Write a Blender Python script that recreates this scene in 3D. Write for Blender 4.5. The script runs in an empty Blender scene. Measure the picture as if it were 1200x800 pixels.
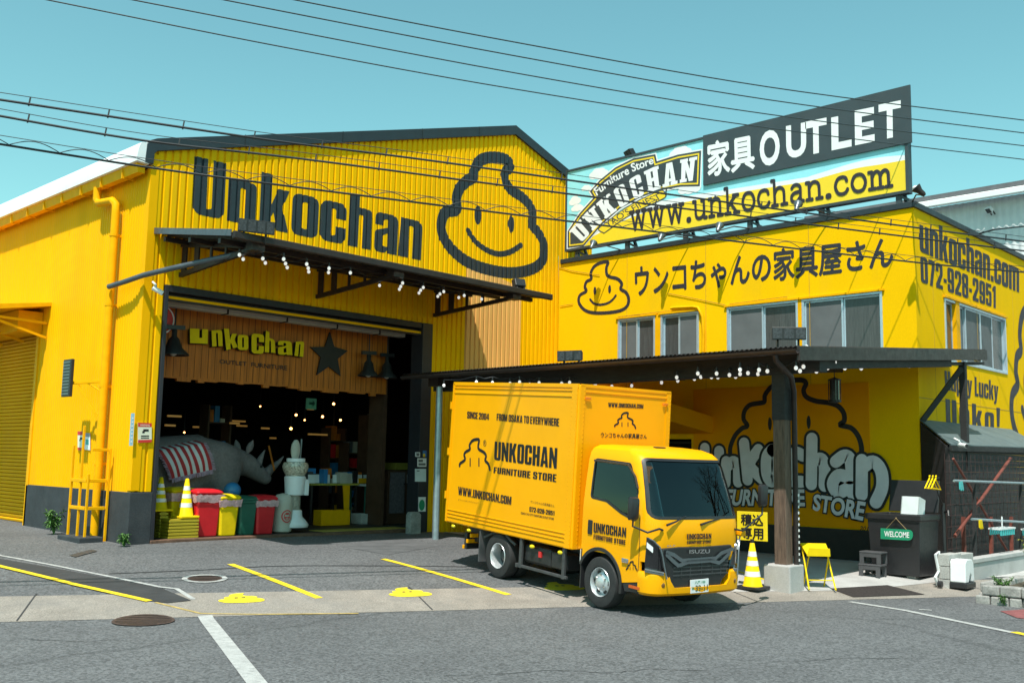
import bpy, bmesh, math, random
from math import sin, cos, pi, radians, tanh, atan2, hypot, sqrt
from mathutils import Vector, Matrix
from mathutils.geometry import tessellate_polygon
random.seed(7)
SC = bpy.context.scene
COL = SC.collection

# ------------------------------------------------------------------ camera
# world axes: X along the warehouse front, Y along the office front, Z up (metres, street = 0)
FPX, PITCH, ROLL, YAW, CAMH = 1171.15, radians(6.874), radians(1.126), radians(43.917), 1.9
_a = Vector((sin(YAW), cos(YAW), 0)); _b = Vector((-cos(YAW), sin(YAW), 0))
_fw = Vector((0, cos(PITCH), sin(PITCH))); _up = Vector((0, -sin(PITCH), cos(PITCH))); _r = Vector((1, 0, 0))
_R = _r * cos(ROLL) + _up * sin(ROLL); _U = _up * cos(ROLL) - _r * sin(ROLL)
def w3(d): return Vector((d.dot(_a), d.dot(_b), d.z))
CR, CU, CF = w3(_R), w3(_U), w3(_fw)
CAM = Vector((0, 0, CAMH))
cam_d = bpy.data.cameras.new('camera'); cam = bpy.data.objects.new('camera', cam_d); COL.objects.link(cam)
cam.matrix_world = Matrix(((CR.x, CU.x, -CF.x, 0), (CR.y, CU.y, -CF.y, 0), (CR.z, CU.z, -CF.z, CAMH), (0, 0, 0, 1)))
cam_d.sensor_width = 36.0; cam_d.sensor_fit = 'HORIZONTAL'; cam_d.lens = FPX / 1200 * 36
cam_d.clip_start = 0.1; cam_d.clip_end = 3000
SC.camera = cam

# ------------------------------------------------------------------ sky and sun
SUN_TRAVEL = Vector((1.0, 0.57, -2.2)).normalized()
_to = -SUN_TRAVEL
w = bpy.data.worlds.new('World'); SC.world = w; w.use_nodes = True
nt = w.node_tree; nt.nodes.clear()
sky = nt.nodes.new('ShaderNodeTexSky'); sky.sky_type = 'NISHITA'; sky.sun_disc = False
sky.sun_elevation = math.asin(_to.z); sky.sun_rotation = atan2(_to.x, _to.y)
sky.air_density = 1.0; sky.dust_density = 0.6; sky.ozone_density = 1.0
gr = nt.nodes.new('ShaderNodeMix'); gr.data_type = 'RGBA'; gr.blend_type = 'MULTIPLY'; gr.inputs[0].default_value = 1.0
gr.inputs[7].default_value = (1.0, 1.58, 1.13, 1)
bg = nt.nodes.new('ShaderNodeBackground'); bg.inputs[1].default_value = 0.115
wo = nt.nodes.new('ShaderNodeOutputWorld')
nt.links.new(sky.outputs[0], gr.inputs[6]); nt.links.new(gr.outputs[2], bg.inputs[0]); nt.links.new(bg.outputs[0], wo.inputs[0])
sd = bpy.data.lights.new('sun', 'SUN'); sd.energy = 4.6; sd.angle = radians(0.53); sd.color = (1.0, 0.955, 0.88)
so = bpy.data.objects.new('sun', sd); COL.objects.link(so); so.location = (-30, -15, 60)
so.rotation_euler = SUN_TRAVEL.to_track_quat('-Z', 'Y').to_euler()
vs = SC.view_settings; vs.view_transform = 'Standard'; vs.look = 'None'; vs.exposure = 0.40; vs.gamma = 1.0; vs.use_curve_mapping = False
SC.cycles.max_bounces = 8; SC.cycles.transparent_max_bounces = 16

# ------------------------------------------------------------------ survey: where a sight line meets a wall or the ground
def sight(px, py): return CF + CR * ((px - 600) / FPX) - CU * ((py - 400) / FPX)
def onz(p, z): d = sight(*p); return CAM + d * ((z - CAMH) / d.z)
def onv(p, v): d = sight(*p); return CAM + d * (v / d.y)
def onu(p, u): d = sight(*p); return CAM + d * (u / d.x)
def atd(p, t): return CAM + sight(*p) * t
def lerp(x, xs, ys):
    if x <= xs[0]: return ys[0]
    for i in range(1, len(xs)):
        if x <= xs[i]: t = (x - xs[i-1]) / (xs[i] - xs[i-1]); return ys[i-1] + (ys[i] - ys[i-1]) * t
    return ys[-1]
def gz(u, v):
    s = .476 * (u - 4.86) + .879 * (v - 13.51)
    c = lerp(u, (9, 15, 19), (.45, .34, .09))
    return c * tanh(.078 * max(0, s + 1.65) / c)
def ong(p, dz=0.0):
    z = 0
    for _ in range(60): q = onz(p, z); z = .5 * z + .5 * (gz(q.x, q.y) + dz)
    return onz(p, z)
def ZM(ox, oy, s): return lambda x, y: (ox + x / s, oy + y / s)      # reading of an enlarged crop

# ------------------------------------------------------------------ materials
def lin(c): return c / 12.92 if c <= .04045 else ((c + .055) / 1.055) ** 2.4
def hexc(h): return tuple(lin(int(h[i:i+2], 16) / 255) for i in (0, 2, 4))
MATS = {}
def mat(name, col, rough=.6, metal=0., var=.10, scale=3., fine=0., fscale=120., bump=0., bscale=60., coat=0., spec=.5, emit=None, es=0., dirt=None, stretch=None):
    if name in MATS: return MATS[name]
    m = bpy.data.materials.new(name); MATS[name] = m; m.use_nodes = True
    n = m.node_tree; L = n.links; b = n.nodes['Principled BSDF']
    b.inputs['Roughness'].default_value = rough; b.inputs['Metallic'].default_value = metal
    b.inputs['Coat Weight'].default_value = coat; b.inputs['Coat Roughness'].default_value = .06
    b.inputs['Specular IOR Level'].default_value = spec
    tc = n.nodes.new('ShaderNodeTexCoord'); src = tc.outputs['Object']
    if stretch:
        mp = n.nodes.new('ShaderNodeMapping'); mp.inputs['Scale'].default_value = stretch; L.new(src, mp.inputs[0]); src = mp.outputs[0]
    def noise(sc, det=5):
        t = n.nodes.new('ShaderNodeTexNoise'); t.inputs['Scale'].default_value = sc; t.inputs['Detail'].default_value = det; t.inputs['Roughness'].default_value = .62
        L.new(src, t.inputs['Vector']); return t
    def ramp(f, lo, hi, p0=.3, p1=.7):
        r = n.nodes.new('ShaderNodeMapRange'); r.inputs[1].default_value = p0; r.inputs[2].default_value = p1; r.inputs[3].default_value = lo; r.inputs[4].default_value = hi
        L.new(f, r.inputs[0]); return r.outputs[0]
    def mul(cs, f):
        x = n.nodes.new('ShaderNodeMix'); x.data_type = 'RGBA'; x.blend_type = 'MULTIPLY'; x.inputs[0].default_value = 1
        L.new(cs, x.inputs[6]); L.new(f, x.inputs[7]); return x.outputs[2]
    rgb = n.nodes.new('ShaderNodeRGB'); rgb.outputs[0].default_value = (*col, 1); c = rgb.outputs[0]
    t1 = noise(scale); c = mul(c, ramp(t1.outputs[0], 1 - var, 1 + var))
    if fine: c = mul(c, ramp(noise(fscale, 3).outputs[0], 1 - fine, 1 + fine))
    if dirt:
        x = n.nodes.new('ShaderNodeMix'); x.data_type = 'RGBA'
        L.new(ramp(noise(dirt[1], 8).outputs[0], 0, dirt[2], .5, .75), x.inputs[0]); L.new(c, x.inputs[6]); x.inputs[7].default_value = (*dirt[0], 1); c = x.outputs[2]
    L.new(c, b.inputs['Base Color'])
    if name.startswith('yellow_'): b.inputs['Specular IOR Level'].default_value = .04
    L.new(ramp(noise(scale * 2.3).outputs[0], max(.03, rough - .08), min(1, rough + .08)), b.inputs['Roughness'])
    if bump:
        bp = n.nodes.new('ShaderNodeBump'); bp.inputs['Strength'].default_value = bump; bp.inputs['Distance'].default_value = .01
        L.new(noise(bscale, 4).outputs[0], bp.inputs['Height']); L.new(bp.outputs[0], b.inputs['Normal'])
    if emit: b.inputs['Emission Color'].default_value = (*emit, 1); b.inputs['Emission Strength'].default_value = es
    return m

Y_FRONT = mat('yellow_front_sheet', (.92, .49, .002), .5, var=.07, scale=1.2, fine=.03, fscale=30, dirt=((.48, .27, .02), 1.3, .32), stretch=(1, 1, .25))
Y_SIDE = mat('yellow_side_sheet', (.91, .445, .002), .5, var=.07, scale=1.0, dirt=((.5, .26, .02), 1.1, .28), stretch=(1, 1, .25))
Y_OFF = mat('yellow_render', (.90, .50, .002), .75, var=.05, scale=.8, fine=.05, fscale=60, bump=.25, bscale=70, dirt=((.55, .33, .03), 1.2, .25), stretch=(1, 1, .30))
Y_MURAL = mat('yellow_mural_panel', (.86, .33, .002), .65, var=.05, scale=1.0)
Y_PIPE = mat('yellow_pipe_paint', (.84, .40, .004), .45, var=.08, scale=5)
Y_PRIMER = mat('faded_primer_patch', (.80, .42, .11), .6, var=.10, scale=1.5, stretch=(1, 1, .2))
Y_TRUCK = mat('truck_yellow_paint', (.91, .385, .001), .40, var=.04, scale=1.5, coat=.16, spec=.12)
Y_LINE = mat('yellow_road_paint', (.78, .55, .03), .75, var=.14, scale=6, fine=.15, fscale=90, dirt=((.16, .15, .12), 14, .6))
Y_PLASTIC = mat('yellow_plastic', (.80, .56, .01), .45, var=.08, scale=6)
DARKNAVY = mat('dark_slate_paint', (.018, .028, .036), .5, var=.15, scale=3)
LETTER = mat('sign_charcoal', (.022, .020, .028), .6, var=.15, scale=4)
BASEGREY = mat('dark_grey_plinth', (.030, .036, .042), .8, var=.25, scale=2.5, bump=.3, bscale=30, fine=.15, fscale=40, dirt=((.10, .10, .10), 3, .25))
BLACK = mat('black_paint', (.010, .010, .011), .5, var=.25, scale=4)
BLACKWOOD = mat('black_stained_wood', (.020, .019, .019), .7, var=.35, scale=5, stretch=(1, 1, 4))
STEELDK = mat('dark_bronze_steel', (.035, .026, .024), .5, metal=.3, var=.25, scale=6)
STEELGY = mat('slate_grey_steel', (.10, .115, .135), .45, metal=.4, var=.15, scale=5)
GALV = mat('galvanised_steel', (.34, .42, .46), .4, metal=.6, var=.15, scale=9)
ALU = mat('pale_aluminium', (.50, .58, .65), .4, metal=.5, var=.06, scale=6)
WHITE = mat('white_paint', (.80, .80, .79), .5, var=.05, scale=4)
WHITEP = mat('white_plastic', (.78, .79, .80), .35, var=.05, scale=5)
CREAM = mat('cream_plastic', (.50, .47, .40), .5, var=.07, scale=5)
WHITELINE = mat('white_road_paint', (.40, .40, .39), .85, var=.16, scale=5, fine=.22, fscale=90, dirt=((.13, .13, .13), 9, .75))
ROOFWHITE = mat('white_roof_metal', (.82, .84, .86), .45, var=.04)
CONC = mat('concrete', (.42, .41, .40), .85, var=.14, scale=1.6, fine=.12, fscale=70, bump=.3, dirt=((.25, .24, .22), 2.2, .4))
CONCBLK = mat('concrete_block', (.42, .41, .39), .9, var=.18, scale=3, fine=.2, fscale=60, bump=.6, bscale=60)
BEIGE = mat('beige_gutter_concrete', (.26, .23, .20), .9, var=.20, scale=1.4, fine=.42, fscale=60, bump=.4, bscale=120, dirt=((.15, .145, .14), 1.3, .65))
RUST = mat('rusty_iron', (.085, .055, .045), .8, var=.35, scale=20, metal=.3, bump=.5, bscale=60)
REDRUST = mat('red_oxide_steel', (.17, .042, .028), .7, var=.3, scale=12)
RUBBER = mat('tyre_rubber', (.022, .022, .023), .75, var=.25, scale=9, bump=.3, bscale=80)
PLBLACK = mat('black_plastic', (.020, .020, .022), .42, var=.15, scale=8)
CHASSIS = mat('chassis_grey', (.05, .052, .055), .6, var=.3, scale=8)
CHROME = mat('bright_chrome', (.72, .73, .74), .18, metal=1., var=.05)
SATIN = mat('satin_grey_trim', (.16, .18, .20), .35, metal=.6, var=.05)
RIM = mat('silver_wheel_paint', (.62, .64, .66), .35, metal=.6, var=.08, scale=8)
RED = mat('red_plastic', (.62, .014, .022), .4, var=.08, scale=5)
GREEN = mat('dark_green_plastic', (.015, .11, .075), .4, var=.1, scale=5)
BLUE = mat('blue_plastic', (.03, .20, .45), .4, var=.08)
BAG = mat('clear_bag_plastic', (.62, .40, .42), .3, var=.25, scale=18, bump=.8, bscale=25)
WOODP = mat('orange_wood_boards', (.50, .14, .008), .6, var=.28, scale=4, stretch=(6, 6, .4))
WOODPOST = mat('weathered_post_wood', (.13, .085, .06), .85, var=.45, scale=5, stretch=(5, 5, .6), bump=.6, bscale=30)
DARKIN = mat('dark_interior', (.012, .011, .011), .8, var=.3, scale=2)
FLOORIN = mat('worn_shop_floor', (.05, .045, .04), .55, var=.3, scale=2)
RHINO = mat('grey_rhino_hide', (.215, .185, .185), .75, var=.2, scale=4, bump=1.0, bscale=12, fine=.15, fscale=25)
GLASSDK = mat('dark_window_glass', (.035, .045, .052), .08, var=.1, coat=.3)
SCREEN = mat('grey_window_screen', (.125, .13, .135), .6, var=.12, scale=2, fine=.06, fscale=200, spec=.25)
BLIND = mat('grey_blind_glass', (.07, .07, .07), .25, var=.4, scale=14, coat=.15, spec=.35, stretch=(6, 6, .15))
BILL_SKY = mat('billboard_aqua', (.30, .72, .80), .5, var=.05, scale=2)
BILL_W = mat('billboard_white', (.80, .81, .82), .5, var=.04, scale=2)
BILL_Y = mat('billboard_lemon', (.88, .62, .02), .5, var=.03, scale=2)
PANELDK = mat('billboard_slate', (.040, .052, .060), .45, var=.12, scale=2)
SILVER = mat('graffiti_silver', (.78, .75, .80), .55, var=.08, scale=3)
GREYSHEET = mat('grey_far_sheet', (.66, .66, .67), .6, var=.06)
GREYDK = mat('dark_far_roof', (.11, .11, .12), .7, var=.15)
LEAF = mat('leaf_green', (.07, .17, .03), .6, var=.4, scale=9)
LEAF_Y = mat('leaf_yellow_green', (.30, .28, .03), .6, var=.35, scale=9)
STONE = mat('planter_stone', (.30, .29, .275), .9, var=.3, scale=6, bump=1., bscale=18, fine=.2, fscale=50)
SIGNGREEN = mat('sign_green', (.012, .26, .13), .5, var=.06)
CYAN = mat('aqua_plastic', (.06, .45, .46), .4, var=.06)
AMBER = mat('amber_lens', (.75, .20, .01), .2, var=.05)
YLENS = mat('yellow_lens', (.80, .62, .02), .15, var=.05, coat=.5)
BULB = mat('frosted_bulb', (.88, .88, .86), .12, var=.02, emit=(1, .98, .93), es=.45)
CABLE = mat('cable_black', (.018, .022, .026), .6, var=.2)
SHUT = mat('yellow_shutter_slats', (.82, .39, .006), .5, var=.06, scale=1)
CUSH_R = mat('red_stripe_cloth', (.42, .035, .04), .85, var=.1, scale=12)
CUSH_W = mat('pale_stripe_cloth', (.66, .70, .72), .85, var=.06, scale=12)
SIGN_R = mat('sign_red', (.62, .03, .03), .5, var=.05)
SIGN_C = mat('sign_cream', (.76, .75, .60), .5, var=.05)
STENCIL = mat('road_stencil_yellow', (.80, .62, .02), .75, var=.10, scale=8, fine=.1, fscale=90)
PATCH = mat('fresh_dark_asphalt', (.035, .036, .038), .85, var=.25, scale=3, fine=.3, fscale=160)
SEAT = mat('seat_fabric', (.05, .05, .055), .8, var=.15)
WARM = mat('warm_bulb', (.9, .5, .2), .4, emit=(1, .42, .12), es=7)
SLAT = mat('glowing_wood_slat', (.5, .3, .1), .4, emit=(1, .52, .12), es=.10)  # wood catching light: the warm light is put in as weak emission
EXITG = mat("exit_green", (.05, .30, .16), .4, emit=(.25, .8, .5), es=.03)
def glass_mat():
    m = bpy.data.materials.new('tinted_cab_glass'); m.use_nodes = True; n = m.node_tree; n.nodes.clear()
    o = n.nodes.new('ShaderNodeOutputMaterial'); mx = n.nodes.new('ShaderNodeMixShader'); g = n.nodes.new('ShaderNodeBsdfGlossy'); t = n.nodes.new('ShaderNodeBsdfTransparent'); fr = n.nodes.new('ShaderNodeFresnel')
    fr.inputs[0].default_value = 1.6; g.inputs['Roughness'].default_value = .015; g.inputs[0].default_value = (.85, .95, .95, 1); t.inputs[0].default_value = (.40, .47, .46, 1)
    ad = n.nodes.new('ShaderNodeMath'); ad.operation = 'MULTIPLY_ADD'; ad.inputs[1].default_value = 1.0; ad.inputs[2].default_value = .0; ad.use_clamp = True
    ns = n.nodes.new('ShaderNodeTexNoise'); ns.inputs['Scale'].default_value = 2.0; bp = n.nodes.new('ShaderNodeBump'); bp.inputs['Strength'].default_value = .03
    tc = n.nodes.new('ShaderNodeTexCoord'); n.links.new(tc.outputs['Object'], ns.inputs[0]); n.links.new(ns.outputs[0], bp.inputs['Height']); n.links.new(bp.outputs[0], g.inputs['Normal'])
    n.links.new(fr.outputs[0], ad.inputs[0]); n.links.new(ad.outputs[0], mx.inputs[0]); n.links.new(t.outputs[0], mx.inputs[1]); n.links.new(g.outputs[0], mx.inputs[2]); n.links.new(mx.outputs[0], o.inputs[0])
    return m
CABGLASS = glass_mat()
def asphalt():
    m = mat('asphalt', (.112, .114, .118), .88, var=.12, scale=.35, fine=.38, fscale=110, bump=.6, bscale=110, dirt=((.065, .065, .07), .55, .5))
    n = m.node_tree; b = n.nodes['Principled BSDF']; L = n.links
    src = b.inputs['Base Color'].links[0].from_socket
    tc = [x for x in n.nodes if x.type == 'TEX_COORD'][0]
    # pale stone chips in the wearing course
    vo = n.nodes.new('ShaderNodeTexVoronoi'); vo.inputs['Scale'].default_value = 42; L.new(tc.outputs['Object'], vo.inputs['Vector'])
    wn = n.nodes.new('ShaderNodeTexWhiteNoise'); L.new(vo.outputs['Position'], wn.inputs['Vector'])
    mr = n.nodes.new('ShaderNodeMapRange'); mr.inputs[1].default_value = .0; mr.inputs[2].default_value = 1; mr.inputs[3].default_value = .56; mr.inputs[4].default_value = 1.42; L.new(wn.outputs[0], mr.inputs[0])
    x = n.nodes.new('ShaderNodeMix'); x.data_type = 'RGBA'; x.blend_type = 'MULTIPLY'; x.inputs[0].default_value = 1; L.new(src, x.inputs[6]); L.new(mr.outputs[0], x.inputs[7])
    # hairline cracks
    vc = n.nodes.new('ShaderNodeTexVoronoi'); vc.feature = 'DISTANCE_TO_EDGE'; vc.inputs['Scale'].default_value = .10
    nz = n.nodes.new('ShaderNodeTexNoise'); nz.inputs['Scale'].default_value = 1.2; nz.inputs['Detail'].default_value = 6
    mv = n.nodes.new('ShaderNodeMix'); mv.data_type = 'RGBA'; mv.inputs[0].default_value = .3; L.new(tc.outputs['Object'], nz.inputs['Vector']); L.new(tc.outputs['Object'], mv.inputs[6]); L.new(nz.outputs['Color'], mv.inputs[7]); L.new(mv.outputs[2], vc.inputs['Vector'])
    mr2 = n.nodes.new('ShaderNodeMapRange'); mr2.inputs[1].default_value = .0; mr2.inputs[2].default_value = .004; mr2.inputs[3].default_value = .72; mr2.inputs[4].default_value = 1; L.new(vc.outputs[0], mr2.inputs[0])
    x2 = n.nodes.new('ShaderNodeMix'); x2.data_type = 'RGBA'; x2.blend_type = 'MULTIPLY'; x2.inputs[0].default_value = 1; L.new(x.outputs[2], x2.inputs[6]); L.new(mr2.outputs[0], x2.inputs[7])
    L.new(x2.outputs[2], b.inputs['Base Color']); return m
ASPHALT = asphalt()

# ------------------------------------------------------------------ mesh builder
def origin(o):
    p = Vector((0, 0, 0))
    while o is not None: p += o.location; o = o.parent
    return p
class MB:
    def __init__(s): s.v = []; s.f = []
    def add(s, vs, fs):
        k = len(s.v); s.v += [Vector(p) for p in vs]; s.f += [tuple(i + k for i in f) for f in fs]; return s
    def box(s, a, b):
        x0, x1 = sorted((a[0], b[0])); y0, y1 = sorted((a[1], b[1])); z0, z1 = sorted((a[2], b[2]))
        return s.add([(x0,y0,z0),(x1,y0,z0),(x1,y1,z0),(x0,y1,z0),(x0,y0,z1),(x1,y0,z1),(x1,y1,z1),(x0,y1,z1)],
                     [(0,3,2,1),(4,5,6,7),(0,1,5,4),(1,2,6,5),(2,3,7,6),(3,0,4,7)])
    def bar(s, p0, p1, wd, ht, up=(0, 0, 1)):
        p0, p1 = Vector(p0), Vector(p1); d = (p1 - p0).normalized(); u = Vector(up)
        sd = d.cross(u)
        if sd.length < 1e-4: sd = d.cross(Vector((1, 0, 0)))
        sd.normalize(); uu = sd.cross(d); a = sd * (wd / 2); b = uu * (ht / 2)
        return s.add([p0-a-b, p0+a-b, p0+a+b, p0-a+b, p1-a-b, p1+a-b, p1+a+b, p1-a+b], [(0,1,2,3),(7,6,5,4),(0,4,5,1),(1,5,6,2),(2,6,7,3),(3,7,4,0)])
    def prism(s, pts, vec):
        pts = [Vector(p) for p in pts]; vec = Vector(vec); n = len(pts)
        tr = tessellate_polygon([pts])
        return s.add(pts + [p + vec for p in pts], [tuple(t) for t in tr] + [tuple(i + n for i in reversed(t)) for t in tr] + [(i, (i+1) % n, (i+1) % n + n, i + n) for i in range(n)])
    def loft(s, rings, cap=True, close=True):
        k = len(s.v); n = len(rings[0])
        for r in rings: s.v += [Vector(p) for p in r]
        for i in range(len(rings) - 1):
            for j in range(n if close else n - 1):
                j2 = (j + 1) % n; s.f.append((k+i*n+j, k+i*n+j2, k+(i+1)*n+j2, k+(i+1)*n+j))
        if cap and close:
            s.f.append(tuple(k + j for j in reversed(range(n)))); m = len(rings) - 1; s.f.append(tuple(k + m*n + j for j in range(n)))
        return s
    def tube(s, pts, r, n=8, cap=True):
        pts = [Vector(p) for p in pts]; rings = []; prev = None
        for i, p in enumerate(pts):
            d = (pts[min(i+1, len(pts)-1)] - pts[max(i-1, 0)]).normalized()
            if prev is None: a = d.cross(Vector((0, 0, 1))); a = a if a.length > .05 else d.cross(Vector((1, 0, 0)))
            else: a = prev - d * prev.dot(d)
            a.normalize(); prev = a; b = d.cross(a); rr = r[i] if isinstance(r, (list, tuple)) else r
            rings.append([p + a * (cos(2*pi*j/n) * rr) + b * (sin(2*pi*j/n) * rr) for j in range(n)])
        return s.loft(rings, cap)
    def cyl(s, p0, p1, r0, r1=None, n=16): return s.tube([p0, p1], [r0, r0 if r1 is None else r1], n)
    def lathe(s, prof, c, ax=(0, 0, 1), n=20, cap=True):
        c = Vector(c); ax = Vector(ax).normalized(); a = ax.cross(Vector((0, 0, 1))); a = a.normalized() if a.length > .05 else Vector((1, 0, 0)); b = ax.cross(a)
        return s.loft([[c + ax * h + (a * cos(2*pi*j/n) + b * sin(2*pi*j/n)) * max(r, 1e-4) for j in range(n)] for r, h in prof], cap)
    def ball(s, c, r, n=10, m=7):
        if not isinstance(r, (tuple, list)): r = (r, r, r)
        return s.loft([[Vector(c) + Vector((r[0]*sin(pi*(i+.02)/(m+.04))*cos(2*pi*j/n), r[1]*sin(pi*(i+.02)/(m+.04))*sin(2*pi*j/n), -r[2]*cos(pi*(i+.02)/(m+.04)))) for j in range(n)] for i in range(m + 1)])
    def build(s, name, m, parent=None, smooth=None, bevel=0., local=False, fix=True):
        me = bpy.data.meshes.new(name); o = bpy.data.objects.new(name, me)
        if parent is not None: o.parent = parent; org = Vector((0, 0, 0)) if local else origin(parent)
        elif local: org = Vector((0, 0, 0))
        else:
            xs = [p.x for p in s.v]; ys = [p.y for p in s.v]
            org = Vector(((min(xs)+max(xs))/2, (min(ys)+max(ys))/2, min(p.z for p in s.v))); o.location = org
        me.from_pydata([p - org for p in s.v], [], s.f); me.materials.append(m)
        if fix:
            bm = bmesh.new(); bm.from_mesh(me); bmesh.ops.recalc_face_normals(bm, faces=bm.faces); bm.to_mesh(me); bm.free()
        COL.objects.link(o)
        if smooth:
            me.polygons.foreach_set('use_smooth', [True] * len(me.polygons)); me.set_sharp_from_angle(angle=radians(smooth))
        if bevel:
            bv = o.modifiers.new('edge', 'BEVEL'); bv.width = bevel; bv.segments = 2; bv.limit_method = 'ANGLE'; bv.angle_limit = radians(40)
        return o
def tag(o, label=None, cat=None, group=None, kind=None):
    if label: o['label'] = label
    if cat: o['category'] = cat
    if group: o['group'] = group
    if kind: o['kind'] = kind
    return o
def thing(name, label, cat, loc=(0, 0, 0), group=None):
    o = bpy.data.objects.new(name, None); o.empty_display_size = .2; o.location = loc; COL.objects.link(o); return tag(o, label, cat, group)
def dup(o, loc=None, label=None, parent=None, rot=None):
    c = o.copy(); COL.objects.link(c)
    if parent is not None: c.parent = parent
    for ch in [x for x in bpy.data.objects if x.parent == o]: dup(ch, parent=c)
    if loc is not None: c.location = loc
    if rot is not None: c.rotation_euler = rot
    if label: c['label'] = label
    return c

# ------------------------------------------------------------------ flat shapes: (verts2, faces)
def merge2(parts):
    V, F = [], []
    for v, f in parts: k = len(V); V += v; F += [tuple(i + k for i in q) for q in f]
    return V, F
def poly2(outer, *holes):
    loops = [[Vector((p[0], p[1], 0)) for p in l] for l in (outer, *holes)]
    V = [(p.x, p.y) for l in loops for p in l]; return V, [tuple(t) for t in tessellate_polygon(loops)]
def fillet(pts, n=5):
    out = []; N = len(pts)
    for i, p in enumerate(pts):
        r = p[2] if len(p) > 2 else 0
        P = Vector(p[:2])
        if r <= 0: out.append((P.x, P.y)); continue
        A = Vector(pts[i-1][:2]) - P; B = Vector(pts[(i+1) % N][:2]) - P; la, lb = A.length, B.length; A.normalize(); B.normalize()
        ang = A.angle(B); d = min(r / math.tan(ang / 2), la * .49, lb * .49)
        for k in range(n + 1):
            t = k / n; q = (P + A * d) * (1-t)**2 + P * 2*t*(1-t) + (P + B * d) * t*t; out.append((q.x, q.y))
    return out
def smooth2(pts, closed=False, n=6):
    out = []; N = len(pts); g = lambda i: Vector(pts[i % N][:2]) if closed else Vector(pts[max(0, min(N-1, i))][:2])
    for i in range(N if closed else N - 1):
        p0, p1, p2, p3 = g(i-1), g(i), g(i+1), g(i+2)
        for k in range(n):
            t = k / n; q = .5 * ((2*p1) + (p2-p0)*t + (2*p0-5*p1+4*p2-p3)*t*t + (3*p1-p0-3*p2+p3)*t**3); out.append((q.x, q.y))
    if not closed: out.append(tuple(pts[-1][:2]))
    return out
def ribbon2(pts, wd, closed=False, caps=True):
    P = [Vector(p) for p in pts]; N = len(P); Lf, Rt = [], []
    for i in range(N):
        a = P[i-1] if (closed or i > 0) else P[i]; b = P[(i+1) % N] if (closed or i < N-1) else P[i]
        d = (b - a); d = d.normalized() if d.length > 1e-9 else Vector((1, 0)); nrm = Vector((-d.y, d.x)); w_ = wd[i] if isinstance(wd, list) else wd
        Lf.append(P[i] + nrm * w_/2); Rt.append(P[i] - nrm * w_/2)
    V = [tuple(p) for p in Lf] + [tuple(p) for p in Rt]; F = [(i, N+i, N+(i+1) % N, (i+1) % N) for i in range(N if closed else N-1)]
    if caps and not closed:
        for e, (i, j) in ((0, (0, 1)), (1, (N-1, N-2))):
            d = (P[i] - P[j]).normalized(); nr = Vector((-d.y, d.x)); w_ = (wd[i] if isinstance(wd, list) else wd) / 2
            k = len(V); V += [tuple(P[i] + nr * w_ * cos(pi*t/8) + d * w_ * sin(pi*t/8)) for t in range(9)]; F.append(tuple(range(k, k + 9)))
    return V, F
def ell2(c, rx, ry, n=20): return poly2([(c[0] + rx*cos(2*pi*i/n), c[1] + ry*sin(2*pi*i/n)) for i in range(n)])
def bbox2(m):
    xs = [p[0] for p in m[0]]; ys = [p[1] for p in m[0]]; return min(xs), min(ys), max(xs), max(ys)
_dgcache = {}
def text2(s, off=0., shear=0.):
    k = (s, off, shear)
    if k in _dgcache: return _dgcache[k]
    c = bpy.data.curves.new('t', 'FONT'); c.body = s; c.offset = off; c.shear = shear; c.resolution_u = 4
    o = bpy.data.objects.new('t', c); COL.objects.link(o)
    me = bpy.data.meshes.new_from_object(o.evaluated_get(bpy.context.evaluated_depsgraph_get()))
    r = [(v.co.x, v.co.y) for v in me.vertices], [tuple(p.vertices) for p in me.polygons]
    bpy.data.objects.remove(o); bpy.data.curves.remove(c); bpy.data.meshes.remove(me); _dgcache[k] = r; return r
# heavy condensed poster lettering
S_, C_, T_, RO, RI = .195, .085, .13, .15, .04
W_ = 2*S_ + C_; XH = .76
def ring_(w_, h, y0=0., t=T_): return [fillet([(0,y0,RO),(w_,y0,RO),(w_,h,RO),(0,h,RO)]), fillet([(S_,y0+t,RI),(S_,h-t,RI),(w_-S_,h-t,RI),(w_-S_,y0+t,RI)])]
def rot_(l, w_, h): return [[(w_-x, h-y) for x, y in p] for p in l]
def arch_n(h, asc=None):
    p = [(0,0),(S_,0),(S_,h-T_,RI),(S_+C_,h-T_,RI),(S_+C_,0),(W_,0),(W_,h,RO)]
    p += [(S_,h),(S_,asc),(0,asc)] if asc else [(0,h)]
    return [fillet(p)]
def cee(h): return [fillet([(W_,.60*h),(W_,h,RO),(0,h,RO),(0,0,RO),(W_,0,RO),(W_,.40*h),(S_+C_,.40*h),(S_+C_,T_,RI),(S_,T_,RI),(S_,h-T_,RI),(S_+C_,h-T_,RI),(S_+C_,.60*h)])]
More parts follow.
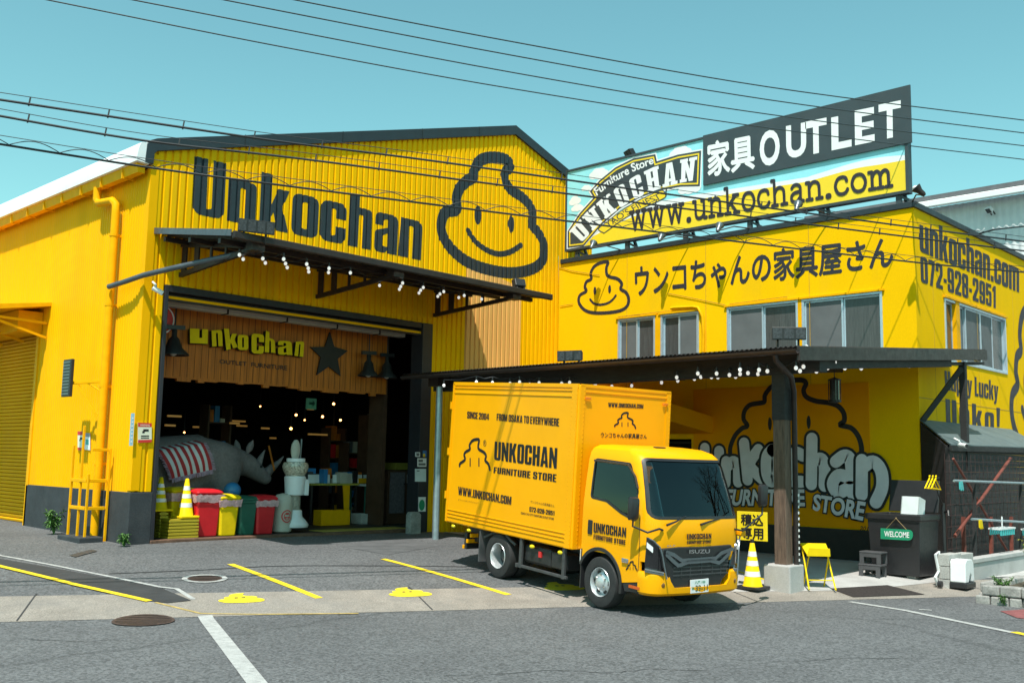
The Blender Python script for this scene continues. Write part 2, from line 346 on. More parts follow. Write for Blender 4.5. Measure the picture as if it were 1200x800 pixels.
G = {
 'n': [arch_n(XH)], 'h': [arch_n(XH, 1.)], 'u': [rot_(arch_n(XH), W_, XH)], 'o': [ring_(W_, XH)], 'c': [cee(XH)], 'C': [cee(1.)], 'O': [ring_(W_, 1.)], '0': [ring_(W_, 1.)],
 'U': [rot_([fillet([(0,0),(S_,0),(S_,1-T_,RI),(S_+C_,1-T_,RI),(S_+C_,0),(W_,0),(W_,1,RO),(0,1,RO)])], W_, 1)],
 'a': [[fillet([(S_+C_,0),(W_,0),(W_,XH,RO),(0,XH,RO),(0,.52),(S_-.01,.52),(S_-.01,XH-.11,RI),(S_+C_,XH-.11,RI),(S_+C_,.50,.03),(0,.40,.08),(0,0,.12),(S_+.02,0,.06),(S_+C_,.07)]), fillet([(S_-.01,.12,.04),(S_-.01,.34,.04),(S_+C_,.40,.02),(S_+C_,.12,.04)])]],
 'k': [[[(0,0),(S_,0),(S_,.24),(.23,.32),(.30,0),(.50,0),(.385,.44),(.49,XH),(.30,XH),(S_,.46),(S_,1),(0,1)]]],
 'K': [[[(0,0),(S_,0),(S_,.33),(.23,.42),(.31,0),(.52,0),(.385,.55),(.51,1),(.32,1),(S_,.64),(S_,1),(0,1)]]],
 'm': [[fillet([(0,0),(S_,0),(S_,XH-T_,RI),(S_+C_,XH-T_,RI),(S_+C_,0),(2*S_+C_,0),(2*S_+C_,XH-T_,RI),(2*S_+2*C_,XH-T_,RI),(2*S_+2*C_,0),(3*S_+2*C_,0),(3*S_+2*C_,XH,RO),(0,XH)])]],
 '.': [[[(0,0),(S_,0),(S_,.17),(0,.17)]]], '-': [[[(0,.32),(.22,.32),(.22,.47),(0,.47)]]], "!": [[[(0,0),(S_,0),(S_,.17),(0,.17)]], [[(.03,.24),(S_-.03,.24),(S_,1),(0,1)]]],
 'y': [[[(0,XH),(.10,.06),(.08,-.06),(.0,-.06),(0,-.2),(.17,-.2,.05),(.27,-.10,.05),(.47,XH),(.28,XH),(.235,.3),(.19,XH)]]],
 'p': [[fillet([(0,-.2),(S_,-.2),(S_,0),(W_,0,RO),(W_,XH,RO),(0,XH)]), fillet([(S_,T_,RI),(S_,XH-T_,RI),(S_+C_,XH-T_,RI),(S_+C_,T_,RI)])]],
 'N': [[[(0,0),(.17,0),(.17,.52),(.33,0),(.50,0),(.50,1),(.33,1),(.33,.52),(.17,1),(0,1)]]],
 'H': [[[(0,0),(S_,0),(S_,.42),(S_+C_,.42),(S_+C_,0),(W_,0),(W_,1),(S_+C_,1),(S_+C_,.57),(S_,.57),(S_,1),(0,1)]]],
 'A': [[[(0,0),(.18,0),(.20,.17),(.31,.17),(.33,0),(.51,0),(.37,1),(.14,1)], [(.213,.31),(.255,.76),(.297,.31)]]],
 'F': [[[(0,0),(S_,0),(S_,.42),(.36,.42),(.36,.57),(S_,.57),(S_,.85),(.39,.85),(.39,1),(0,1)]]],
 'E': [[[(0,0),(.39,0),(.39,.15),(S_,.15),(S_,.43),(.36,.43),(.36,.58),(S_,.58),(S_,.85),(.39,.85),(.39,1),(0,1)]]],
 'L': [[[(0,0),(.37,0),(.37,.15),(S_,.15),(S_,1),(0,1)]]], 'I': [[[(0,0),(S_,0),(S_,1),(0,1)]]],
 'T': [[[(.125,0),(.315,0),(.315,.84),(.44,.84),(.44,1),(0,1),(0,.84),(.125,.84)]]],
 'R': [[fillet([(0,0),(S_,0),(S_,.42),(.27,.42),(S_+C_,.36,.03),(S_+C_,0),(W_,0),(W_,.46,.08),(.42,.50,.02),(W_,.56,.06),(W_,1,RO),(0,1)]), fillet([(S_,.56,.02),(S_,.86,.02),(S_+C_,.86,RI),(S_+C_,.56,RI)])]],
 'S': [[fillet([(0,.34),(0,0,RO),(W_,0,RO),(W_,.50,.12),(S_,.66,.08),(S_,.87,RI),(S_+C_,.87,RI),(S_+C_,.67),(W_,.67),(W_,1,RO),(0,1,RO),(0,.54,.12),(S_+C_,.38,.08),(S_+C_,.13,RI),(S_,.13,RI),(S_,.34)])]],
 'W': [[[(.12,0),(.32,0),(.37,.45),(.42,0),(.62,0),(.74,1),(.57,1),(.51,.42),(.455,1),(.285,1),(.23,.42),(.17,1),(0,1)]]],
 'M': [[[(0,0),(.16,0),(.16,.62),(.25,0),(.39,0),(.48,.62),(.48,0),(.64,0),(.64,1),(.42,1),(.32,.40),(.22,1),(0,1)]]],
 'V': [[[(.14,0),(.36,0),(.50,1),(.31,1),(.25,.36),(.19,1),(0,1)]]],
 'Y': [[[(.15,0),(.34,0),(.34,.36),(.49,1),(.31,1),(.245,.60),(.18,1),(0,1),(.15,.36)]]],
 'D': [[fillet([(0,0),(W_,0,RO),(W_,1,RO),(0,1)]), fillet([(S_,.14,.01),(S_,.86,.01),(S_+C_,.86,RI),(S_+C_,.14,RI)])]],
 '7': [[[(.05,0),(.24,0),(.42,.80),(.42,1),(0,1),(0,.83),(.23,.83)]]],
 '1': [[[(.11,0),(.30,0),(.30,1),(.14,1),(0,.84),(0,.72),(.11,.76)]]],
 '2': [[fillet([(0,0),(W_,0),(W_,.15),(.24,.15),(W_,.58,.1),(W_,1,RO),(0,1,RO),(0,.66),(S_,.66),(S_,.87,RI),(S_+C_,.87,RI),(S_+C_,.58,.05),(0,.16)])]],
 '3': [[fillet([(0,.33),(0,0,RO),(W_,0,RO),(W_,.46,.06),(.43,.52,.01),(W_,.58,.06),(W_,1,RO),(0,1,RO),(0,.68),(S_,.68),(S_,.87,RI),(S_+C_,.87,RI),(S_+C_,.60,RI),(.17,.60),(.17,.45),(S_+C_,.45,RI),(S_+C_,.13,RI),(S_,.13,RI),(S_,.33)])]],
 '4': [[[(.25,0),(.43,0),(.43,.20),(.50,.20),(.50,.35),(.43,.35),(.43,1),(.20,1),(0,.36),(0,.20),(.25,.20)], [(.13,.35),(.25,.74),(.25,.35)]]],
 '5': [[fillet([(0,.32),(0,0,RO),(W_,0,RO),(W_,.68,RO),(S_,.68),(S_,.85),(W_-.03,.85),(W_-.03,1),(0,1),(0,.45),(S_,.45),(S_,.54,RI),(S_+C_,.54,RI),(S_+C_,.13,RI),(S_,.13,RI),(S_,.32)])]],
 '8': [[fillet([(0,0,RO),(W_,0,RO),(W_,.46,.07),(.44,.52,.02),(W_,.58,.07),(W_,1,RO),(0,1,RO),(0,.58,.07),(.04,.52,.02),(0,.46,.07)]), fillet([(S_,.13,RI),(S_,.44,RI),(S_+C_,.44,RI),(S_+C_,.13,RI)]), fillet([(S_,.60,RI),(S_,.87,RI),(S_+C_,.87,RI),(S_+C_,.60,RI)])]],
 '9': [[fillet([(0,.32),(0,0,RO),(W_,0,RO),(W_,1,RO),(0,1,RO),(0,.38,RO),(S_+C_,.38,.03),(S_+C_,.13,RI),(S_,.13,RI),(S_,.32)]), fillet([(S_,.52,RI),(S_,.87,RI),(S_+C_,.87,RI),(S_+C_,.52,RI)])]],
}
def poster2(s, gap=.055, space=.2):
    x = 0; out = []
    for ch in s:
        if ch == ' ': x += space; continue
        g = G[ch]; wd = max(p[0] for grp in g for l in grp for p in l)
        for grp in g: out.append(poly2(*[[(p[0] + x, p[1]) for p in l] for l in grp]))
        x += wd + gap
    return merge2(out)
# typewriter (slab serif) lettering from strokes; each stroke its own piece
TY = {
 'w': [[(.06,.5),(.2,.02)],[(.2,.02),(.36,.46)],[(.36,.46),(.52,.02)],[(.52,.02),(.66,.5)],[(-.02,.5),(.16,.5)],[(.28,.5),(.44,.5)],[(.56,.5),(.74,.5)]],
 'u': [[(.1,.5),(.1,.16),(.15,.05),(.26,.02),(.38,.06),(.46,.16)],[(.46,.5),(.46,.02)],[(0,.5),(.1,.5)],[(.36,.5),(.46,.5)],[(.46,.02),(.56,.02)]],
 'n': [[(.1,.5),(.1,.02)],[(.1,.34),(.18,.46),(.3,.5),(.42,.45),(.46,.34),(.46,.02)],[(0,.5),(.1,.5)],[(0,.02),(.2,.02)],[(.36,.02),(.56,.02)]],
 'k': [[(.1,.72),(.1,.02)],[(.44,.5),(.12,.22)],[(.22,.30),(.46,.02)],[(0,.72),(.1,.72)],[(0,.02),(.2,.02)],[(.34,.5),(.54,.5)],[(.36,.02),(.56,.02)]],
 'o': [[(.27,.5),(.12,.45),(.04,.26),(.12,.07),(.27,.02),(.42,.07),(.5,.26),(.42,.45),(.27,.5)]],
 'c': [[(.44,.38),(.40,.47),(.27,.5),(.12,.45),(.04,.26),(.12,.07),(.27,.02),(.4,.06),(.46,.14)]],
 'h': [[(.1,.72),(.1,.02)],[(.1,.34),(.18,.46),(.3,.5),(.42,.45),(.46,.34),(.46,.02)],[(0,.72),(.1,.72)],[(0,.02),(.2,.02)],[(.36,.02),(.56,.02)]],
 'a': [[(.08,.42),(.16,.49),(.28,.5),(.38,.44),(.4,.34),(.4,.08),(.5,.02)],[(.4,.3),(.2,.28),(.08,.22),(.06,.1),(.14,.03),(.26,.03),(.38,.14)]],
 'm': [[(.1,.5),(.1,.02)],[(.1,.34),(.17,.46),(.27,.5),(.35,.44),(.37,.34),(.37,.02)],[(.37,.34),(.44,.46),(.54,.5),(.62,.44),(.64,.34),(.64,.02)],[(0,.5),(.1,.5)],[(0,.02),(.2,.02)],[(.28,.02),(.46,.02)],[(.55,.02),(.74,.02)]],
 '.': [[(.08,.03),(.13,.03)]],
}
def typer(s, wd=.105):
    x = 0; out = []
    for ch in s:
        mx = .2
        for st in TY[ch]:
            P = [(p[0] + x, p[1]) for p in st]; cl = len(P) > 2 and st[0] == st[-1]; P = smooth2(P[:-1] if cl else P, cl, n=4) if len(P) > 2 else P
            out.append(ribbon2(P, wd * (1.6 if ch == '.' else 1), cl)); mx = max(mx, max(p[0] for p in st))
        x += mx + .12
    return out
# the store's swirl emblem: outline, eyes and smile on a unit field (y up)
EMB_OUT = [(290,108),(283,135),(285,165),(300,178),(335,187),(355,210),(350,234),(376,252),(388,285),(375,320),(330,340),(240,347),(185,335),(155,300),(158,265),(188,245),(182,225),(190,200),(212,187),(210,160),(225,130),(255,112)]

# ------------------------------------------------------------------ putting a flat shape on a surface
def cut2(m, cuts):
    bm = bmesh.new(); vs_ = [bm.verts.new((p[0], p[1], 0)) for p in m[0]]
    for f in m[1]:
        try: bm.faces.new([vs_[i] for i in f])
        except ValueError: pass
    for x in cuts:
        bmesh.ops.bisect_plane(bm, geom=bm.verts[:] + bm.edges[:] + bm.faces[:], plane_co=(x, 0, 0), plane_no=(1, 0, 0), dist=1e-6)
    bm.verts.index_update(); r = [(v.co.x, v.co.y) for v in bm.verts], [tuple(v.index for v in f.verts) for f in bm.faces]; bm.free(); return r
def quadmap(m, q, box=None):
    x0, y0, x1, y1 = box or bbox2(m); bl, br, tr, tl = [Vector(p) for p in q]; out = []
    for x, y in m[0]:
        s = (x - x0) / (x1 - x0); t = (y - y0) / (y1 - y0); out.append((bl*(1-s) + br*s)*(1-t) + (tl*(1-s) + tr*s)*t)
    return out, m[1]
def subdiv2(m, h):
    bm = bmesh.new(); vs_ = [bm.verts.new((p[0], p[1], 0)) for p in m[0]]
    for f in m[1]:
        try: bm.faces.new([vs_[i] for i in f])
        except ValueError: pass
    xs = [p[0] for p in m[0]]; ys = [p[1] for p in m[0]]
    for k in range(int(math.floor(min(xs)/h)) + 1, int(math.ceil(max(xs)/h))): bmesh.ops.bisect_plane(bm, geom=bm.verts[:]+bm.edges[:]+bm.faces[:], plane_co=(k*h,0,0), plane_no=(1,0,0), dist=1e-6)
    for k in range(int(math.floor(min(ys)/h)) + 1, int(math.ceil(max(ys)/h))): bmesh.ops.bisect_plane(bm, geom=bm.verts[:]+bm.edges[:]+bm.faces[:], plane_co=(0,k*h,0), plane_no=(0,1,0), dist=1e-6)
    bm.verts.index_update(); r = [(v.co.x, v.co.y) for v in bm.verts], [tuple(v.index for v in f.verts) for f in bm.faces]; bm.free(); return r
def drape(name, m2, m, dz=.006, label=None, cat=None, group=None, kind=None, parent=None, thick=0):
    v, f = subdiv2(m2, .3)
    if thick:
        pass
    b = MB().add([(x, y, gz(x, y) + dz) for x, y in v], f); o = b.build(name, m, parent, fix=False)
    me = o.data
    bm = bmesh.new(); bm.from_mesh(me)
    for fc in bm.faces:
        fc.normal_update()
        if fc.normal.z < 0: fc.normal_flip()
    bm.to_mesh(me); bm.free()
    return tag(o, label, cat, group, kind)

def bold2(m2, d):
    """a heavier print of a lettering: five copies laid side by side, to be stacked a hair apart"""
    return [([(x + a, y + b_) for x, y in m2[0]], m2[1]) for a, b_ in ((0, 0), (d, 0), (-d, 0), (0, d), (0, -d))]
def boldput(txt, q, out, d=.02, step=.0005):
    m = MB(); base = bbox2(text2(txt)); n = None
    for k, c in enumerate(bold2(text2(txt), d)):
        v, f = quadmap(c, q, base); m.add([p + out * (step * k) for p in v], f)
    return m
# ================================================================== THE GROUND
def grid_axis(c, fine, n, far): 
    a = [c + fine * i for i in range(-n, n + 1)]; k = 1.5; x = a[-1]; y = a[0]
    while x < c + far: x += k; y -= k; a.append(x); a.insert(0, y); k *= 1.6
    return a
gx, gy = grid_axis(11, .3, 44, 400), grid_axis(11, .3, 44, 400)
g = MB().add([(x, y, gz(x, y)) for y in gy for x in gx], [(j*len(gx)+i, j*len(gx)+i+1, (j+1)*len(gx)+i+1, (j+1)*len(gx)+i) for j in range(len(gy)-1) for i in range(len(gx)-1)])
go = g.build('street_asphalt', ASPHALT, smooth=80, local=True); tag(go, kind='structure')
G2 = lambda *pp: [(lambda q: (q.x, q.y))(ong(p)) for p in pp]
SD = Vector((.879, -.476)); SN = Vector((.476, .879))
S0 = Vector((4.86, 13.51))
def strip_pt(t, s): q = S0 + SD * t + SN * s; return (q.x, q.y)
drape('concrete_gutter_strip', poly2([strip_pt(-14, -1.5), strip_pt(14.6, -1.55), strip_pt(19.5, -1.9), strip_pt(19.5, -.35), strip_pt(-14, 0)]), BEIGE, .005, kind='structure')
# joints across the strip
for t in (-4.2, .4, 5.2, 9.9, 14.2):
    drape('strip_joint', poly2([strip_pt(t, -1.5), strip_pt(t + .02, -1.5), strip_pt(t + .02, -.02), strip_pt(t, -.02)]), PATCH, .008, kind='structure')
pad = [(13.15, 8.05), (14.95, 6.95), (16.3, 6.62), (19.27, 5.9), (22, 5.6), (22, 7.6), (19.27, 7.7), (19.27, 16.85), (15.4, 16.85), (14.2, 13.0), (13.4, 9.6)]
drape('concrete_pavement', poly2(pad), CONC, .009, kind='structure')
# tar line on the lot
tl = smooth2(G2((130, 672), (230, 668), (330, 663), (480, 663), (545, 664)), n=5)
drape('tar_seam', ribbon2(tl, .05), PATCH, .006, kind='structure')
# dark ramp plate with a white line above and a yellow line below
drape('dark_ramp_strip', poly2(G2((-60, 636), (0, 655), (190, 690), (224, 704), (196, 707), (168, 704), (0, 664), (-60, 648))), PATCH, .012, kind='structure')
drape('white_line', ribbon2(G2((-60, 632), (0, 651), (60, 662), (120, 674), (188, 688), (207, 690), (226, 702)), .065), WHITELINE, .009, kind='structure')
drape('yellow_line', ribbon2(G2((-60, 648), (0, 664), (90, 686), (175, 705)), .10, caps=False), Y_LINE, .016, kind='structure')
drape('yellow_line', ribbon2(G2((270, 661), (374, 701)), .11, caps=False), Y_LINE, .009, kind='structure')
drape('yellow_line', ribbon2(G2((449, 655), (596, 697)), .11, caps=False), Y_LINE, .009, kind='structure')
drape('white_line', ribbon2(G2((240, 721), (304, 804), (330, 836)), .17, caps=False), WHITELINE, .006, kind='structure')
drape('white_line', ribbon2(G2((996, 705), (1060, 715), (1220, 748)), .11, caps=False), WHITELINE, .007, kind='structure')
drape('white_line', ribbon2(G2((1077, 714), (1092, 715)), .07, caps=False), WHITELINE, .007, kind='structure')
drape('yellow_line', ribbon2(G2((1188, 741), (1215, 747)), .12, caps=False), Y_LINE, .012, kind='structure')
drape('yellow_line', ribbon2(G2((862, 669), (910, 684)), .07, caps=False), Y_LINE, .014, kind='structure')
drape('faint_yellow_line', ribbon2(G2((182, 706), (235, 719), (300, 720), (420, 719)), .045, caps=False), mat('worn_yellow_paint', (.42, .30, .10), .9, var=.3, scale=8, fine=.3, fscale=60), .009, kind='structure')
drape('red_paving', poly2(G2((1172, 716), (1230, 712), (1230, 728), (1192, 724))), mat('red_paving_paint', (.22, .07, .07), .9, var=.3, scale=5, fine=.3), .007, kind='structure')
drape('asphalt_patch', poly2(G2((398, 640), (470, 628), (512, 640), (455, 650))), mat('older_asphalt_patch', (.10, .102, .106), .9, var=.25, scale=2, fine=.35, fscale=90), .004, kind='structure')
for l in ([(520, 792), (585, 790), (650, 785), (712, 788), (760, 784), (845, 786)], [(850, 772), (930, 775), (1005, 770), (1090, 773)], [(30, 748), (90, 752), (150, 749)]):
    l2 = []
    for i in range(len(l) - 1):
        for k in range(6): t = k/6; l2.append((l[i][0] + (l[i+1][0]-l[i][0])*t, l[i][1] + (l[i+1][1]-l[i][1])*t + random.uniform(-.7, .7)))
    drape('road_crack', ribbon2(G2(*l2), [random.uniform(.004, .016) for _ in l2], caps=False), PATCH, .004, kind='structure')
# painted store emblems on the lot (faded)
def ground_emblem(c, w_, label):
    q = ong(c); o = [(q.x + SD.x*a*w_ + SN.x*b_*w_, q.y + SD.y*a*w_ + SN.y*b_*w_) for a, b_ in [((p[0]-268)/230, (230-p[1])/230) for p in smooth2(EMB_OUT, True, 4)]]
    r = thing('road_emblem', label, 'road marking', (q.x, q.y, q.z), 'yellow swirl emblems painted in the parking bays')
    drape('swirl_silhouette', poly2(o), STENCIL, .010, parent=r)
    for a in (-.10, .06): drape('eye_mark', ell2((q.x + SD.x*a*w_, q.y + SD.y*a*w_), .05*w_, .05*w_), PATCH, .014, parent=r)
    return r
def drape_local_fix(): pass
ground_emblem((282, 701), .56, 'yellow swirl emblem painted on the asphalt between the ramp plate and first bay line')
ground_emblem((478, 694), .58, 'yellow swirl emblem painted on the asphalt between the two diagonal yellow bay lines')
ground_emblem((657, 687), .6, 'yellow swirl emblem painted on the asphalt in shade under the truck')
def manhole(c, r, ring, label):
    q = ong(c); root = thing('manhole_cover', label, 'manhole', (q.x, q.y, q.z), 'iron manhole covers')
    dk = MB(); n = 36
    pts = [(q.x + r*cos(2*pi*i/n), q.y + r*sin(2*pi*i/n)) for i in range(n)]
    drape('lid', poly2(pts), RUST, .012, parent=root)
    if ring:
        R2 = r * 1.32; o = [(q.x + R2*cos(2*pi*i/n), q.y + R2*sin(2*pi*i/n)) for i in range(n)]
        drape('painted_ring', poly2(o, pts), mat('worn_white_ring', (.38, .38, .37), .85, var=.2, scale=5, fine=.25, fscale=70, dirt=((.13, .13, .13), 7, .9)), .010, parent=root)
    for k in range(-3, 4):
        h = sqrt(max(0, (r*.9)**2 - (k*r*.26)**2)); a = (q.x + SN.x*k*r*.26, q.y + SN.y*k*r*.26)
        drape('raised_rib', ribbon2([(a[0]-SD.x*h, a[1]-SD.y*h), (a[0]+SD.x*h, a[1]+SD.y*h)], r*.06, caps=False), PLBLACK, .017, parent=root)
manhole((240, 678), .235, True, 'round iron manhole cover inside a white painted ring on the lot')
manhole((168, 728), .345, False, 'larger rusty manhole cover in the street beyond the concrete strip')
q = ong((281+20, 700))
# drain grating right of the post
gq = G2((973, 690), (1040, 686), (1084, 697), (1000, 700))
drape('steel_grating', poly2(gq), mat('grating_steel', (.045, .036, .034), .7, metal=.3, var=.3, scale=60, fine=.4, fscale=30), .014, 'dark rust brown steel grating laid over the gutter by the folding table', 'grating')
gq = G2((82, 655-7), (110, 644), (112, 650), (86, 653+1))
drape('drain_cover', poly2(G2((81, 651), (107, 644), (114, 646), (88, 653))), CHASSIS, .012, 'small square drain cover set in the asphalt before the dark plinth', 'drain cover')

# ================================================================== THE WAREHOUSE
V0, U0, U1 = 16.9, 8.09, 19.29
wh = thing('yellow_warehouse', 'tall yellow corrugated warehouse with gabled front and wide open doorway', 'warehouse', (U0, V0, 0))
def roofz(u): return 7.34 + .288 * (u - 8.0) if u <= 17.49 else 10.07 - .33 * (u - 17.49)
PITCHF = .15
def fprof(u):
    x = (u - 8.0) % PITCHF
    return V0 + (.036 if .014 <= x <= .044 else (.036 * x/.014 if x < .014 else (.036 * (.058-x)/.014 if x < .058 else 0)))
def fcuts(a, b):
    out = []; k = math.floor((a - 8.0)/PITCHF) - 1
    while 8.0 + k*PITCHF < b + PITCHF:
        out += [8.0 + k*PITCHF + d for d in (0, .014, .044, .058)]; k += 1
    return [x for x in out if a < x < b]
DL, DR, DT = 8.50, 14.88, 4.94                                        # the doorway
def sheet(m2, name, m, dv=0., parent=wh):
    xs = [p[0] for p in m2[0]]; v, f = cut2(m2, fcuts(min(xs), max(xs)))
    return MB().add([(x, fprof(x) - dv, z) for x, z in v], f).build(name, m, parent, fix=False)
UE = 20.6
outer = [(U0, 1.26), (DL, 1.26), (DL, DT), (DR, DT), (DR, .2), (UE, .2), (UE, roofz(UE)), (17.49, roofz(17.49)), (U0, roofz(U0))]
sheet(poly2(outer), 'front_wall', Y_FRONT)
bk = MB(); bk.prism([(U0+.01, V0+.05, .0), (DL-.01, V0+.05, 0), (DL-.01, V0+.05, DT+.01), (DR+.01, V0+.05, DT+.01), (DR+.01, V0+.05, 0), (UE, V0+.05, 0), (UE, V0+.05, roofz(UE)), (17.49, V0+.05, roofz(17.49)), (U0+.01, V0+.05, roofz(U0))], (0, .12, 0)); bk.build('front_wall_backing', DARKIN, wh)
sheet(poly2([(15.95, 2.0), (17.85, 2.0), (17.85, 6.2), (15.95, 6.6)]), 'primer_patch', Y_PRIMER, .003)
# corner trim
MB().box((U0-.012, V0-.014, 1.28), (U0+.14, V0-.002, 7.3)).box((U0-.014, V0-.012, 1.28), (U0-.003, V0+.12, 7.1)).build('corner_trim', Y_SIDE, wh)
# side wall, small ripple sheet, with the shutter bay cut out
SV = [V0 + .002]
vv = V0 + .002
side = []
PS = .095
def sprof(v):
    x = ((v - V0) / PS) % 1
    return U0 + .017 * max(0, 1 - abs(x - .5) / .28)
SHV0, SHV1, SHT = 21.55, 25.6, 4.78
ns = 10; N = int(13.2/PS*ns); rows = []
b = MB()
def side_strip(va, vb, za, zb):
    n = max(2, round((vb-va)/PS)*ns); vs_ = [va + (vb-va)*i/n for i in range(n+1)]
    b.add([(sprof(v), v, z) for z in (za, zb) for v in vs_], [(i+1, i, n+1+i, n+2+i) for i in range(n)])
side_strip(V0+.002, SHV0, 1.25, 7.05); side_strip(SHV0, SHV1, SHT, 7.05); side_strip(SHV1, 30, 1.25, 7.05)
b.build('side_wall', Y_SIDE, wh, smooth=25, fix=False)
MB().box((U0+.05, V0+.2, 0), (U0+.25, SHV0, 7.3)).box((U0+.05, SHV0, SHT), (U0+.25, SHV1, 7.3)).box((U0+.05, SHV1, 0), (U0+.25, 36, 7.3)).build('side_wall_backing', DARKIN, wh)
# dark rendered plinth round the corner
MB().prism([(U0-.03, SHV0-.02, -.2), (U0-.03, V0-.03, -.2), (DL-.02, V0-.03, -.2), (DL-.02, V0+.16, -.2), (U0+.12, V0+.16, -.2), (U0+.12, SHV0-.02, -.2)], (0, 0, 1.45)).build('plinth', BASEGREY, wh, bevel=.012)
# door frame
f = MB(); f.box((DL-.02, V0-.03, .2), (DL+.05, V0+.30, DT+.02)).box((DR-.26, V0-.05, .2), (DR+.03, V0+.34, DT+.02)).box((DL+.05, V0-.02, DT-.10), (DR-.26, V0+.30, DT+.025)); f.build('door_frame', mat('door_frame_black', (.018, .02, .028), .5), wh, bevel=.006)
MB().box((DL+.05, V0+.03, DT-.26), (DR-.26, V0+.08, DT-.21)).box((DL+.05, V0+.14, DT-.20), (DR-.26, V0+.24, DT-.12)).build('door_track', STEELDK, wh)
MB().box((DL+.05, V0+.02, DT-.22), (DR-.26, V0+.06, DT-.17)).build('track_strip', Y_SIDE, wh)
MB().box((DL-.02, V0-.06, .24), (DR-.24, V0+.16, .415)).build('threshold', mat('rusty_threshold', (.13, .07, .045), .75, var=.4, scale=6, fine=.3), wh, bevel=.01)
# hanging folded curtain box under the header, in lengths
cb = MB(); c0 = DL + .06
for L in (1.45, 1.35, 1.25, 1.15, .75):
    cb.prism([(c0, 17.30, 4.65), (c0, 17.30, 4.80), (c0, 17.36, 4.84), (c0, 17.52, 4.84), (c0, 17.52, 4.65)], (L - .02, 0, 0)); c0 += L
cb.build('curtain_box', mat('grey_brown_box', (.42, .38, .32), .6, var=.08), wh, bevel=.01)
c0 = DL + .06
for L in (1.45, 1.35, 1.25, 1.15): c0 += L; MB().box((c0-.02, 17.285, 4.635), (c0+.005, 17.535, 4.95)).build('box_hanger', STEELDK, wh)
# inside
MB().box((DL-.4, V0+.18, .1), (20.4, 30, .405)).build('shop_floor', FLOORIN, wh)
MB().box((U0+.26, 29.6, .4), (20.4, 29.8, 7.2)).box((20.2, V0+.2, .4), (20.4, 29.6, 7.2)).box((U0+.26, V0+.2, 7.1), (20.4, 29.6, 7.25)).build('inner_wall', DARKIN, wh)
# ragged lower edge of the board fascia over the shop
PV = 18.05
pts = [(8.45, 5.3), (14.6, 5.3)]; x = 14.6; zb = 3.36
low = []
while x > 8.46: low.append((x, zb + random.choice((-.03, 0, .02, .03)))); x2 = max(8.45, x - random.choice((.14, .15, .29))); low.append((x2, low[-1][1])); x = x2 - .004
MB().prism([(p[0], PV, p[1]) for p in [(8.45, 5.3), (14.6, 5.3)] + low], (0, .08, 0)).build('board_fascia', WOODP, wh)
gb = MB(); x = 8.45
while x < 14.6: gb.box((x, PV-.004, 3.42), (x + .007, PV+.002, 5.25)); x += .146
gb.build('board_gaps', mat('gap_brown', (.06, .018, .004), .8), wh)
# raised shop name on the boards
ip = ZM(180, 330, 5.333)
nm = thing('shop_name_letters', 'raised yellow lower case shop name letters on orange boards inside doorway', 'shop sign', (11.3, PV, 4.4))
LQ = {'u': [(228, 383), (338, 388), (340, 298), (228, 292)], 'n': [(366, 405), (432, 402), (428, 300), (362, 305)], 'k': [(455, 428), (525, 408), (520, 300), (440, 292)], 'o': [(526, 425), (592, 428), (592, 335), (526, 330)],
      'c': [(612, 447), (688, 452), (692, 330), (612, 322)], 'h': [(694, 440), (762, 445), (755, 330), (702, 305)], 'a': [(778, 455), (868, 458), (862, 372), (778, 368)], 'n2': [(880, 462), (935, 470), (942, 372), (890, 375)]}
for k, qd in LQ.items():
    m2 = merge2([poly2(*gr) for gr in G[k[0]]])
    if k == 'u': m2 = merge2([poly2([(0,0),(.62,0),(.62,.76),(.42,.76),(.42,.3),(.32,.3),(.32,.76),(0,.76),(0,.2)])])
    if k == 'h': m2 = merge2([poly2(arch_n(.72, 1.)[0])])
    qq = [onv(ip(*p), PV - .16) for p in qd]
    v, fc = quadmap(m2, qq); t = MB().add(v, fc)
    nV = len(v); t.add([p + Vector((0, .13, 0)) for p in v], [tuple(reversed(q_)) for q_ in fc])
    be = {}
    for q_ in fc:
        for i in range(len(q_)): e = (q_[i], q_[(i+1) % len(q_)]); be[e] = be.get(e, 0) + 1
    edge = [e for e in be if (e[1], e[0]) not in be]
    lt = MB().add(v, fc).build('letter_face', Y_PLASTIC, nm, fix=False)
    t2 = MB().add(list(v) + [p + Vector((.02, .13, -.012)) for p in v], [(a_, b_, b_ + nV, a_ + nV) for a_, b_ in edge]); t2.build('letter_side', BLACK, lt)
ms = text2('OUTLET  FURNITURE', .012)
MB().add(*quadmap(ms, [onv(ip(*p), PV - .015) for p in ((412, 510), (835, 555), (835, 525), (412, 485))])).build('outlet_lettering', BLACK, nm, fix=False)
st = ZM(350, 340, 5.717)
sp_ = [(210, 280), (240, 378), (330, 405), (262, 460), (282, 574), (203, 510), (122, 568), (150, 448), (80, 380), (178, 378)]
so_ = MB().prism([onv(st(*p), PV - .06) for p in sp_], (0, .04, 0)).build('wall_star', BLACK); tag(so_, 'black five pointed metal star mounted on the orange boards', 'star')
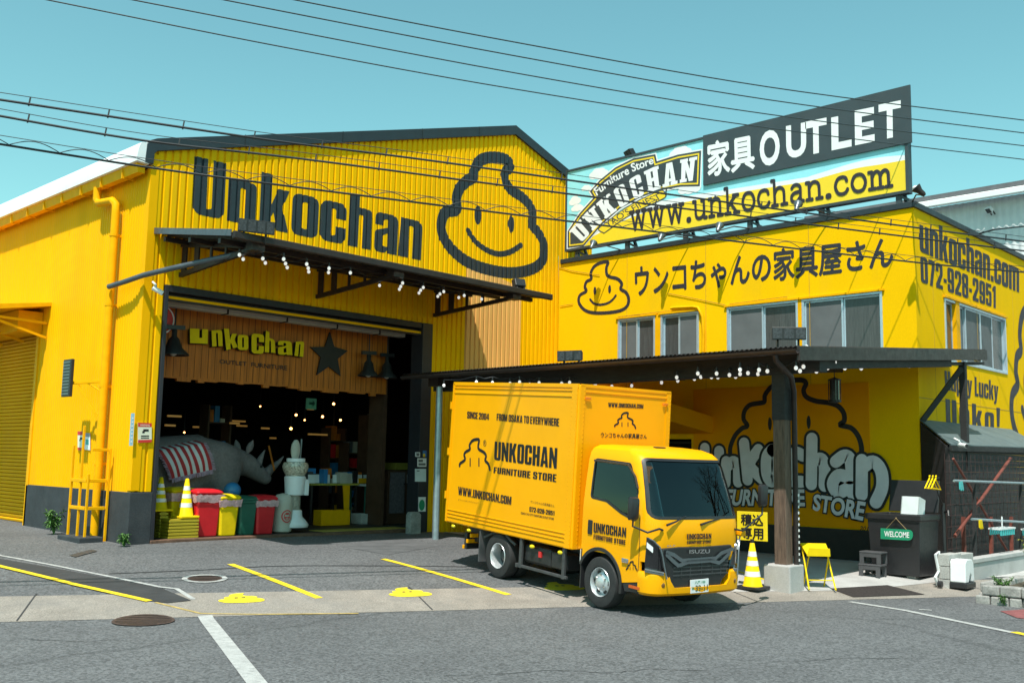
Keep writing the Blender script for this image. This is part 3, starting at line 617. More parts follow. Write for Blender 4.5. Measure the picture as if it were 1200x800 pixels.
# roof, fascia, gutter
r_ = MB(); zt = lambda u: roofz(u) + .20
r_.prism([(7.98, V0-.04, zt(8.0)-.05), (17.49, V0-.04, zt(17.49)), (UE+.3, V0-.04, zt(UE+.3)), (UE+.3, V0-.04, zt(UE+.3)-.02), (17.49, V0-.04, zt(17.49)-.03), (8.0, V0-.04, zt(8.0)-.03)], (0, 19, 0))
r_.build('roof', ROOFWHITE, wh)
MB().loft([[(7.80 + .10*(1-cos(a)) - .02, v, 7.10 + .36*sin(a)) for a in [i*pi/2/8 for i in range(9)]] + [(8.02, v, 7.46), (8.02, v, 7.08)] for v in (V0-.055, V0+19)]).build('eave_roll', ROOFWHITE, wh, smooth=40)
fc_ = MB()
def fsec(u): return (zt(u) - .215, zt(u) + .015)
fpts = [(7.93, 7.10), (7.95, 7.44), (8.02, 7.53), (8.14, 7.59), (17.49, zt(17.49) + .02), (UE + .3, zt(UE + .3) + .02)]
ipts = [(UE + .3, roofz(UE + .3) - .02), (17.49, roofz(17.49) - .02), (8.16, 7.36), (8.10, 7.30), (8.09, 7.10)]
fc_.prism([(p[0], V0-.065, p[1]) for p in fpts + ipts], (0, .06, 0)); fc_.build('gable_fascia', DARKNAVY, wh, bevel=.008)
for u in (9.9, 12.2, 14.4, 16.2): MB().box((u, V0-.069, roofz(u)-.02), (u+.015, V0-.062, zt(u)+.02)).build('fascia_joint', BLACK, wh)
gt = MB(); gt.prism([(7.99, V0+.05, 6.92), (7.86, V0+.05, 6.92), (7.83, V0+.05, 7.12), (7.85, V0+.05, 7.12), (7.99, V0+.05, 7.08)], (0, 18, 0)); gt.build('gutter', Y_PIPE, wh, bevel=.008)
gk = MB(); v = V0 + .6
while v < 30: gk.box((7.822, v, 6.90), (8.05, v+.03, 7.135)); v += .9
gk.build('gutter_bracket', Y_PIPE, wh)
dp = ZM(0, 160, 5)
pv = 17.95
dpz = lambda z: (U0 - .14, pv, z)
dpp = smooth2([(0, 0)], n=1)
MB().tube([(7.90, pv+.75, 6.95), (7.90, pv+.75, 6.72), (7.91, pv+.68, 6.64), (7.93, pv+.12, 6.60), (7.95, pv+.02, 6.52), (7.95, pv, 6.35), (7.95, pv-.02, .45)], .072, 12).build('downspout', Y_PIPE, wh, smooth=50)
db = MB()
for z in (5.9, 4.6, 3.1, 1.7): db.cyl((7.95, pv, z), (7.95, pv, z+.05), .082, n=12).box((7.95, pv-.02, z), (U0, pv+.02, z+.05))
db.build('pipe_clip', Y_PIPE, wh)
# roller shutter bay and its hood
sh = MB(); z = .2
while z < SHT:
    sh.prism([(U0+.26, SHV0+.02, z), (U0+.225, SHV0+.02, z+.012), (U0+.215, SHV0+.02, z+.05), (U0+.235, SHV0+.02, z+.074), (U0+.26, SHV0+.02, z+.074)], (0, SHV1-SHV0-.04, 0)); z += .078
sh.build('roller_shutter', SHUT, wh)
MB().box((U0-.03, SHV0-.11, .05), (U0+.20, SHV0+.015, SHT+.05)).build('shutter_guide', Y_PIPE, wh, bevel=.006); MB().box((U0-.03, SHV1-.015, .05), (U0+.20, SHV1+.1, SHT+.05)).build('shutter_guide', Y_PIPE, wh, bevel=.006)
hd = MB(); hd.prism([(U0, 20.98, 4.98), (U0, 20.98, 4.90), (6.5, 20.98, 4.62), (6.46, 20.98, 4.62), (6.46, 20.98, 4.74)], (0, 5.2, 0)); hd.box((U0-.5, SHV0-.2, SHT-.42), (U0-.01, SHV1+.2, SHT+.02)); hd.build('shutter_hood', Y_PIPE, wh, bevel=.006)
for v in (21.1, 22.3, 23.5, 24.7, 26.0): MB().bar((U0-.02, v, 4.55), (6.6, v, 4.60), .05, .05).bar((U0-.02, v, 4.25), (6.8, v, 4.60), .05, .05).build('hood_bracket', Y_PIPE, wh)
# painted name on the gable wall: letters follow the ribs
def onfront(m2, q, name, m, dv=.004):
    q2 = [(onv(p, V0).x, onv(p, V0).z) for p in q]
    v, f_ = quadmap(m2, [(a_, b_, 0) for a_, b_ in q2]); return sheet(([(p.x, p.y) for p in v], f_), name, m, dv)
onfront(poster2('Unkochan', .05), [(226, 250), (493, 305), (496, 246), (229, 183)], 'wall_lettering', DARKNAVY)
fe = ZM(360, 120, 2.856)
FP = lambda l: [(onv(fe(*p), V0).x, onv(fe(*p), V0).z) for p in l]
emb = [(680, 215), (664, 232), (665, 265), (682, 292), (718, 316), (746, 346), (757, 380), (751, 408), (774, 436), (792, 475), (792, 515), (774, 545), (735, 563), (680, 570), (610, 560), (540, 535), (485, 492), (452, 440), (450, 395), (466, 366), (500, 358), (499, 320), (511, 287), (536, 262), (556, 250), (562, 222), (578, 196), (606, 185), (645, 185), (672, 195)]
sheet(ribbon2(smooth2(FP(emb), True, 5), .285, True), 'emblem_outline', DARKNAVY, .004)
sheet(ell2(tuple((Vector(FP([(571, 377)])[0]))), .115, .23), 'emblem_eye', DARKNAVY, .004)
sheet(ell2(tuple((Vector(FP([(683, 407)])[0]))), .10, .23), 'emblem_eye', DARKNAVY, .004)
sheet(ribbon2(smooth2(FP([(538, 428), (563, 465), (600, 493), (640, 507), (680, 500), (715, 478)]), n=5), .14), 'emblem_smile', DARKNAVY, .004)
# canopy over the door: sloping sheet on trusses
cn = MB(); CV, CZ0, CZ1, CU0, CU1 = 14.25, 5.90, 5.48, 8.22, 15.95
cn.prism([(CU0, V0-.01, CZ0-.03), (CU0, V0-.01, CZ0+.015), (CU0, CV, CZ1+.015), (CU0, CV, CZ1-.03)], (CU1-CU0, 0, 0))
can = cn.build('door_canopy', STEELDK, wh)
MB().prism([(CU0-.02, V0-.02, CZ0-.055), (CU0-.02, V0-.02, CZ0+.055), (CU0-.02, CV-.02, CZ1+.055), (CU0-.02, CV-.02, CZ1-.055)], (.018, 0, 0)).build('canopy_verge', STEELGY, can)
MB().box((CU0, CV-.10, CZ1-.10), (CU1, CV-.02, CZ1+.03)).build('canopy_gutter', STEELDK, can, bevel=.02)
rb = MB()
for u in [CU0 + .25 + .15*i for i in range(51)]: rb.bar((u, V0-.02, CZ0-.05), (u, CV, CZ1-.05), .035, .035)
rb.build('canopy_purlin', STEELDK, can)
bm_ = MB()
for v in (16.6, 15.7, 14.7): z = CZ1 + (v-CV)*(CZ0-CZ1)/(V0-CV) - .12; bm_.box((CU0+.05, v-.04, z-.05), (CU1-.1, v+.04, z+.03))
bm_.build('canopy_beam', STEELDK, can)
for u in (8.75, 11.75, 14.95):
    t_ = MB(); t_.bar((u, V0-.03, 5.17), (u, CV+.1, 5.33), .07, .08); t_.bar((u, V0-.03, 5.72), (u, CV+.1, 5.36), .06, .06)
    for v in (16.75, 16.3, 15.8, 15.3): t_.bar((u, v, 5.17 + .16*(V0-v)/2.55), (u, v, 5.72 - .14*(V0-v)), .16 if v > 16 else .06, .03)
    t_.box((u-.12, CV+.02, 5.28), (u+.12, CV+.22, 5.44)); t_.build('canopy_truss', STEELDK, can)
MB().tube([(9.0, 14.6, 5.40), (8.25, 16.2, 5.14), (7.99, 16.75, 5.04), (7.90, 17.25, 4.97), (7.88, 17.85, 4.94)], .05, 8).build('canopy_strut', STEELGY, can, smooth=50)
# bulbs under the canopy
def bulbs(name, label, cat, pts, drop, base):
    r = thing(name, label, cat, base)
    cord = MB()
    pb = None
    for p in pts:
        o = MB().ball(p, (.029, .029, .034), 10, 7)
        ob = o.build('bulb', BULB, r, smooth=80)
        MB().cyl(p + Vector((0, 0, .034)), p + Vector((0, 0, .10)), .016, n=8).build('socket', PLBLACK, ob)
        if pb is not None and (p - pb).length < 2.2: cord.tube([pb + Vector((0, 0, .11)), (pb + p)/2 + Vector((0, 0, .07)), p + Vector((0, 0, .11))], .008, 5)
        pb = p
    if cord.v: cord.build('cord', CABLE, r)
    return r
c3, c4 = ZM(180, 260, 5), ZM(420, 260, 5)
bp = [c3(*p) for p in ((503,193),(525,218),(640,215),(655,240),(762,218),(773,244),(783,267),(897,247),(906,271),(909,292),(1028,272),(1025,296),(1153,298))] + [c4(*p) for p in ((124,372),(259,358),(248,378),(240,394),(380,384),(365,400),(355,416),(500,408),(478,422),(465,436),(620,431),(588,443),(722,452))]
bulbs('bulb_string', 'string of white bulbs hanging beneath the dark canopy over the warehouse doorway', 'string lights', [onz(p, 5.22) for p in bp], .1, (12, 15, 5.2))

# ================================================================== THE OFFICE BLOCK
ob_ = thing('yellow_office_block', 'two storey yellow office block with flat roof, grey windows and lettering', 'office building', (U1, 7.67, 0))
VR, ZP = 7.67, 7.06
UB = 29.5
def hole(y0, y1, z0, z1): return [(y0, z0), (y1, z0), (y1, z1), (y0, z1)]
WL = [(12.64, 14.97, 4.05, 5.42, ''), (8.34, 11.90, 4.15, 5.43, '')]
ENT = (12.85, 16.6, .0, 2.5)
wf = poly2([(VR, -.2), (16.95, -.2), (16.95, ZP), (VR, ZP)], *[hole(a_, b_, c_, d_) for a_, b_, c_, d_, _ in WL], hole(ENT[0], ENT[1], -.1, ENT[3]))
MB().add([(U1, y, z) for y, z in wf[0]], wf[1]).build('front_wall', Y_OFF, ob_, fix=False)
WR = [(20.72, 24.42, 4.12, 5.42)]
wr = poly2([(U1, -.2), (UB, -.2), (UB, ZP), (U1, ZP)], *[hole(*h_) for h_ in WR])
MB().add([(x, VR, z) for x, z in wr[0]], wr[1]).build('side_wall', Y_OFF, ob_, fix=False)
MB().box((U1+.02, 16.85, ZP-.05), (UB, VR+.02, ZP-.02)).box((UB-.1, VR+.02, 0), (UB, 16.8, ZP-.06)).box((U1+.3, 16.7, 0), (UB, 16.85, ZP-.06)).build('roof_slab', GREYDK, ob_)
pr = MB(); pr.box((U1-.05, VR-.05, ZP-.03), (U1+.16, 16.85, ZP+.09)).box((U1+.16, VR-.05, ZP-.03), (UB, VR+.16, ZP+.09)); pr.build('parapet_cap', DARKNAVY, ob_, bevel=.01)
# panel joints of the wall render
pj = MB()
for v in (9.9, 12.45, 14.7): pj.box((U1-.0025, v, .8), (U1+.001, v+.012, ZP-.04))
pj.build('wall_joint', mat('joint_ochre', (.50, .28, .01), .8), ob_)
pj = MB()
for u in (20.15, 22.6, 25.0): pj.box((u, VR-.0025, .8), (u+.012, VR+.001, ZP-.04))
pj.box((U1, VR-.0028, 3.28), (UB, VR+.001, 3.30)); pj.build('wall_joint', MATS['joint_ochre'], ob_)
MB().box((U1-.03, VR+.01, -.1), (U1-.004, ENT[0], .70)).build('plinth', BLACK, ob_)
eb0 = onu((836, 488), U1); eb1 = onv((785, 472), eb0.y); eb2 = onu((836, 508), U1)
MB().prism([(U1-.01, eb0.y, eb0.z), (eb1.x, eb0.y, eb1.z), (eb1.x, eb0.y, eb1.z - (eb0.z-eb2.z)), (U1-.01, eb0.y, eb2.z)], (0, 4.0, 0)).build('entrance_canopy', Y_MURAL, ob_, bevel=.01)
MB().box((U1+1.6, ENT[0]-.2, -.1), (U1+1.7, 16.7, 3)).box((U1+.05, ENT[0]-.1, -.1), (U1+1.6, ENT[0]-.05, 2.4)).box((U1+.05, 16.62, -.1), (U1+1.6, 16.68, 2.4)).box((U1+.05, ENT[0]-.1, 2.4), (U1+1.6, 16.68, 2.45)).build('entrance_recess', DARKIN, ob_)
# a big flat painted mural panel stands just proud of the wall under the carport
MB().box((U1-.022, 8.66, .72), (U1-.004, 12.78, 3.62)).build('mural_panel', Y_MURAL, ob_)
def window(axis, base, spans, z0, z1, sill=True):
    """spans: (a, b, kind) along the wall; axis 'y' on the front, 'x' on the side"""
    def P(t, d, z): return (base + d, t, z) if axis == 'y' else (t, base + d, z)
    A, B = spans[0][0], spans[-1][1]
    fr = MB(); th = .05
    fr.box(P(A, -.02, z0), P(A+th, .10, z1)).box(P(B-th, -.02, z0), P(B, .10, z1)).box(P(A+th, -.02, z1-th), P(B-th, .10, z1)).box(P(A+th, -.02, z0), P(B-th, .10, z0+th))
    fo = fr.build('window', ALU, ob_, bevel=.004)
    MB().box(P(A-.05, -.05, z1+.005), P(B+.05, .0-.003, z1+.045)).build('head_trim', Y_PIPE, fo)
    for i, (a_, b_, k) in enumerate(spans):
        d = .02 if k == 'screen' else .055
        if k == 'post': MB().box(P(a_, -.03, z0+.005), P(b_, .10, z1-.005)).build('mullion', Y_PIPE, fo); continue
        s_ = MB(); e = .035; a2, b2 = max(a_, A+th+.001), min(b_, B-th-.001)
        s_.box(P(a2, d, z0+th), P(a2+e, d+.03, z1-th)).box(P(b2-e, d, z0+th), P(b2, d+.03, z1-th)).box(P(a2+e, d, z0+th), P(b2-e, d+.03, z0+th+e)).box(P(a2+e, d, z1-th-e), P(b2-e, d+.03, z1-th))
        s_.build('sash', ALU, fo)
        MB().box(P(a2+e, d+.012, z0+th+e), P(b2-e, d+.018, z1-th-e)).build('pane', {'screen': SCREEN, 'blind': BLIND, 'dark': GLASSDK}[k], fo)
    MB().box(P(A+.02, .12, z0+.02), P(B-.02, .14, z1-.02)).build('reveal_back', DARKIN, fo)
window('y', U1, [(12.64, 13.21, 'screen'), (13.21, 13.70, 'blind')], 4.05, 5.42)
window('y', U1, [(13.86, 14.40, 'blind'), (14.40, 14.97, 'screen')], 4.05, 5.42)
window('y', U1, [(8.34, 9.18, 'blind'), (9.18, 10.08, 'screen')], 4.15, 5.43)
window('y', U1, [(10.17, 11.01, 'blind'), (11.01, 11.90, 'screen')], 4.15, 5.43)
window('x', VR, [(20.72, 21.3, 'dark'), (21.3, 21.5, 'post'), (21.5, 21.95, 'dark'), (21.95, 22.85, 'screen'), (22.85, 23.6, 'screen'), (23.6, 24.42, 'blind')], 4.12, 5.42)
MB().box((U1-.02, 13.701, 4.05), (U1+.12, 13.859, 5.42)).box((U1-.02, 10.081, 4.15), (U1+.12, 10.169, 5.43)).build('window_post', Y_PIPE, ob_)
# lettering on the office
def onoff(m2, q, name, m=LETTER, d=.006): return MB().add(*quadmap(m2, [onu(p, U1 - d) for p in q])).build(name, m, ob_, fix=False)
def onside(m2, q, name, m=LETTER, d=.006): return MB().add(*quadmap(m2, [onv(p, VR - d) for p in q])).build(name, m, ob_, fix=False)
c5 = ZM(640, 280, 4)
boldput('ウンコちゃんの家具屋さん', [onu(p, U1 - .004) for p in [(745, 348), (1046, 313), (1047, 276), (744, 312)]], Vector((-1, 0, 0)), .026).build('wall_lettering', LETTER, ob_, fix=False)
L5 = lambda l, d=.006: [(lambda q: (q.y, q.z))(onu(c5(*p), U1)) for p in l]
def flat_office(m2, name, m=LETTER, d=.006, U=None): return MB().add([((U1 if U is None else U) - d, y, z) for y, z in m2[0]], m2[1]).build(name, m, ob_, fix=False)
flat_office(ribbon2(smooth2(L5(EMB_OUT), True, 5), .085, True), 'emblem_outline')
for c_, in (((229, 243),), ((298, 235),)):
    q_ = L5([c_])[0]; flat_office(ell2(q_, .045, .105), 'emblem_eye')
flat_office(ribbon2(smooth2(L5([(207, 283), (225, 302), (255, 308), (290, 300), (312, 284), (327, 265)]), n=5), .06), 'emblem_smile')
c8 = ZM(1060, 240, 5)
onside(poster2('unkochan.com', .045), [c8(*p) for p in ((90, 272), (672, 514), (672, 332), (87, 64))], 'web_lettering')
onside(poster2('072-928-2951', .06), [c8(*p) for p in ((97, 452), (535, 606), (535, 478), (92, 298))], 'phone_lettering')
onside(poster2('Happy Lucky', .05), [c8(*p) for p in ((-2, 0),)] and [(1108, 461), (1170, 474), (1170, 447), (1107, 434)], 'slogan_lettering')
onside(poster2('Unko!', .13), [(1109, 498), (1172, 507), (1172, 478), (1108, 467)], 'slogan_lettering')
ex = lambda p: (24.55 + (p[0]-148)/240*3.4, 2.45 + (347-p[1])/240*3.5)
def flat_side(m2, name, m=LETTER, d=.006): return MB().add([(x, VR - d, z) for x, z in m2[0]], m2[1]).build(name, m, ob_, fix=False)
flat_side(ribbon2([ex(p) for p in smooth2(EMB_OUT, True, 5)], .26, True), 'emblem_outline')
flat_side(ell2(ex((229, 243)), .14, .32), 'emblem_eye'); flat_side(ell2(ex((298, 235)), .14, .32), 'emblem_eye')
flat_side(ribbon2([ex(p) for p in smooth2([(207, 283), (225, 302), (255, 308), (290, 300), (312, 284), (327, 265)], n=5)], .2), 'emblem_smile')
# mural under the carport: swirl outline and silver graffiti
cm = ZM(840, 420, 2.859); UM = U1 - .022
LM = lambda l: [(lambda q: (q.y, q.z))(onu(cm(*p), UM)) for p in l]
mur = [(47, 335), (45, 300), (60, 260), (84, 234), (103, 225), (90, 203), (93, 176), (112, 155), (150, 148), (160, 143), (162, 122), (182, 96), (215, 79), (255, 73), (288, 73), (299, 84), (291, 106), (300, 128), (332, 142), (375, 148), (406, 159), (425, 182), (427, 208), (413, 222), (450, 232), (474, 260), (485, 298), (483, 330)]
flat_office(ribbon2(smooth2(LM(mur), n=5), .105), 'mural_outline', BLACK, .003, UM)
for c_ in ((178, 218), (308, 213)): flat_office(ell2(LM([c_])[0], .045, .14), 'mural_eye', BLACK, .003, UM)
graf = [
 [(-40, 300), (-38, 380), (-20, 410), (5, 395), (8, 310)], [(30, 415), (32, 345)], [(32, 365), (55, 345), (70, 362), (72, 412)],
 [(92, 283), (104, 405)], [(140, 305), (112, 355), (150, 400)], [(185, 305), (168, 330), (168, 385), (185, 412), (205, 385), (205, 330), (186, 306)],
 [(290, 325), (262, 315), (240, 350), (248, 405), (285, 412)], [(320, 268), (318, 420)], [(322, 345), (350, 335), (362, 360), (362, 425)],
 [(400, 345), (430, 325), (450, 345), (455, 450)], [(448, 400), (410, 390), (390, 420), (408, 448), (448, 430)],
 [(488, 340), (487, 455)], [(490, 365), (525, 345), (552, 375), (556, 430), (535, 480)]]
d = .004
for grp_ in ([0], [1, 2], [3, 4], [5], [6], [7, 8], [9, 10], [11, 12]):
    for wd, m, nme in ((.36, BLACK, 'graffiti_outline'), (.25, SILVER, 'graffiti_fill')):
        bb = MB()
        for k in grp_: v_, f_ = ribbon2(smooth2(LM(graf[k]), n=6), wd); bb.add([(UM - d, y, z) for y, z in v_], f_); d += .0006
        bb.build(nme, m, ob_, fix=False); d += .0006
def slant(txt, q, step):
    global d
    for off, m, nme in ((.10, BLACK, 'graffiti_outline'), (.035, SILVER, 'graffiti_fill')):
        base = bbox2(text2(txt, .0)); v_, f_ = quadmap(text2(txt, off), [(a_, b_, 0) for a_, b_ in LM(q)], base); MB().add([(UM - d, p.x, p.y) for p in v_], f_).build(nme, m, ob_, fix=False); d += .0015
slant('FURNITURE', [(30, 490), (296, 492), (294, 440), (40, 440)], 0)
slant('STORE', [(325, 505), (490, 540), (500, 482), (330, 455)], 0)
bbx = text2('2014', .01, .3); MB().add(*quadmap(bbx, [onu(cm(*p), UM - .003) for p in ((475, 577), (522, 580), (522, 562), (478, 560))])).build('mural_signature', BLACK, ob_, fix=False)
# pipes and cables on the office wall
MB().tube([onu(p, U1 - .05) for p in ((654, 300), (653, 360), (652, 432))], .022, 7).build('wall_conduit', CREAM, ob_, smooth=50)
MB().tube([onu(c5(*p), U1 - .05) for p in ((585, 325), (600, 322), (690, 318), (712, 322), (724, 345), (733, 365), (737, 440), (735, 530))], .035, 8).build('wall_conduit', Y_PIPE, ob_, smooth=50)
wc = MB()
for l in ([(62, 133), (120, 150), (250, 170)], [(570, 255), (700, 280), (840, 310)], [(65, 315), (95, 310), (125, 305)], [(1130, 270), (900, 300), (860, 305)], [(335, 365), (450, 352), (585, 335)], [(330, 380), (330, 370), (440, 355)]): wc.tube([onu(c5(*p), U1 - .02) for p in l], .007, 5)
wc.build('wall_cable', mat('ochre_cable', (.30, .16, .01), .7), ob_)

# ================================================================== ROOF BILLBOARD
US = U1 - .06
bl_ = thing('roof_billboard', 'long rooftop billboard with aqua sky, arched store badge and web address', 'billboard', (US, 12.2, ZP))
BV0, BV1, BZ0, BZ1 = 7.77, 16.62, 7.38, 9.43
MB().box((US, BV0, BZ0), (US+.12, BV1, BZ1)).build('billboard_panel', BILL_SKY, bl_)
fr = MB(); fr.box((US-.03, BV0-.06, BZ0-.06), (US+.14, BV1+.04, BZ0)).box((US-.03, BV0-.06, BZ1), (US+.14, BV1+.04, BZ1+.05)).box((US-.03, BV0-.06, BZ0), (US+.14, BV0, BZ1)).box((US-.03, BV1, BZ0), (US+.14, BV1+.04, BZ1)); fr.build('billboard_frame', PANELDK, bl_)
for v in (7.95, 9.6, 11.3, 13.0, 14.7, 16.3):
    p_ = MB(); p_.box((US+.02, v-.05, ZP-.01), (US+.10, v+.05, BZ0-.05)); p_.bar((US+.15, v, 7.7), (US+.55, v, ZP), .06, .06); p_.bar((US+.05, v+.02, BZ0-.06), (US+.07, v-.35, ZP+.05), .05, .05); p_.build('billboard_post', PANELDK, bl_)
cb3, cb4 = ZM(640, 90, 3.81), ZM(900, 90, 3.81)
LB = lambda l, z=cb3: [(lambda q: (q.y, q.z))(onu(z(*p), US)) for p in l]
bd = [.002]
def onbill(m2, name, m, parent=bl_, U=US):
    v_, f_ = m2; o = MB().add([(U - bd[0], y, z) for y, z in v_], f_).build(name, m, parent, fix=False); bd[0] += .00015; return o
top = LB([(95, 775), (270, 640), (430, 575), (620, 535), (900, 490), (1143, 452)]) + LB([(0, 480), (200, 440), (380, 385), (500, 360), (612, 350)], cb4)[1:]
yl = LB([(95, 775), (300, 665), (430, 610), (620, 560), (900, 510), (1143, 472)]) + LB([(0, 500), (200, 462), (380, 412), (500, 392), (612, 372)], cb4)[1:]
bot = [(BV0 + .005, BZ0 + .005), (BV1 - .005, BZ0 + .005)]
def clampB(l): return [(min(max(y, BV0+.005), BV1-.005), min(max(z, BZ0+.005), BZ1-.005)) for y, z in l]
top, yl = clampB(smooth2(top, n=4)), clampB(smooth2(yl, n=4))
onbill(poly2(top + bot), 'white_wave', BILL_W); onbill(poly2(yl + bot), 'yellow_field', BILL_Y)
for cx, cy, s_ in ((235, 440, 30), (180, 500, 16), (120, 560, 26), (140, 590, 20), (640, 505, 30), (600, 345, 30)):
    q_ = LB([(cx, cy)])[0]; rs = s_/3.81/FPX*19
    for k, (a_, b_) in enumerate(((0, 0), (1, .2), (-1, .1), (.4, .7), (-.4, .6))):
        c_ = (q_[0] + a_*rs*1.3, q_[1] + b_*rs); 
        if BV0 + .3 < c_[0] < BV1 - rs*1.5: onbill(ell2(c_, rs*1.2, rs*.8, 16), 'painted_cloud', BILL_W)
badge = [(97, 765), (97, 690), (150, 610), (213, 540), (196, 512), (240, 462), (310, 405), (390, 365), (488, 346), (495, 378), (590, 348), (693, 330), (687, 490), (600, 492), (510, 508), (420, 540), (330, 590), (250, 660), (168, 768)]
B2 = clampB(LB(badge)); 
def inset(l, k):
    P = [Vector(p) for p in l]; N = len(P); out = []
    ar = sum(P[i].x*P[(i+1)%N].y - P[(i+1)%N].x*P[i].y for i in range(N)); sg = 1 if ar > 0 else -1
    for i in range(N):
        d1 = (P[i]-P[i-1]).normalized(); d2 = (P[(i+1)%N]-P[i]).normalized(); n1 = Vector((-d1.y, d1.x))*sg; n2 = Vector((-d2.y, d2.x))*sg; m_ = (n1+n2); m_ = m_.normalized() if m_.length > .2 else n1
        q_ = P[i] + m_*k/max(.5, m_.dot(n1)); out.append((q_.x, q_.y))
    return out
onbill(poly2(clampB(inset(B2, -.035))), 'badge_border', BILL_W); onbill(poly2(B2), 'badge_field', PANELDK)
onbill(poly2(inset(B2, .05), inset(B2, .085)), 'badge_line', BILL_Y)
def warp(m2, lo, hi):
    x0, y0, x1, y1 = bbox2(m2)
    def walk(l, t):
        ds = [hypot(l[i+1][0]-l[i][0], l[i+1][1]-l[i][1]) for i in range(len(l)-1)]; T = t*sum(ds)
        for i, d_ in enumerate(ds):
            if T <= d_ or i == len(ds)-1: k = T/d_; return Vector((l[i][0]+(l[i+1][0]-l[i][0])*k, l[i][1]+(l[i+1][1]-l[i][1])*k))
            T -= d_
    out = []
    for x, y in m2[0]:
        t = (x-x0)/(x1-x0); s_ = (y-y0)/(y1-y0); q_ = walk(lo, t)*(1-s_) + walk(hi, t)*s_; out.append((q_.x, q_.y))
    return out, m2[1]
def slab(s):
    x = 0; out = []
    for ch in s:
        wd = max(p[0] for grp in G[ch] for l in grp for p in l) * 1.25
        for grp in G[ch]: out.append(poly2(*[[(p[0]*1.25 + x, p[1]) for p in l] for l in grp]))
        stems = {'U': [(0, 1), (wd-.2, 1)], 'N': [(0, 0), (0, 1), (wd-.2, 1)], 'K': [(0, 0), (0, 1), (wd-.25, 0), (wd-.22, 1)], 'H': [(0, 0), (0, 1), (wd-.23, 0), (wd-.23, 1)], 'A': [(-.02, 0), (wd-.22, 0)], 'O': [], 'C': []}[ch]
        for sx, sy in stems:
            y0 = 0 if sy == 0 else .86; out.append(poly2([(x+sx-.07, y0), (x+sx+.30, y0), (x+sx+.30, y0+.14), (x+sx-.07, y0+.14)]))
        x += wd + .27
    return out
ch_ = slab('UNKOCHAN'); allv = [p for v_, _ in ch_ for p in v_]; X0, X1 = min(p[0] for p in allv), max(p[0] for p in allv)
lo = LB([(158, 742), (235, 662), (305, 605), (380, 556), (450, 522), (520, 496), (600, 474), (664, 462)]); hi = LB([(103, 690), (180, 606), (255, 540), (330, 484), (400, 442), (480, 404), (590, 374), (676, 356)])
def warpm(m2, lo, hi, box):
    x0, x1 = box; k = ([(x0, 0), (x1, 1)]); v_ = m2[0] + k; r = warp((v_, m2[1]), lo, hi); return r[0][:-2], r[1]
bb = MB()
for m2 in ch_:
    m2 = cut2(m2, [X0 + (X1-X0)*i/40 for i in range(41)]); v_, f_ = warpm(m2, lo, hi, (X0, X1)); bb.add([(US - bd[0], y, z) for y, z in v_], f_); bd[0] += .00008
bb.build('badge_name', BILL_W, bl_, fix=False); bd[0] += .0002
t_ = text2('Furniture Store', .022); onbill(warp(t_, LB([(228, 533), (290, 480), (390, 425), (482, 388)]), LB([(212, 500), (280, 445), (380, 388), (476, 355)])), 'badge_tab_lettering', BILL_W)
cap = LB([(255, 697), (238, 688), (240, 672), (330, 602), (420, 548), (508, 508), (530, 514), (531, 542), (425, 592), (342, 640), (265, 696)])
onbill(poly2(smooth2(cap, True, 3)), 'ribbon_border', PANELDK); onbill(poly2(inset(smooth2(cap, True, 3), .022)), 'ribbon_field', BILL_Y)
t_ = text2("YAO'S FINEST", .008); onbill(warp(t_, LB([(276, 676), (340, 634), (420, 586), (516, 542)]), LB([(258, 650), (330, 606), (410, 560), (502, 520)])), 'ribbon_lettering', PANELDK)
ty = typer('www.unkochan.com'); tv = [p for v_, _ in ty for p in v_]; bx = (min(p[0] for p in tv), -.03, max(p[0] for p in tv), .77)
bb = MB(); Q = [cb3(368, 690), cb4(565, 490), cb4(565, 396), cb3(368, 605)]
Q = [(738, 272), (1047.5, 219.5), (1046, 187), (737, 238)]
QQ = [onu(p, US) for p in Q]
for m2 in ty:
    v_, f_ = quadmap(m2, QQ, bx); bb.add([(US - bd[0], p.y, p.z) for p in v_], f_); bd[0] += .00008
bb.build('web_lettering', LETTER, bl_, fix=False)
# the slate panel with the white words stands proud of the sheet
UP = US - .05
pq = [onu(p, UP) for p in ((824, 217), (1063.5, 168), (1060.5, 107.5), (823.5, 164))]
z0_, z1_ = (pq[0].z + pq[1].z)/2, BZ1 + .07
sp = MB().box((UP, pq[1].y - .08, z0_), (US-.012, pq[0].y, z1_)).build('slate_panel', PANELDK, bl_)
boldput('家具', [onu(p, UP - .004) for p in ((830, 207), (884, 197), (883, 157), (829, 168))], Vector((-1, 0, 0)), .03).build('panel_lettering', BILL_W, sp, fix=False)
SHADE = mat('printed_letter_grey', (.36, .39, .42), .5, var=.05)
xs_ = [(890.5, 914, 196.5, 153), (921.5, 945, 187, 146), (944, 969, 182.5, 141), (974.5, 998, 176.5, 136), (1002, 1025, 170.5, 128), (1030, 1056, 164.5, 121)]
for ch, (xa, xb, yb, yt) in zip('OUTLET', xs_):
    sl = -.205; h2 = (xb - xa) * sl
    q4 = [(xa, yb), (xb, yb + h2), (xb - .5, yt + h2 + 2), (xa - .5, yt + 2)]
    MB().add(*quadmap(text2(ch, .035), [onu(p, UP - .004) for p in q4])).build('panel_lettering', BILL_W, sp, fix=False)
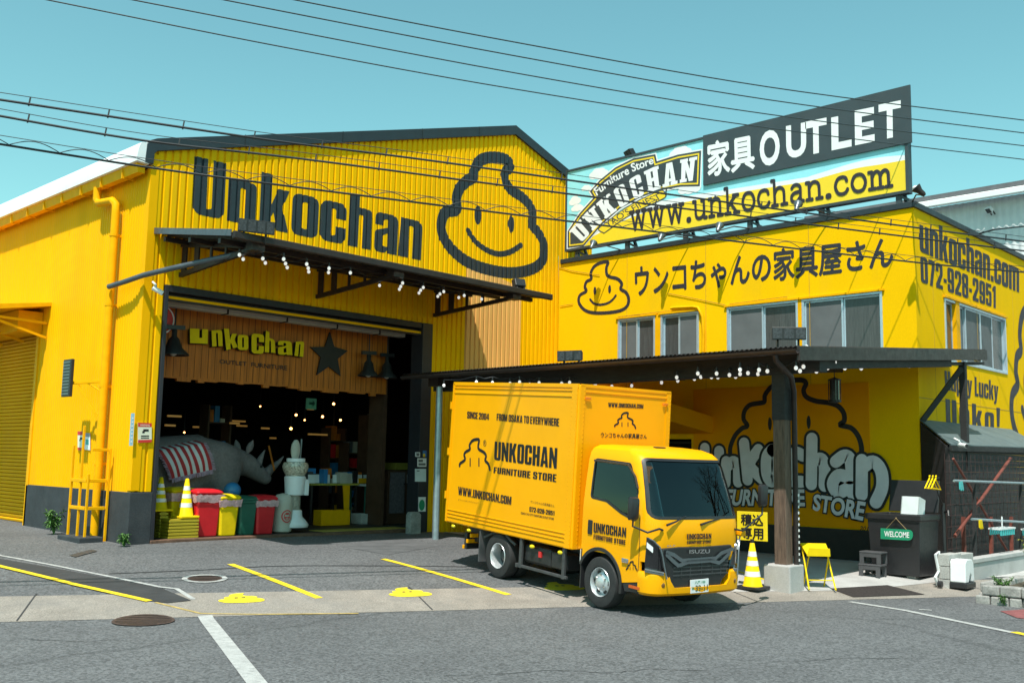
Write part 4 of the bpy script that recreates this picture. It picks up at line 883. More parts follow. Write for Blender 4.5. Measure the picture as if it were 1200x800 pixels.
# ================================================================== THE CARPORT
RU0, RU1, RV0, RV1 = 13.10, 19.2, 6.92, 15.7
rz = lambda u: 3.62 + .088 * (u - RU0)
cp = thing('carport', 'dark lean-to carport with corrugated roof on a timber post', 'carport', (14, 7.65, 0))
b = MB(); n = 4; v = RV0; prof = []
while v < RV1: prof += [(v, 0), (v+.02, .018), (v+.04, .018), (v+.06, 0)]; v += .08
b.add([(u, v, rz(u) + h) for u in (RU0, RU1) for v, h in prof], [(i, i+1, len(prof)+i+1, len(prof)+i) for i in range(len(prof)-1)])
b.add([(u, v, rz(u) + h - .012) for u in (RU0, RU1) for v, h in prof], [(i+1, i, len(prof)+i, len(prof)+i+1) for i in range(len(prof)-1)])
b.build('roof_sheet', STEELDK, cp, fix=False)
# the front strip of the roof runs on past the office corner
b = MB(); prof = [(RU1 + .001*0, 0)]; u = RU1; pr_ = []
while u < 20.75: pr_ += [(u, 0), (u+.02, .016), (u+.04, .016), (u+.06, 0)]; u += .08
b.add([(u, v, rz(u) + h) for v in (RV0, 7.62) for u, h in pr_], [(i, i+1, len(pr_)+i+1, len(pr_)+i) for i in range(len(pr_)-1)]); b.build('roof_strip', STEELDK, cp, fix=False)
fb = MB(); fb.prism([(RU0, RV0-.03, rz(RU0)-.20), (20.8, RV0-.03, rz(20.8)-.20), (20.8, RV0-.03, rz(20.8)+.005), (RU0, RV0-.03, rz(RU0)+.005)], (0, .05, 0)); fb.build('front_fascia', STEELDK, cp, bevel=.005)
bm2 = MB()
bm2.box((13.86, RV0+.05, rz(13.9)-.36), (14.10, RV1-.1, rz(13.9)-.07))
for u in (15.4, 16.8, 18.1): bm2.box((u-.05, RV0+.05, rz(u)-.15), (u+.05, RV1-.1, rz(u)-.03))
for v in (7.05, 9.2, 11.1, 13.0, 14.9): bm2.prism([(14.10, v-.05, rz(14.1)-.32), (19.2, v-.05, rz(19.2)-.32), (19.2, v-.05, rz(19.2)-.16), (14.10, v-.05, rz(14.1)-.16)], (0, .1, 0))
bm2.build('roof_beam', BLACKWOOD, cp, bevel=.006)
gt = MB(); N = 9; gt.loft([[(RU0 - .045 + .055*cos(a), v, rz(RU0) - .04 - .06*sin(a)) for a in [pi*i/N for i in range(N+1)]] for v in (RV0-.02, RV1-.05)], cap=False, close=False)
gt.loft([[(RU0 - .045 + .062*cos(a), v, rz(RU0) - .04 - .067*sin(a)) for a in [pi*i/N for i in range(N+1)]] for v in (RV0-.02, RV1-.05)], cap=False, close=False)
gk = gt.build('gutter', STEELDK, cp, smooth=50)
PX, PY = 14.0, 7.68
MB().box((PX-.10, PY-.10, .44), (PX+.10, PY+.10, rz(PX)-.36)).build('timber_post', WOODPOST, cp, bevel=.012)
MB().box((PX-.108, PY-.108, 2.62), (PX+.108, PY+.108, rz(PX)-.361)).build('post_head', BLACKWOOD, cp)
MB().box((PX-.22, PY-.22, -.05), (PX+.22, PY+.22, .45)).build('post_footing', CONC, cp, bevel=.02)
MB().tube([(RU0-.05, 7.25, rz(RU0)-.10), (RU0-.03, 7.25, rz(RU0)-.18), (PX-.10, 7.46, rz(RU0)-.34), (PX+.09, 7.52, rz(RU0)-.55), (PX+.10, 7.52, .10)], .042, 10).build('rain_pipe', STEELDK, cp, smooth=50)
wm = MB()
for i in range(12): wm.box((PX+.085, 7.470, .50 + i*.088), (PX+.115, 7.476, .538 + i*.088))
wm.build('white_marker', WHITE, cp)
MB().tube([(13.68, 15.2, .2), (13.68, 15.2, 3.42)], .07, 12).build('steel_post', GALV, cp, smooth=50)
MB().box((13.5, 15.05, 3.40), (13.9, 15.35, 3.62)).build('post_plate', STEELDK, cp)
# the far corner post stands on the shed and is braced to the office wall
B0 = onv((1128, 430), 7.04); 
MB().box((B0.x-.06, 6.98, 1.9), (B0.x+.06, 7.10, B0.z+.10)).build('corner_post', BLACKWOOD, cp, bevel=.006)
MB().bar((B0.x-.05, 7.04, B0.z-.02), (19.30, 7.62, 2.84), .07, .10).build('brace', BLACKWOOD, cp, bevel=.006)
MB().bar((16.0, RV0+.12, rz(16.0)-.26), (21.0, RV0+.12, rz(21.0)-.26), .05, .06).build('front_rail', BLACKWOOD, cp)
cq = [c5(*p) for p in ((72,677),(110,672),(150,677),(190,688),(231,679),(308,690),(401,687),(541,672),(612,648),(617,664),(695,655),(711,630),(725,646),(775,647),(799,630),(805,648),(859,637),(888,645),(909,612),(909,632),(946,628),(993,632),(998,613),(1037,619),(1071,633))]
c6 = ZM(900, 280, 4)
cq += [c6(*p) for p in ((131,604),(166,598),(150,618),(222,575),(227,620),(280,604),(313,577),(360,605),(397,581),(437,606),(508,587),(586,591),(663,595))]
c1 = ZM(500, 430, 3.81)
cq += [c1(*p) for p in ((77,82),(222,67),(294,70),(372,73),(415,67),(460,77),(502,70),(603,73),(677,75),(725,77),(752,77))]
def under(p):
    for z in (3.34, 3.40, 3.46, 3.52):
        q = onz(p, z)
        if q.x < 17.5 and q.y > RV0 + .1: return q
    return onu(p, 17.6)
bs = bulbs('bulb_string', 'string of white bulbs looped beneath the dark carport roof beside the truck', 'string lights', [under(p) for p in cq], .1, (15, 10, 3.4))
def lantern(label, p):
    r = thing('hanging_lantern', label, 'lantern', p)
    MB().cyl((p[0], p[1], p[2]+.5), (p[0], p[1], p[2]+.21), .008, n=6).build('chain', CABLE, r)
    b = MB().lathe([(.02, .22), (.11, .19), (.11, .17)], p, n=10).lathe([(.11, -.17), (.11, -.21), (.03, -.22)], p, n=10); b.build('cap', BLACK, r)
    MB().lathe([(.085, -.17), (.085, .17)], p, n=10).build('lantern_glass', mat('smoked_lantern_glass', (.03, .03, .03), .25, coat=.3), r)
    c = MB()
    for i in range(6): c.cyl((p[0]+.10*cos(i*pi/3), p[1]+.10*sin(i*pi/3), p[2]-.18), (p[0]+.10*cos(i*pi/3), p[1]+.10*sin(i*pi/3), p[2]+.18), .008, n=5)
    c.build('cage_bar', BLACK, r)
lantern('small black lantern hanging from the carport roof before the mural', onu((978, 457), 16.5))

# ================================================================== SHED, BLOCK WALL, DRYING RAILS
sh = thing('black_shed', 'low black boarded lean-to shed with grey sheet roof against the office side', 'shed', (20, 7.2, 0))
FL, FLr = (18.84, 7.0), 24.5
rs = [(18.80, 6.92, 2.35), (19.27, 7.655, 2.84), (FLr, 7.655, 2.84), (FLr, 6.92, 2.42)]
MB().prism(rs, (0, 0, .03)).build('roof', mat('green_grey_roof_sheet', (.10, .135, .14), .55, var=.12, scale=2), sh)
wl = MB(); z = .3
while z < 2.3: wl.box((18.86, 7.0 + random.uniform(0, .008), z), (FLr, 7.03, z+.118)); z += .122
wl.build('front_boards', BLACKWOOD, sh)
MB().prism([(18.84, 7.0, 0), (19.25, 7.64, 0), (19.25, 7.64, 2.80), (18.84, 7.0, 2.33)], (.03, -.01, 0)).build('end_boards', BLACKWOOD, sh)
MB().box((18.84, 6.96, .2), (18.92, 7.04, 2.33)).build('corner_stud', BLACKWOOD, sh)
MB().bar((18.80, 6.93, 2.31), (FLr, 6.93, 2.38), .04, .10).build('eave_board', BLACKWOOD, sh)
cc = MB().cyl(onv((1119, 526), 6.80), onv((1127, 522), 6.72), .05, n=12)
def camera_thing(label, p, d):
    p = Vector(p); d = Vector(d).normalized(); r = thing('security_camera', label, 'security camera', p, 'white security cameras')
    MB().cyl(p, p + d*.20, .042, n=12).build('housing', WHITE, r, smooth=50, bevel=.004)
    MB().cyl(p + d*.2, p + d*.206, .036, n=12).build('lens', PLBLACK, r)
    MB().tube([p + d*.06, p + d*.04 + Vector((.03, .04, .08)), p + Vector((.04, .10, .12))], .018, 8).build('mount', WHITE, r)
camera_thing('white camera on the eave of the black shed roof', onv((1124, 521), 6.85), (-.5, -.8, -.1))
camera_thing('white camera under the carport fascia just right of the timber post', onv((950, 413), 7.25), (.6, -.5, -.35))
camera_thing('white camera at the far end of the carport front rail', onv((1143, 421), 7.1), (-.7, -.6, -.1))
camera_thing('white camera low on the warehouse corner beside the doorway', onv((179, 337), V0 - .25), (.6, -.3, -.35))
# low block wall
bw = thing('block_wall', 'low grey concrete block wall below the drying rails at right', 'low wall', (18, 6.2, 0))
b = MB()
for k, (x0, x1, z0, z1) in enumerate(((16.42, 16.95, -.1, .19), (16.97, 17.48, -.1, .19), (16.42, 16.72, .20, .39), (16.74, 17.20, .20, .39), (17.22, 17.48, .20, .39), (16.42, 16.95, .40, .58), (16.97, 17.48, .40, .56))): b.box((x0, 6.13, z0), (x1, 6.32, z1))
b.build('block_pier', CONCBLK, bw, bevel=.006)
MB().box((17.50, 6.17, -.1), (23, 6.33, .37)).build('cast_wall', CONC, bw, bevel=.01)
MB().box((17.50, 6.15, .375), (23, 6.35, .45)).build('coping', CONC, bw, bevel=.01)
# steel lattice, X braces and pipes
lt = thing('steel_lattice', 'rusty red reinforcing mesh with crossed steel braces before the black shed', 'steel mesh', (19, 6.6, .4))
def bar_px(p0, p1, v, r, m, name, par): return MB().cyl(onv(p0, v), onv(p1, v), r, n=8).build(name, m, par, smooth=50)
bar_px((1117, 537), (1183, 650), 6.55, .022, REDRUST, 'brace', lt); bar_px((1184, 537), (1119, 628), 6.49, .030, REDRUST, 'brace', lt)
for px_ in ((1129, 1134), (1161, 1163), (1185, 1190)): MB().bar(onv((px_[0], 605), 6.6), onv((px_[0] + 1, 655), 6.6), .06, .06).build('stake', REDRUST, lt)
ms = MB(); x = 17.95
while x < 22: ms.cyl((x, 6.72, .45), (x, 6.72, 2.2), .0042, n=5); x += .21
z = .55
while z < 2.2: ms.cyl((17.95, 6.71, z), (22, 6.71, z), .0042, n=5); z += .19
ms.build('mesh_wire', mat('mesh_rust', (.065, .030, .028), .7, var=.3, scale=10), lt)
dl = thing('drying_rail', 'pair of galvanised drying pipes with small clips before the black shed', 'drying rail', (18.5, 6.3, 1))
bar_px((1118, 563), (1230, 567), 6.35, .022, GALV, 'upper_pipe', dl); bar_px((1139, 608), (1230, 613), 6.30, .022, GALV, 'lower_pipe', dl)
for px_ in (1142, 1196): MB().bar(onv((px_, 556), 6.40), onv((px_, 655), 6.40), .05, .05).build('upright', BLACKWOOD, dl)
def hanger(label, p, m, mc, nclip, wd):
    r = thing('clip_hanger', label, 'peg hanger', p, 'plastic peg hangers on the drying pipe')
    p = Vector(p)
    MB().tube([p + Vector((0, 0, .02)), p + Vector((.02, 0, .06)), p + Vector((0, 0, .08)), p + Vector((0, 0, -.12))], .012, 6).build('hook', WHITEP, r)
    b = MB(); b.bar(p + Vector((-wd/2, -.1, -.13)), p + Vector((wd/2, -.1, -.13)), .02, .03).bar(p + Vector((-wd/2, .1, -.13)), p + Vector((wd/2, .1, -.13)), .02, .03).bar(p + Vector((-wd/2, -.1, -.13)), p + Vector((-wd/2, .1, -.13)), .02, .03).bar(p + Vector((wd/2, -.1, -.13)), p + Vector((wd/2, .1, -.13)), .02, .03)
    for k in range(5): b.bar(p + Vector((-wd/2 + wd*k/4, -.1, -.13)), p + Vector((-wd/2 + wd*k/4, .1, -.13)), .012, .02)
    b.build('frame', m, r)
    for k in range(nclip): MB().bar(p + Vector((-wd/2 + wd*(k+.5)/nclip, -.1 + .2*(k % 2), -.145)), p + Vector((-wd/2 + wd*(k+.5)/nclip, -.1 + .2*(k % 2), -.245)), .022, .035).build('peg', mc, r)
hanger('white peg hanger with aqua pegs on the lower drying pipe', onv((1174, 610), 6.28), WHITEP, CYAN, 14, .78)
hanger('white peg hanger cut by the picture edge on the lower drying pipe', onv((1206, 612), 6.28), WHITEP, CYAN, 6, .3)
for lbl, pp, m in (('aqua clothes peg cluster clipped on the upper drying pipe', (1124, 566), CYAN), ('yellow clothes peg cluster clipped on the lower drying pipe', (1147, 611), Y_PLASTIC)):
    q = onv(pp, 6.30); b = MB()
    for k in range(4): b.bar(q + Vector((k*.03-.05, -.03, .03)), q + Vector((k*.045-.05, -.03, -.10 - .02*(k % 2))), .02, .03)
    tag(b.build('clothes_peg', m), lbl, 'clothes peg', 'peg clusters on the drying pipes')
# standpipe with hangers
sp = thing('standpipe', 'black standpipe with tap and wires beside the black waste bin', 'standpipe', (17.6, 6.6, .1))
MB().cyl((17.55, 6.62, .05), (17.55, 6.62, 1.35), .03, n=8).build('pipe', PLBLACK, sp)
MB().cyl((17.43, 6.62, .06), (17.43, 6.62, .55), .06, n=10).build('valve_box', PLBLACK, sp)
MB().tube([(17.55, 6.60, 1.2), (17.45, 6.50, 1.22), (17.40, 6.48, 1.14)], .022, 7).tube([(17.55, 6.62, 1.3), (17.3, 6.6, 1.5), (17.2, 6.62, 1.75), (17.4, 6.62, 1.78)], .012, 6).build('tap', BLACK, sp)
q = onv((1089, 562), 6.6); hg = thing('clothes_hanger', 'yellow plastic clothes hanger on a hook above the waste bin', 'hanger', q)
for k in range(3):
    o = Vector((.03*k, -.04*k, 0)); MB().tube([q + o + Vector(p) for p in ((0, 0, .05), (.03, 0, .08), (0, 0, .02), (-.19, 0, -.13), (.21, 0, -.16), (0, 0, .02))], .012, 6).build('hanger_frame', Y_PLASTIC, hg)

# ---- black waste skip, sign, crate, stools
bn = thing('waste_bin', 'big black plastic waste bin with its lid propped open before mural', 'waste bin', (17.1, 7.1, gz(17.1, 7.1)))
zb, zt = .16, 1.16
bt = [(16.72, 6.72), (17.45, 6.72), (17.45, 7.52), (16.72, 7.52)]; tp = [(16.68, 6.68), (17.5, 6.68), (17.5, 7.57), (16.68, 7.57)]
ti = [(16.74, 6.74), (17.44, 6.74), (17.44, 7.51), (16.74, 7.51)]; bi = [(16.78, 6.78), (17.39, 6.78), (17.39, 7.46), (16.78, 7.46)]
MB().loft([[(x, y, zb) for x, y in bt], [(x, y, zt-.1) for x, y in tp], [(x-.03*(1 if x < 17 else -1), y-.03*(1 if y < 7 else -1), zt-.09) for x, y in tp], [(x-.03*(1 if x < 17 else -1), y-.03*(1 if y < 7 else -1), zt) for x, y in tp], [(x, y, zt) for x, y in ti], [(x, y, zb+.06) for x, y in bi]]).build('bin_body', PLBLACK, bn, bevel=.012)
MB().prism([(17.52, 6.70, zt+.02), (17.52, 7.56, zt+.02), (17.64, 7.56, 1.72), (17.64, 6.70, 1.72)], (.03, 0, .0)).build('lid', PLBLACK, bn, bevel=.01)
MB().box((16.80, 6.82, .04), (16.95, 6.97, .16)).box((17.25, 6.82, .04), (17.40, 6.97, .16)).box((16.80, 7.30, .06), (16.95, 7.45, .16)).build('bin_foot', CONC, bn)
cr = MB(); c0 = onu((1071, 592), 16.95)
for o in (0, .0): pass
cz = 1.17
def tray(b, x0, x1, y0, y1, z0, z1, t=.02): return b.box((x0, y0, z0), (x1, y1, z0+t)).box((x0, y0, z0+t), (x0+t, y1, z1)).box((x1-t, y0, z0+t), (x1, y1, z1)).box((x0+t, y0, z0+t), (x1-t, y0+t, z1)).box((x0+t, y1-t, z0+t), (x1-t, y1, z1))
cr = MB().prism([(16.74, 6.72, 1.17), (16.74, 7.02, 1.17), (16.86, 7.04, 1.46), (16.86, 6.74, 1.46)], (.02, 0, 0)); cr.prism([(16.74, 6.72, 1.17), (16.86, 6.74, 1.46), (17.1, 6.74, 1.40), (17.0, 6.72, 1.17)], (0, .015, 0)); cr.prism([(16.74, 7.005, 1.17), (16.86, 7.025, 1.46), (17.1, 7.025, 1.40), (17.0, 7.005, 1.17)], (0, .015, 0))
tag(cr.build('plastic_tray', mat('pale_grey_tray', (.55, .60, .60), .4)), 'pale grey plastic tray leaning in the open black waste bin', 'tray')
q = [onu(p, 16.66) for p in ((1032.5, 631), (1070, 633), (1070, 620.5), (1032.5, 618.5))]
ws = thing('welcome_sign', 'green WELCOME sign with one rounded end hanging on the black waste bin', 'sign', (q[0] + q[2]) / 2)
m2 = poly2(fillet([(0, 0), (3, 0, .5), (3, 1, .5), (0, 1)]))
fp = lambda pt: [(q[0].lerp(q[1], x/3)).lerp(q[3].lerp(q[2], x/3), y) for x, y in pt]
MB().prism([p - Vector((.02, 0, 0)) for p in fp(m2[0])], (.02, 0, 0)).build('sign_board', SIGNGREEN, ws)
MB().add(*quadmap(text2('WELCOME', .02), [p - Vector((.024, 0, 0)) for p in fp([(.35, .24), (2.7, .24), (2.7, .78), (.35, .78)])])).build('sign_lettering', WHITE, ws, fix=False)
k_ = onu((1050, 607), 16.63); MB().tube([fp([(.5, .98)])[0], k_, fp([(2.4, .98)])[0]], .006, 5).ball(k_, .014, 8, 5).build('sign_cord', mat('cord_brown', (.3, .2, .09), .8), ws)
def step_stool(label, c, z):
    r = thing('step_stool', label, 'step stool', (c[0], c[1], z), 'grey plastic step stools stacked by the bin')
    b = MB(); b.box((c[0]-.13, c[1]-.19, z+.17), (c[0]+.13, c[1]+.19, z+.20)); b.build('step_top', mat('grey_stool_plastic', (.075, .075, .08), .5), r, bevel=.01)
    b = MB()
    for s in (-1, 1): b.box((c[0]+s*.12-.01, c[1]-.18, z), (c[0]+s*.12+.01, c[1]-.11, z+.168)).box((c[0]+s*.12-.01, c[1]+.11, z), (c[0]+s*.12+.01, c[1]+.18, z+.168)).box((c[0]+s*.12-.01, c[1]-.11, z+.11), (c[0]+s*.12+.01, c[1]+.11, z+.168))
    b.build('step_side', MATS['grey_stool_plastic'], r)
z0 = gz(16.42, 7.42) + .012
step_stool('lower grey step stool of the stack leaning by the black bin', (16.42, 7.38), z0); step_stool('upper grey step stool of the stack leaning by the black bin', (16.46, 7.38), z0 + .202)
# white wheeled tank
wt = thing('wheeled_tank', 'white plastic tank on a black base with handle by the block wall', 'water tank', (16.5, 6.35, gz(16.5, 6.35)))
x0, y0, zg = 16.42, 6.17, gz(16.5, 6.3) + .01
b = MB(); b.prism([(x0-.02, y0-.05, zg+.09), (x0+.0, y0-.05, zg+.40), (x0+.05, y0-.05, zg+.44), (x0+.30, y0-.05, zg+.44), (x0+.36, y0-.05, zg+.38), (x0+.38, y0-.05, zg+.09), (x0+.28, y0-.05, zg+.09), (x0+.26, y0-.05, zg+.19), (x0+.20, y0-.05, zg+.22), (x0+.13, y0-.05, zg+.09)], (-.0, -.24, 0)); b.build('tank_body', WHITEP, wt, bevel=.018)
MB().box((x0-.02, y0-.30, zg), (x0+.40, y0-.04, zg+.085)).build('tank_base', PLBLACK, wt, bevel=.01)
MB().tube([(x0-.06, y0+.12, zg+.02), (x0-.12, y0+.14, zg+.15), (x0-.02, y0+.12, zg+.24), (x0-.08, y0+.14, zg+.50), (x0+.06, y0+.14, zg+.54), (x0+.02, y0+.12, zg+.30)], .022, 7).build('handle', WHITEP, wt, smooth=50)
MB().cyl((x0-.10, y0+.04, zg+.05), (x0-.10, y0+.10, zg+.05), .05, n=12).build('wheel', PLBLACK, wt)
# stone planter with weeds
pl = thing('stone_planter', 'low grey split stone planter wall at the right edge of the pavement', 'planter', (15.9, 4.6, 0))
b = MB(); random.seed(3)
for row in range(2):
    y = 5.42 - (row * .09)
    while y > 1.8:
        w_ = random.uniform(.18, .30); zz = row * .145 + gz(15.5, y) - .02; j = random.uniform(-.015, .015)
        b.box((15.44 + j, y - w_, zz), (15.64 + j, y - .012, zz + .138 + random.uniform(-.006, .006))); y -= w_
x = 15.66
for row in range(2):
    x = 15.66 + row*.08
    while x < 17.3: w_ = random.uniform(.18, .28); b.box((x, 5.24 + random.uniform(-.012, .012), row*.145 - .01), (x + w_ - .012, 5.44, row*.145 + .13)); x += w_
b.build('stone_block', STONE, pl, bevel=.02)
MB().box((15.62, 1.8, -.05), (17.3, 5.26, .20)).build('soil', mat('planter_soil', (.07, .055, .035), .95, var=.4, scale=9, bump=1), pl)
def leaves(b, c, R, n, sz, flat=1.):
    for _ in range(n):
        d = Vector((random.gauss(0, 1), random.gauss(0, 1), random.gauss(0, 1) * flat)).normalized() * (R * random.random() ** .45)
        p = Vector(c) + d; a = Vector((random.gauss(0, 1), random.gauss(0, 1), random.gauss(0, .6))).normalized(); s = a.cross(Vector((random.gauss(0, 1), random.gauss(0, 1), random.gauss(0, 1)))).normalized()
        l = sz * random.uniform(.6, 1.3); b.add([p - a*l, p + s*l*.42, p + a*l, p - s*l*.42], [(0, 1, 2, 3)])
def plant(label, c, R, H, n, sz, m, name='weed_plant', grp=None):
    r = thing(name, label, 'plant', c, grp); c = Vector(c); st = MB(); lf = MB()
    for k in range(max(3, n // 30)):
        a = random.uniform(0, 2*pi); t = c + Vector((cos(a)*R*random.uniform(.3, 1), sin(a)*R*random.uniform(.3, 1), H*random.uniform(.6, 1)))
        st.tube([c, c.lerp(t, .5) + Vector((0, 0, H*.12)), t], [.009, .007, .003], 5)
        for i in range(30):
            p = c.lerp(t, random.uniform(.25, 1)) + Vector((0, 0, H*.08)); d = Vector((random.gauss(0, 1), random.gauss(0, 1), random.gauss(.2, .7))).normalized(); s = d.cross(Vector((0, 0, 1))).normalized(); l = sz*random.uniform(.5, 1.3)
            lf.add([p, p + d*l*.5 + s*l*.18, p + d*l - Vector((0, 0, l*.25)), p + d*l*.5 - s*l*.18], [(0, 1, 2, 3)])
    st.build('stem', LEAF, r); lf.build('foliage', m, r, fix=False); return r
random.seed(11)
plant('yellow green shrub at the right picture edge in the stone planter', (16.35, 4.75, .18), .42, .85, 600, .07, LEAF_Y, 'shrub')
for k, (x, y, h_) in enumerate(((15.75, 5.12, .22), (15.8, 4.55, .30), (15.75, 4.1, .25))):
    plant(('low weed at the near corner of the stone planter', 'low weed behind the middle of the stone planter wall', 'low weed in the part of the planter cut by the frame')[k], (x, y, .18), .22, h_, 240, .05, LEAF, grp='low weeds in the stone planter')
for k, (y, h_) in enumerate(((5.0, .14), (4.6, .18))): plant(('small weed growing out of the planter wall foot near its corner', 'small weed growing out of the planter wall foot by the frame')[k], (15.42, y, .02), .14, h_, 150, .045, LEAF, grp='weeds at the foot of the stone planter')
q = ong((63, 626)); plant('leafy green weed growing from the asphalt against the dark plinth', q, .16, .42, 240, .12, LEAF)
q = ong((145, 640)); plant('small green weed tuft at the foot of the warehouse corner', q, .12, .22, 150, .09, LEAF)

# ---- cone with the loading sign, folding stool
def cone(label, p, h, sign=False, group=None, mbase=None):
    r = thing('traffic_cone', label, 'traffic cone', p, group); p = Vector(p)
    prof = [(.155, .05), (.14, .06), (.033, h), (.02, h + .01)]
    MB().lathe(prof, p, n=20).build('cone_body', Y_PLASTIC, r, smooth=50)
    def rad(z): return .14 + (z - .06)/(h - .06)*(.033 - .14) + .003
    for z in (.20, .36, .50):
        z *= h/.7; MB().lathe([(rad(z), z), (rad(z + .075*h/.7), z + .075*h/.7)], p, n=20).build('white_band', WHITEP, r, smooth=50)
    b = MB(); b.prism([p + Vector(q) for q in ((-.20, -.17, .012), (-.17, -.20, .012), (.17, -.20, .012), (.20, -.17, .012), (.20, .17, .012), (.17, .20, .012), (-.17, .20, .012), (-.20, .17, .012))], (0, 0, .04)); b.build('cone_base', mbase or Y_PLASTIC, r, bevel=.008)
    return r
q = ong((882, 691)); q.z += .012
cn_ = cone('yellow traffic cone with white bands and loading only sign beside the truck nose', q, .68, mbase=PLBLACK)
sgn = thing('loading_sign', 'yellow loading only sign board fixed on top of a traffic cone', 'sign', q + Vector((0, 0, .7)))
n_ = (CAM - q); n_.z = 0; n_.normalize(); n_ = (n_ + Vector((-.35, .25, 0))).normalized(); sx = Vector((-n_.y, n_.x, 0))
if sx.dot(CR) < 0: sx = -sx
bc = q + Vector((0, 0, .93)); hw, hh = .235, .215
bq = [bc - sx*hw - Vector((0, 0, hh)), bc + sx*hw - Vector((0, 0, hh)), bc + sx*hw + Vector((0, 0, hh)), bc - sx*hw + Vector((0, 0, hh))]
MB().prism(bq, -n_ * .02).build('sign_board', mat('sign_yellow', (.84, .62, .01), .5, var=.04), sgn, bevel=.004)
lp = lambda x, y: bc + sx*x + Vector((0, 0, y)) + n_*.004
for s_, y0 in (('積込', .01), ('専用', -.185)): boldput(s_, [lp(-.17, y0), lp(.17, y0), lp(.17, y0+.165), lp(-.17, y0+.165)], n_, .028).build('sign_lettering', BLACK, sgn, fix=False)
MB().cyl(q + Vector((0, 0, .66)), q + Vector((0, 0, .74)), .03, n=10).build('sign_clamp', PLBLACK, sgn)
q = ong((958, 690)); zz = q.z + .012; fs = thing('folding_stool', 'yellow folding stool with crossed legs standing beside the timber post', 'stool', (q.x, q.y, zz))
e1 = (CR - Vector((0, 0, CR.z))).normalized(); e2 = Vector((-e1.y, e1.x, 0)); Q = lambda a_, b_, z: Vector((q.x, q.y, zz)) + e1*a_ + e2*b_ + Vector((0, 0, z))
MB().prism([Q(-.19, -.12, .50), Q(.17, -.12, .50), Q(.20, .20, .64), Q(-.20, .20, .64)], (0, 0, .025)).prism([Q(-.19, -.125, .49), Q(.17, -.125, .49), Q(.16, -.135, .61), Q(-.16, -.135, .62)], Vector(e2)*.012).build('seat', Y_PLASTIC, fs, bevel=.008)
for s in (-1, 1):
    MB().tube([Q(s*.15, -.10, .51), Q(s*.16, .19, .02), Q(s*.16, .21, .012)], .012, 7).build('leg', Y_PLASTIC, fs, smooth=50)
    MB().tube([Q(s*.18, .17, .62), Q(s*.20, -.24, .02), Q(s*.20, -.26, .012)], .012, 7).build('leg', Y_PLASTIC, fs, smooth=50)
MB().tube([Q(-.18, -.16, .14), Q(.18, -.16, .14)], .009, 6).build('leg_rail', Y_PLASTIC, fs)

# ================================================================== BY THE WAREHOUSE CORNER
pg = thing('pipe_guard', 'yellow steel guard frame standing round the foot of the downspout', 'pipe guard', (7.85, 17.9, .38))
b = MB()
gx0, gx1, gy0, gy1 = 7.62, 8.03, 17.62, 18.32
for (x, y, h_) in ((gx0, gy0, 1.55), (gx0, gy1, 2.05), (gx1-.05, gy0, 2.0), (gx0, 17.93, 2.4)): b.box((x+.006, y-.02, .36), (x+.046, y+.02, h_))
for z in (.92, 1.40): b.box((gx0-.004, gy0+.03, z), (gx0+.046, gy1-.03, z+.06)); b.box((gx0+.055, gy0-.022, z), (gx1-.06, gy0+.022, z+.06))
b.box((gx0+.055, gy0-.022, 1.95), (gx1-.06, gy0+.022, 2.0)); b.build('guard_frame', Y_PIPE, pg, bevel=.006)
MB().box((gx0-.12, gy0-.12, .22), (gx1-.1, gy1+.1, .46)).build('guard_kerb', BASEGREY, pg, bevel=.02)
cs = thing('lamp_bracket', 'yellow bracket arm on the downspout holding a black slatted lamp panel', 'wall lamp', (7.9, 17.9, 3.3))
pa, pb_ = onu((104, 459), 7.62), None
MB().bar((7.95, 17.95, 3.22), (7.60, 18.55, 3.18), .05, .05).bar((7.95, 17.96, 2.45), (7.68, 18.42, 3.14), .035, .035).tube([(7.95, 17.95, 3.0), (7.86, 18.1, 3.1), (7.78, 18.24, 3.18)], .015, 6).build('arm', Y_PIPE, cs, bevel=.004)
lp0 = Vector((7.58, 18.62, 3.24)); lpb = MB(); 
MB().box((7.54, 18.44, 2.93), (7.60, 18.80, 3.62)).build('lamp_panel', PLBLACK, cs, bevel=.01)
b = MB()
for k in range(11): b.box((7.528, 18.47, 2.97 + k*.058), (7.539, 18.77, 2.995 + k*.058))
b.build('panel_slat', SATIN, cs)
def notice(label, quad, cols, par=None, name='warning_sign', cat='notice', grp=None, off=None):
    q = [Vector(p) for p in quad]; nrm = (q[1]-q[0]).cross(q[3]-q[0]).normalized()
    if nrm.dot(CAM - q[0]) < 0: nrm = -nrm
    r = thing(name, label, cat, sum(q, Vector())/4, grp)
    MB().prism(q, nrm*.008).build('plate', cols[0], r)
    P = lambda x, y, k=1: (q[0].lerp(q[1], x)).lerp(q[3].lerp(q[2], x), y) + nrm*(.008 + .002*k)
    for i, (x0, y0, x1, y1, m) in enumerate(cols[1:]):
        if isinstance(m, tuple): MB().add(*quadmap(text2(m[0], .015), [P(x0, y0, 2), P(x1, y0, 2), P(x1, y1, 2), P(x0, y1, 2)])).build('notice_lettering', m[1], r, fix=False)
        else: MB().add([P(x0, y0), P(x1, y0), P(x1, y1), P(x0, y1)], [(0, 1, 2, 3)]).build('notice_print', m, r, fix=False)
    return r
WQ = lambda x0, y0, x1, y1: [onv(p, V0 - .02) for p in ((x0, y1), (x1, y1 - .6), (x1, y0 + .6), (x0, y0))]
SQ = lambda x0, y0, x1, y1: [onu(p, U0 - .012) for p in ((x0, y1), (x1, y1 + .7), (x1, y0 + .4), (x0, y0))]
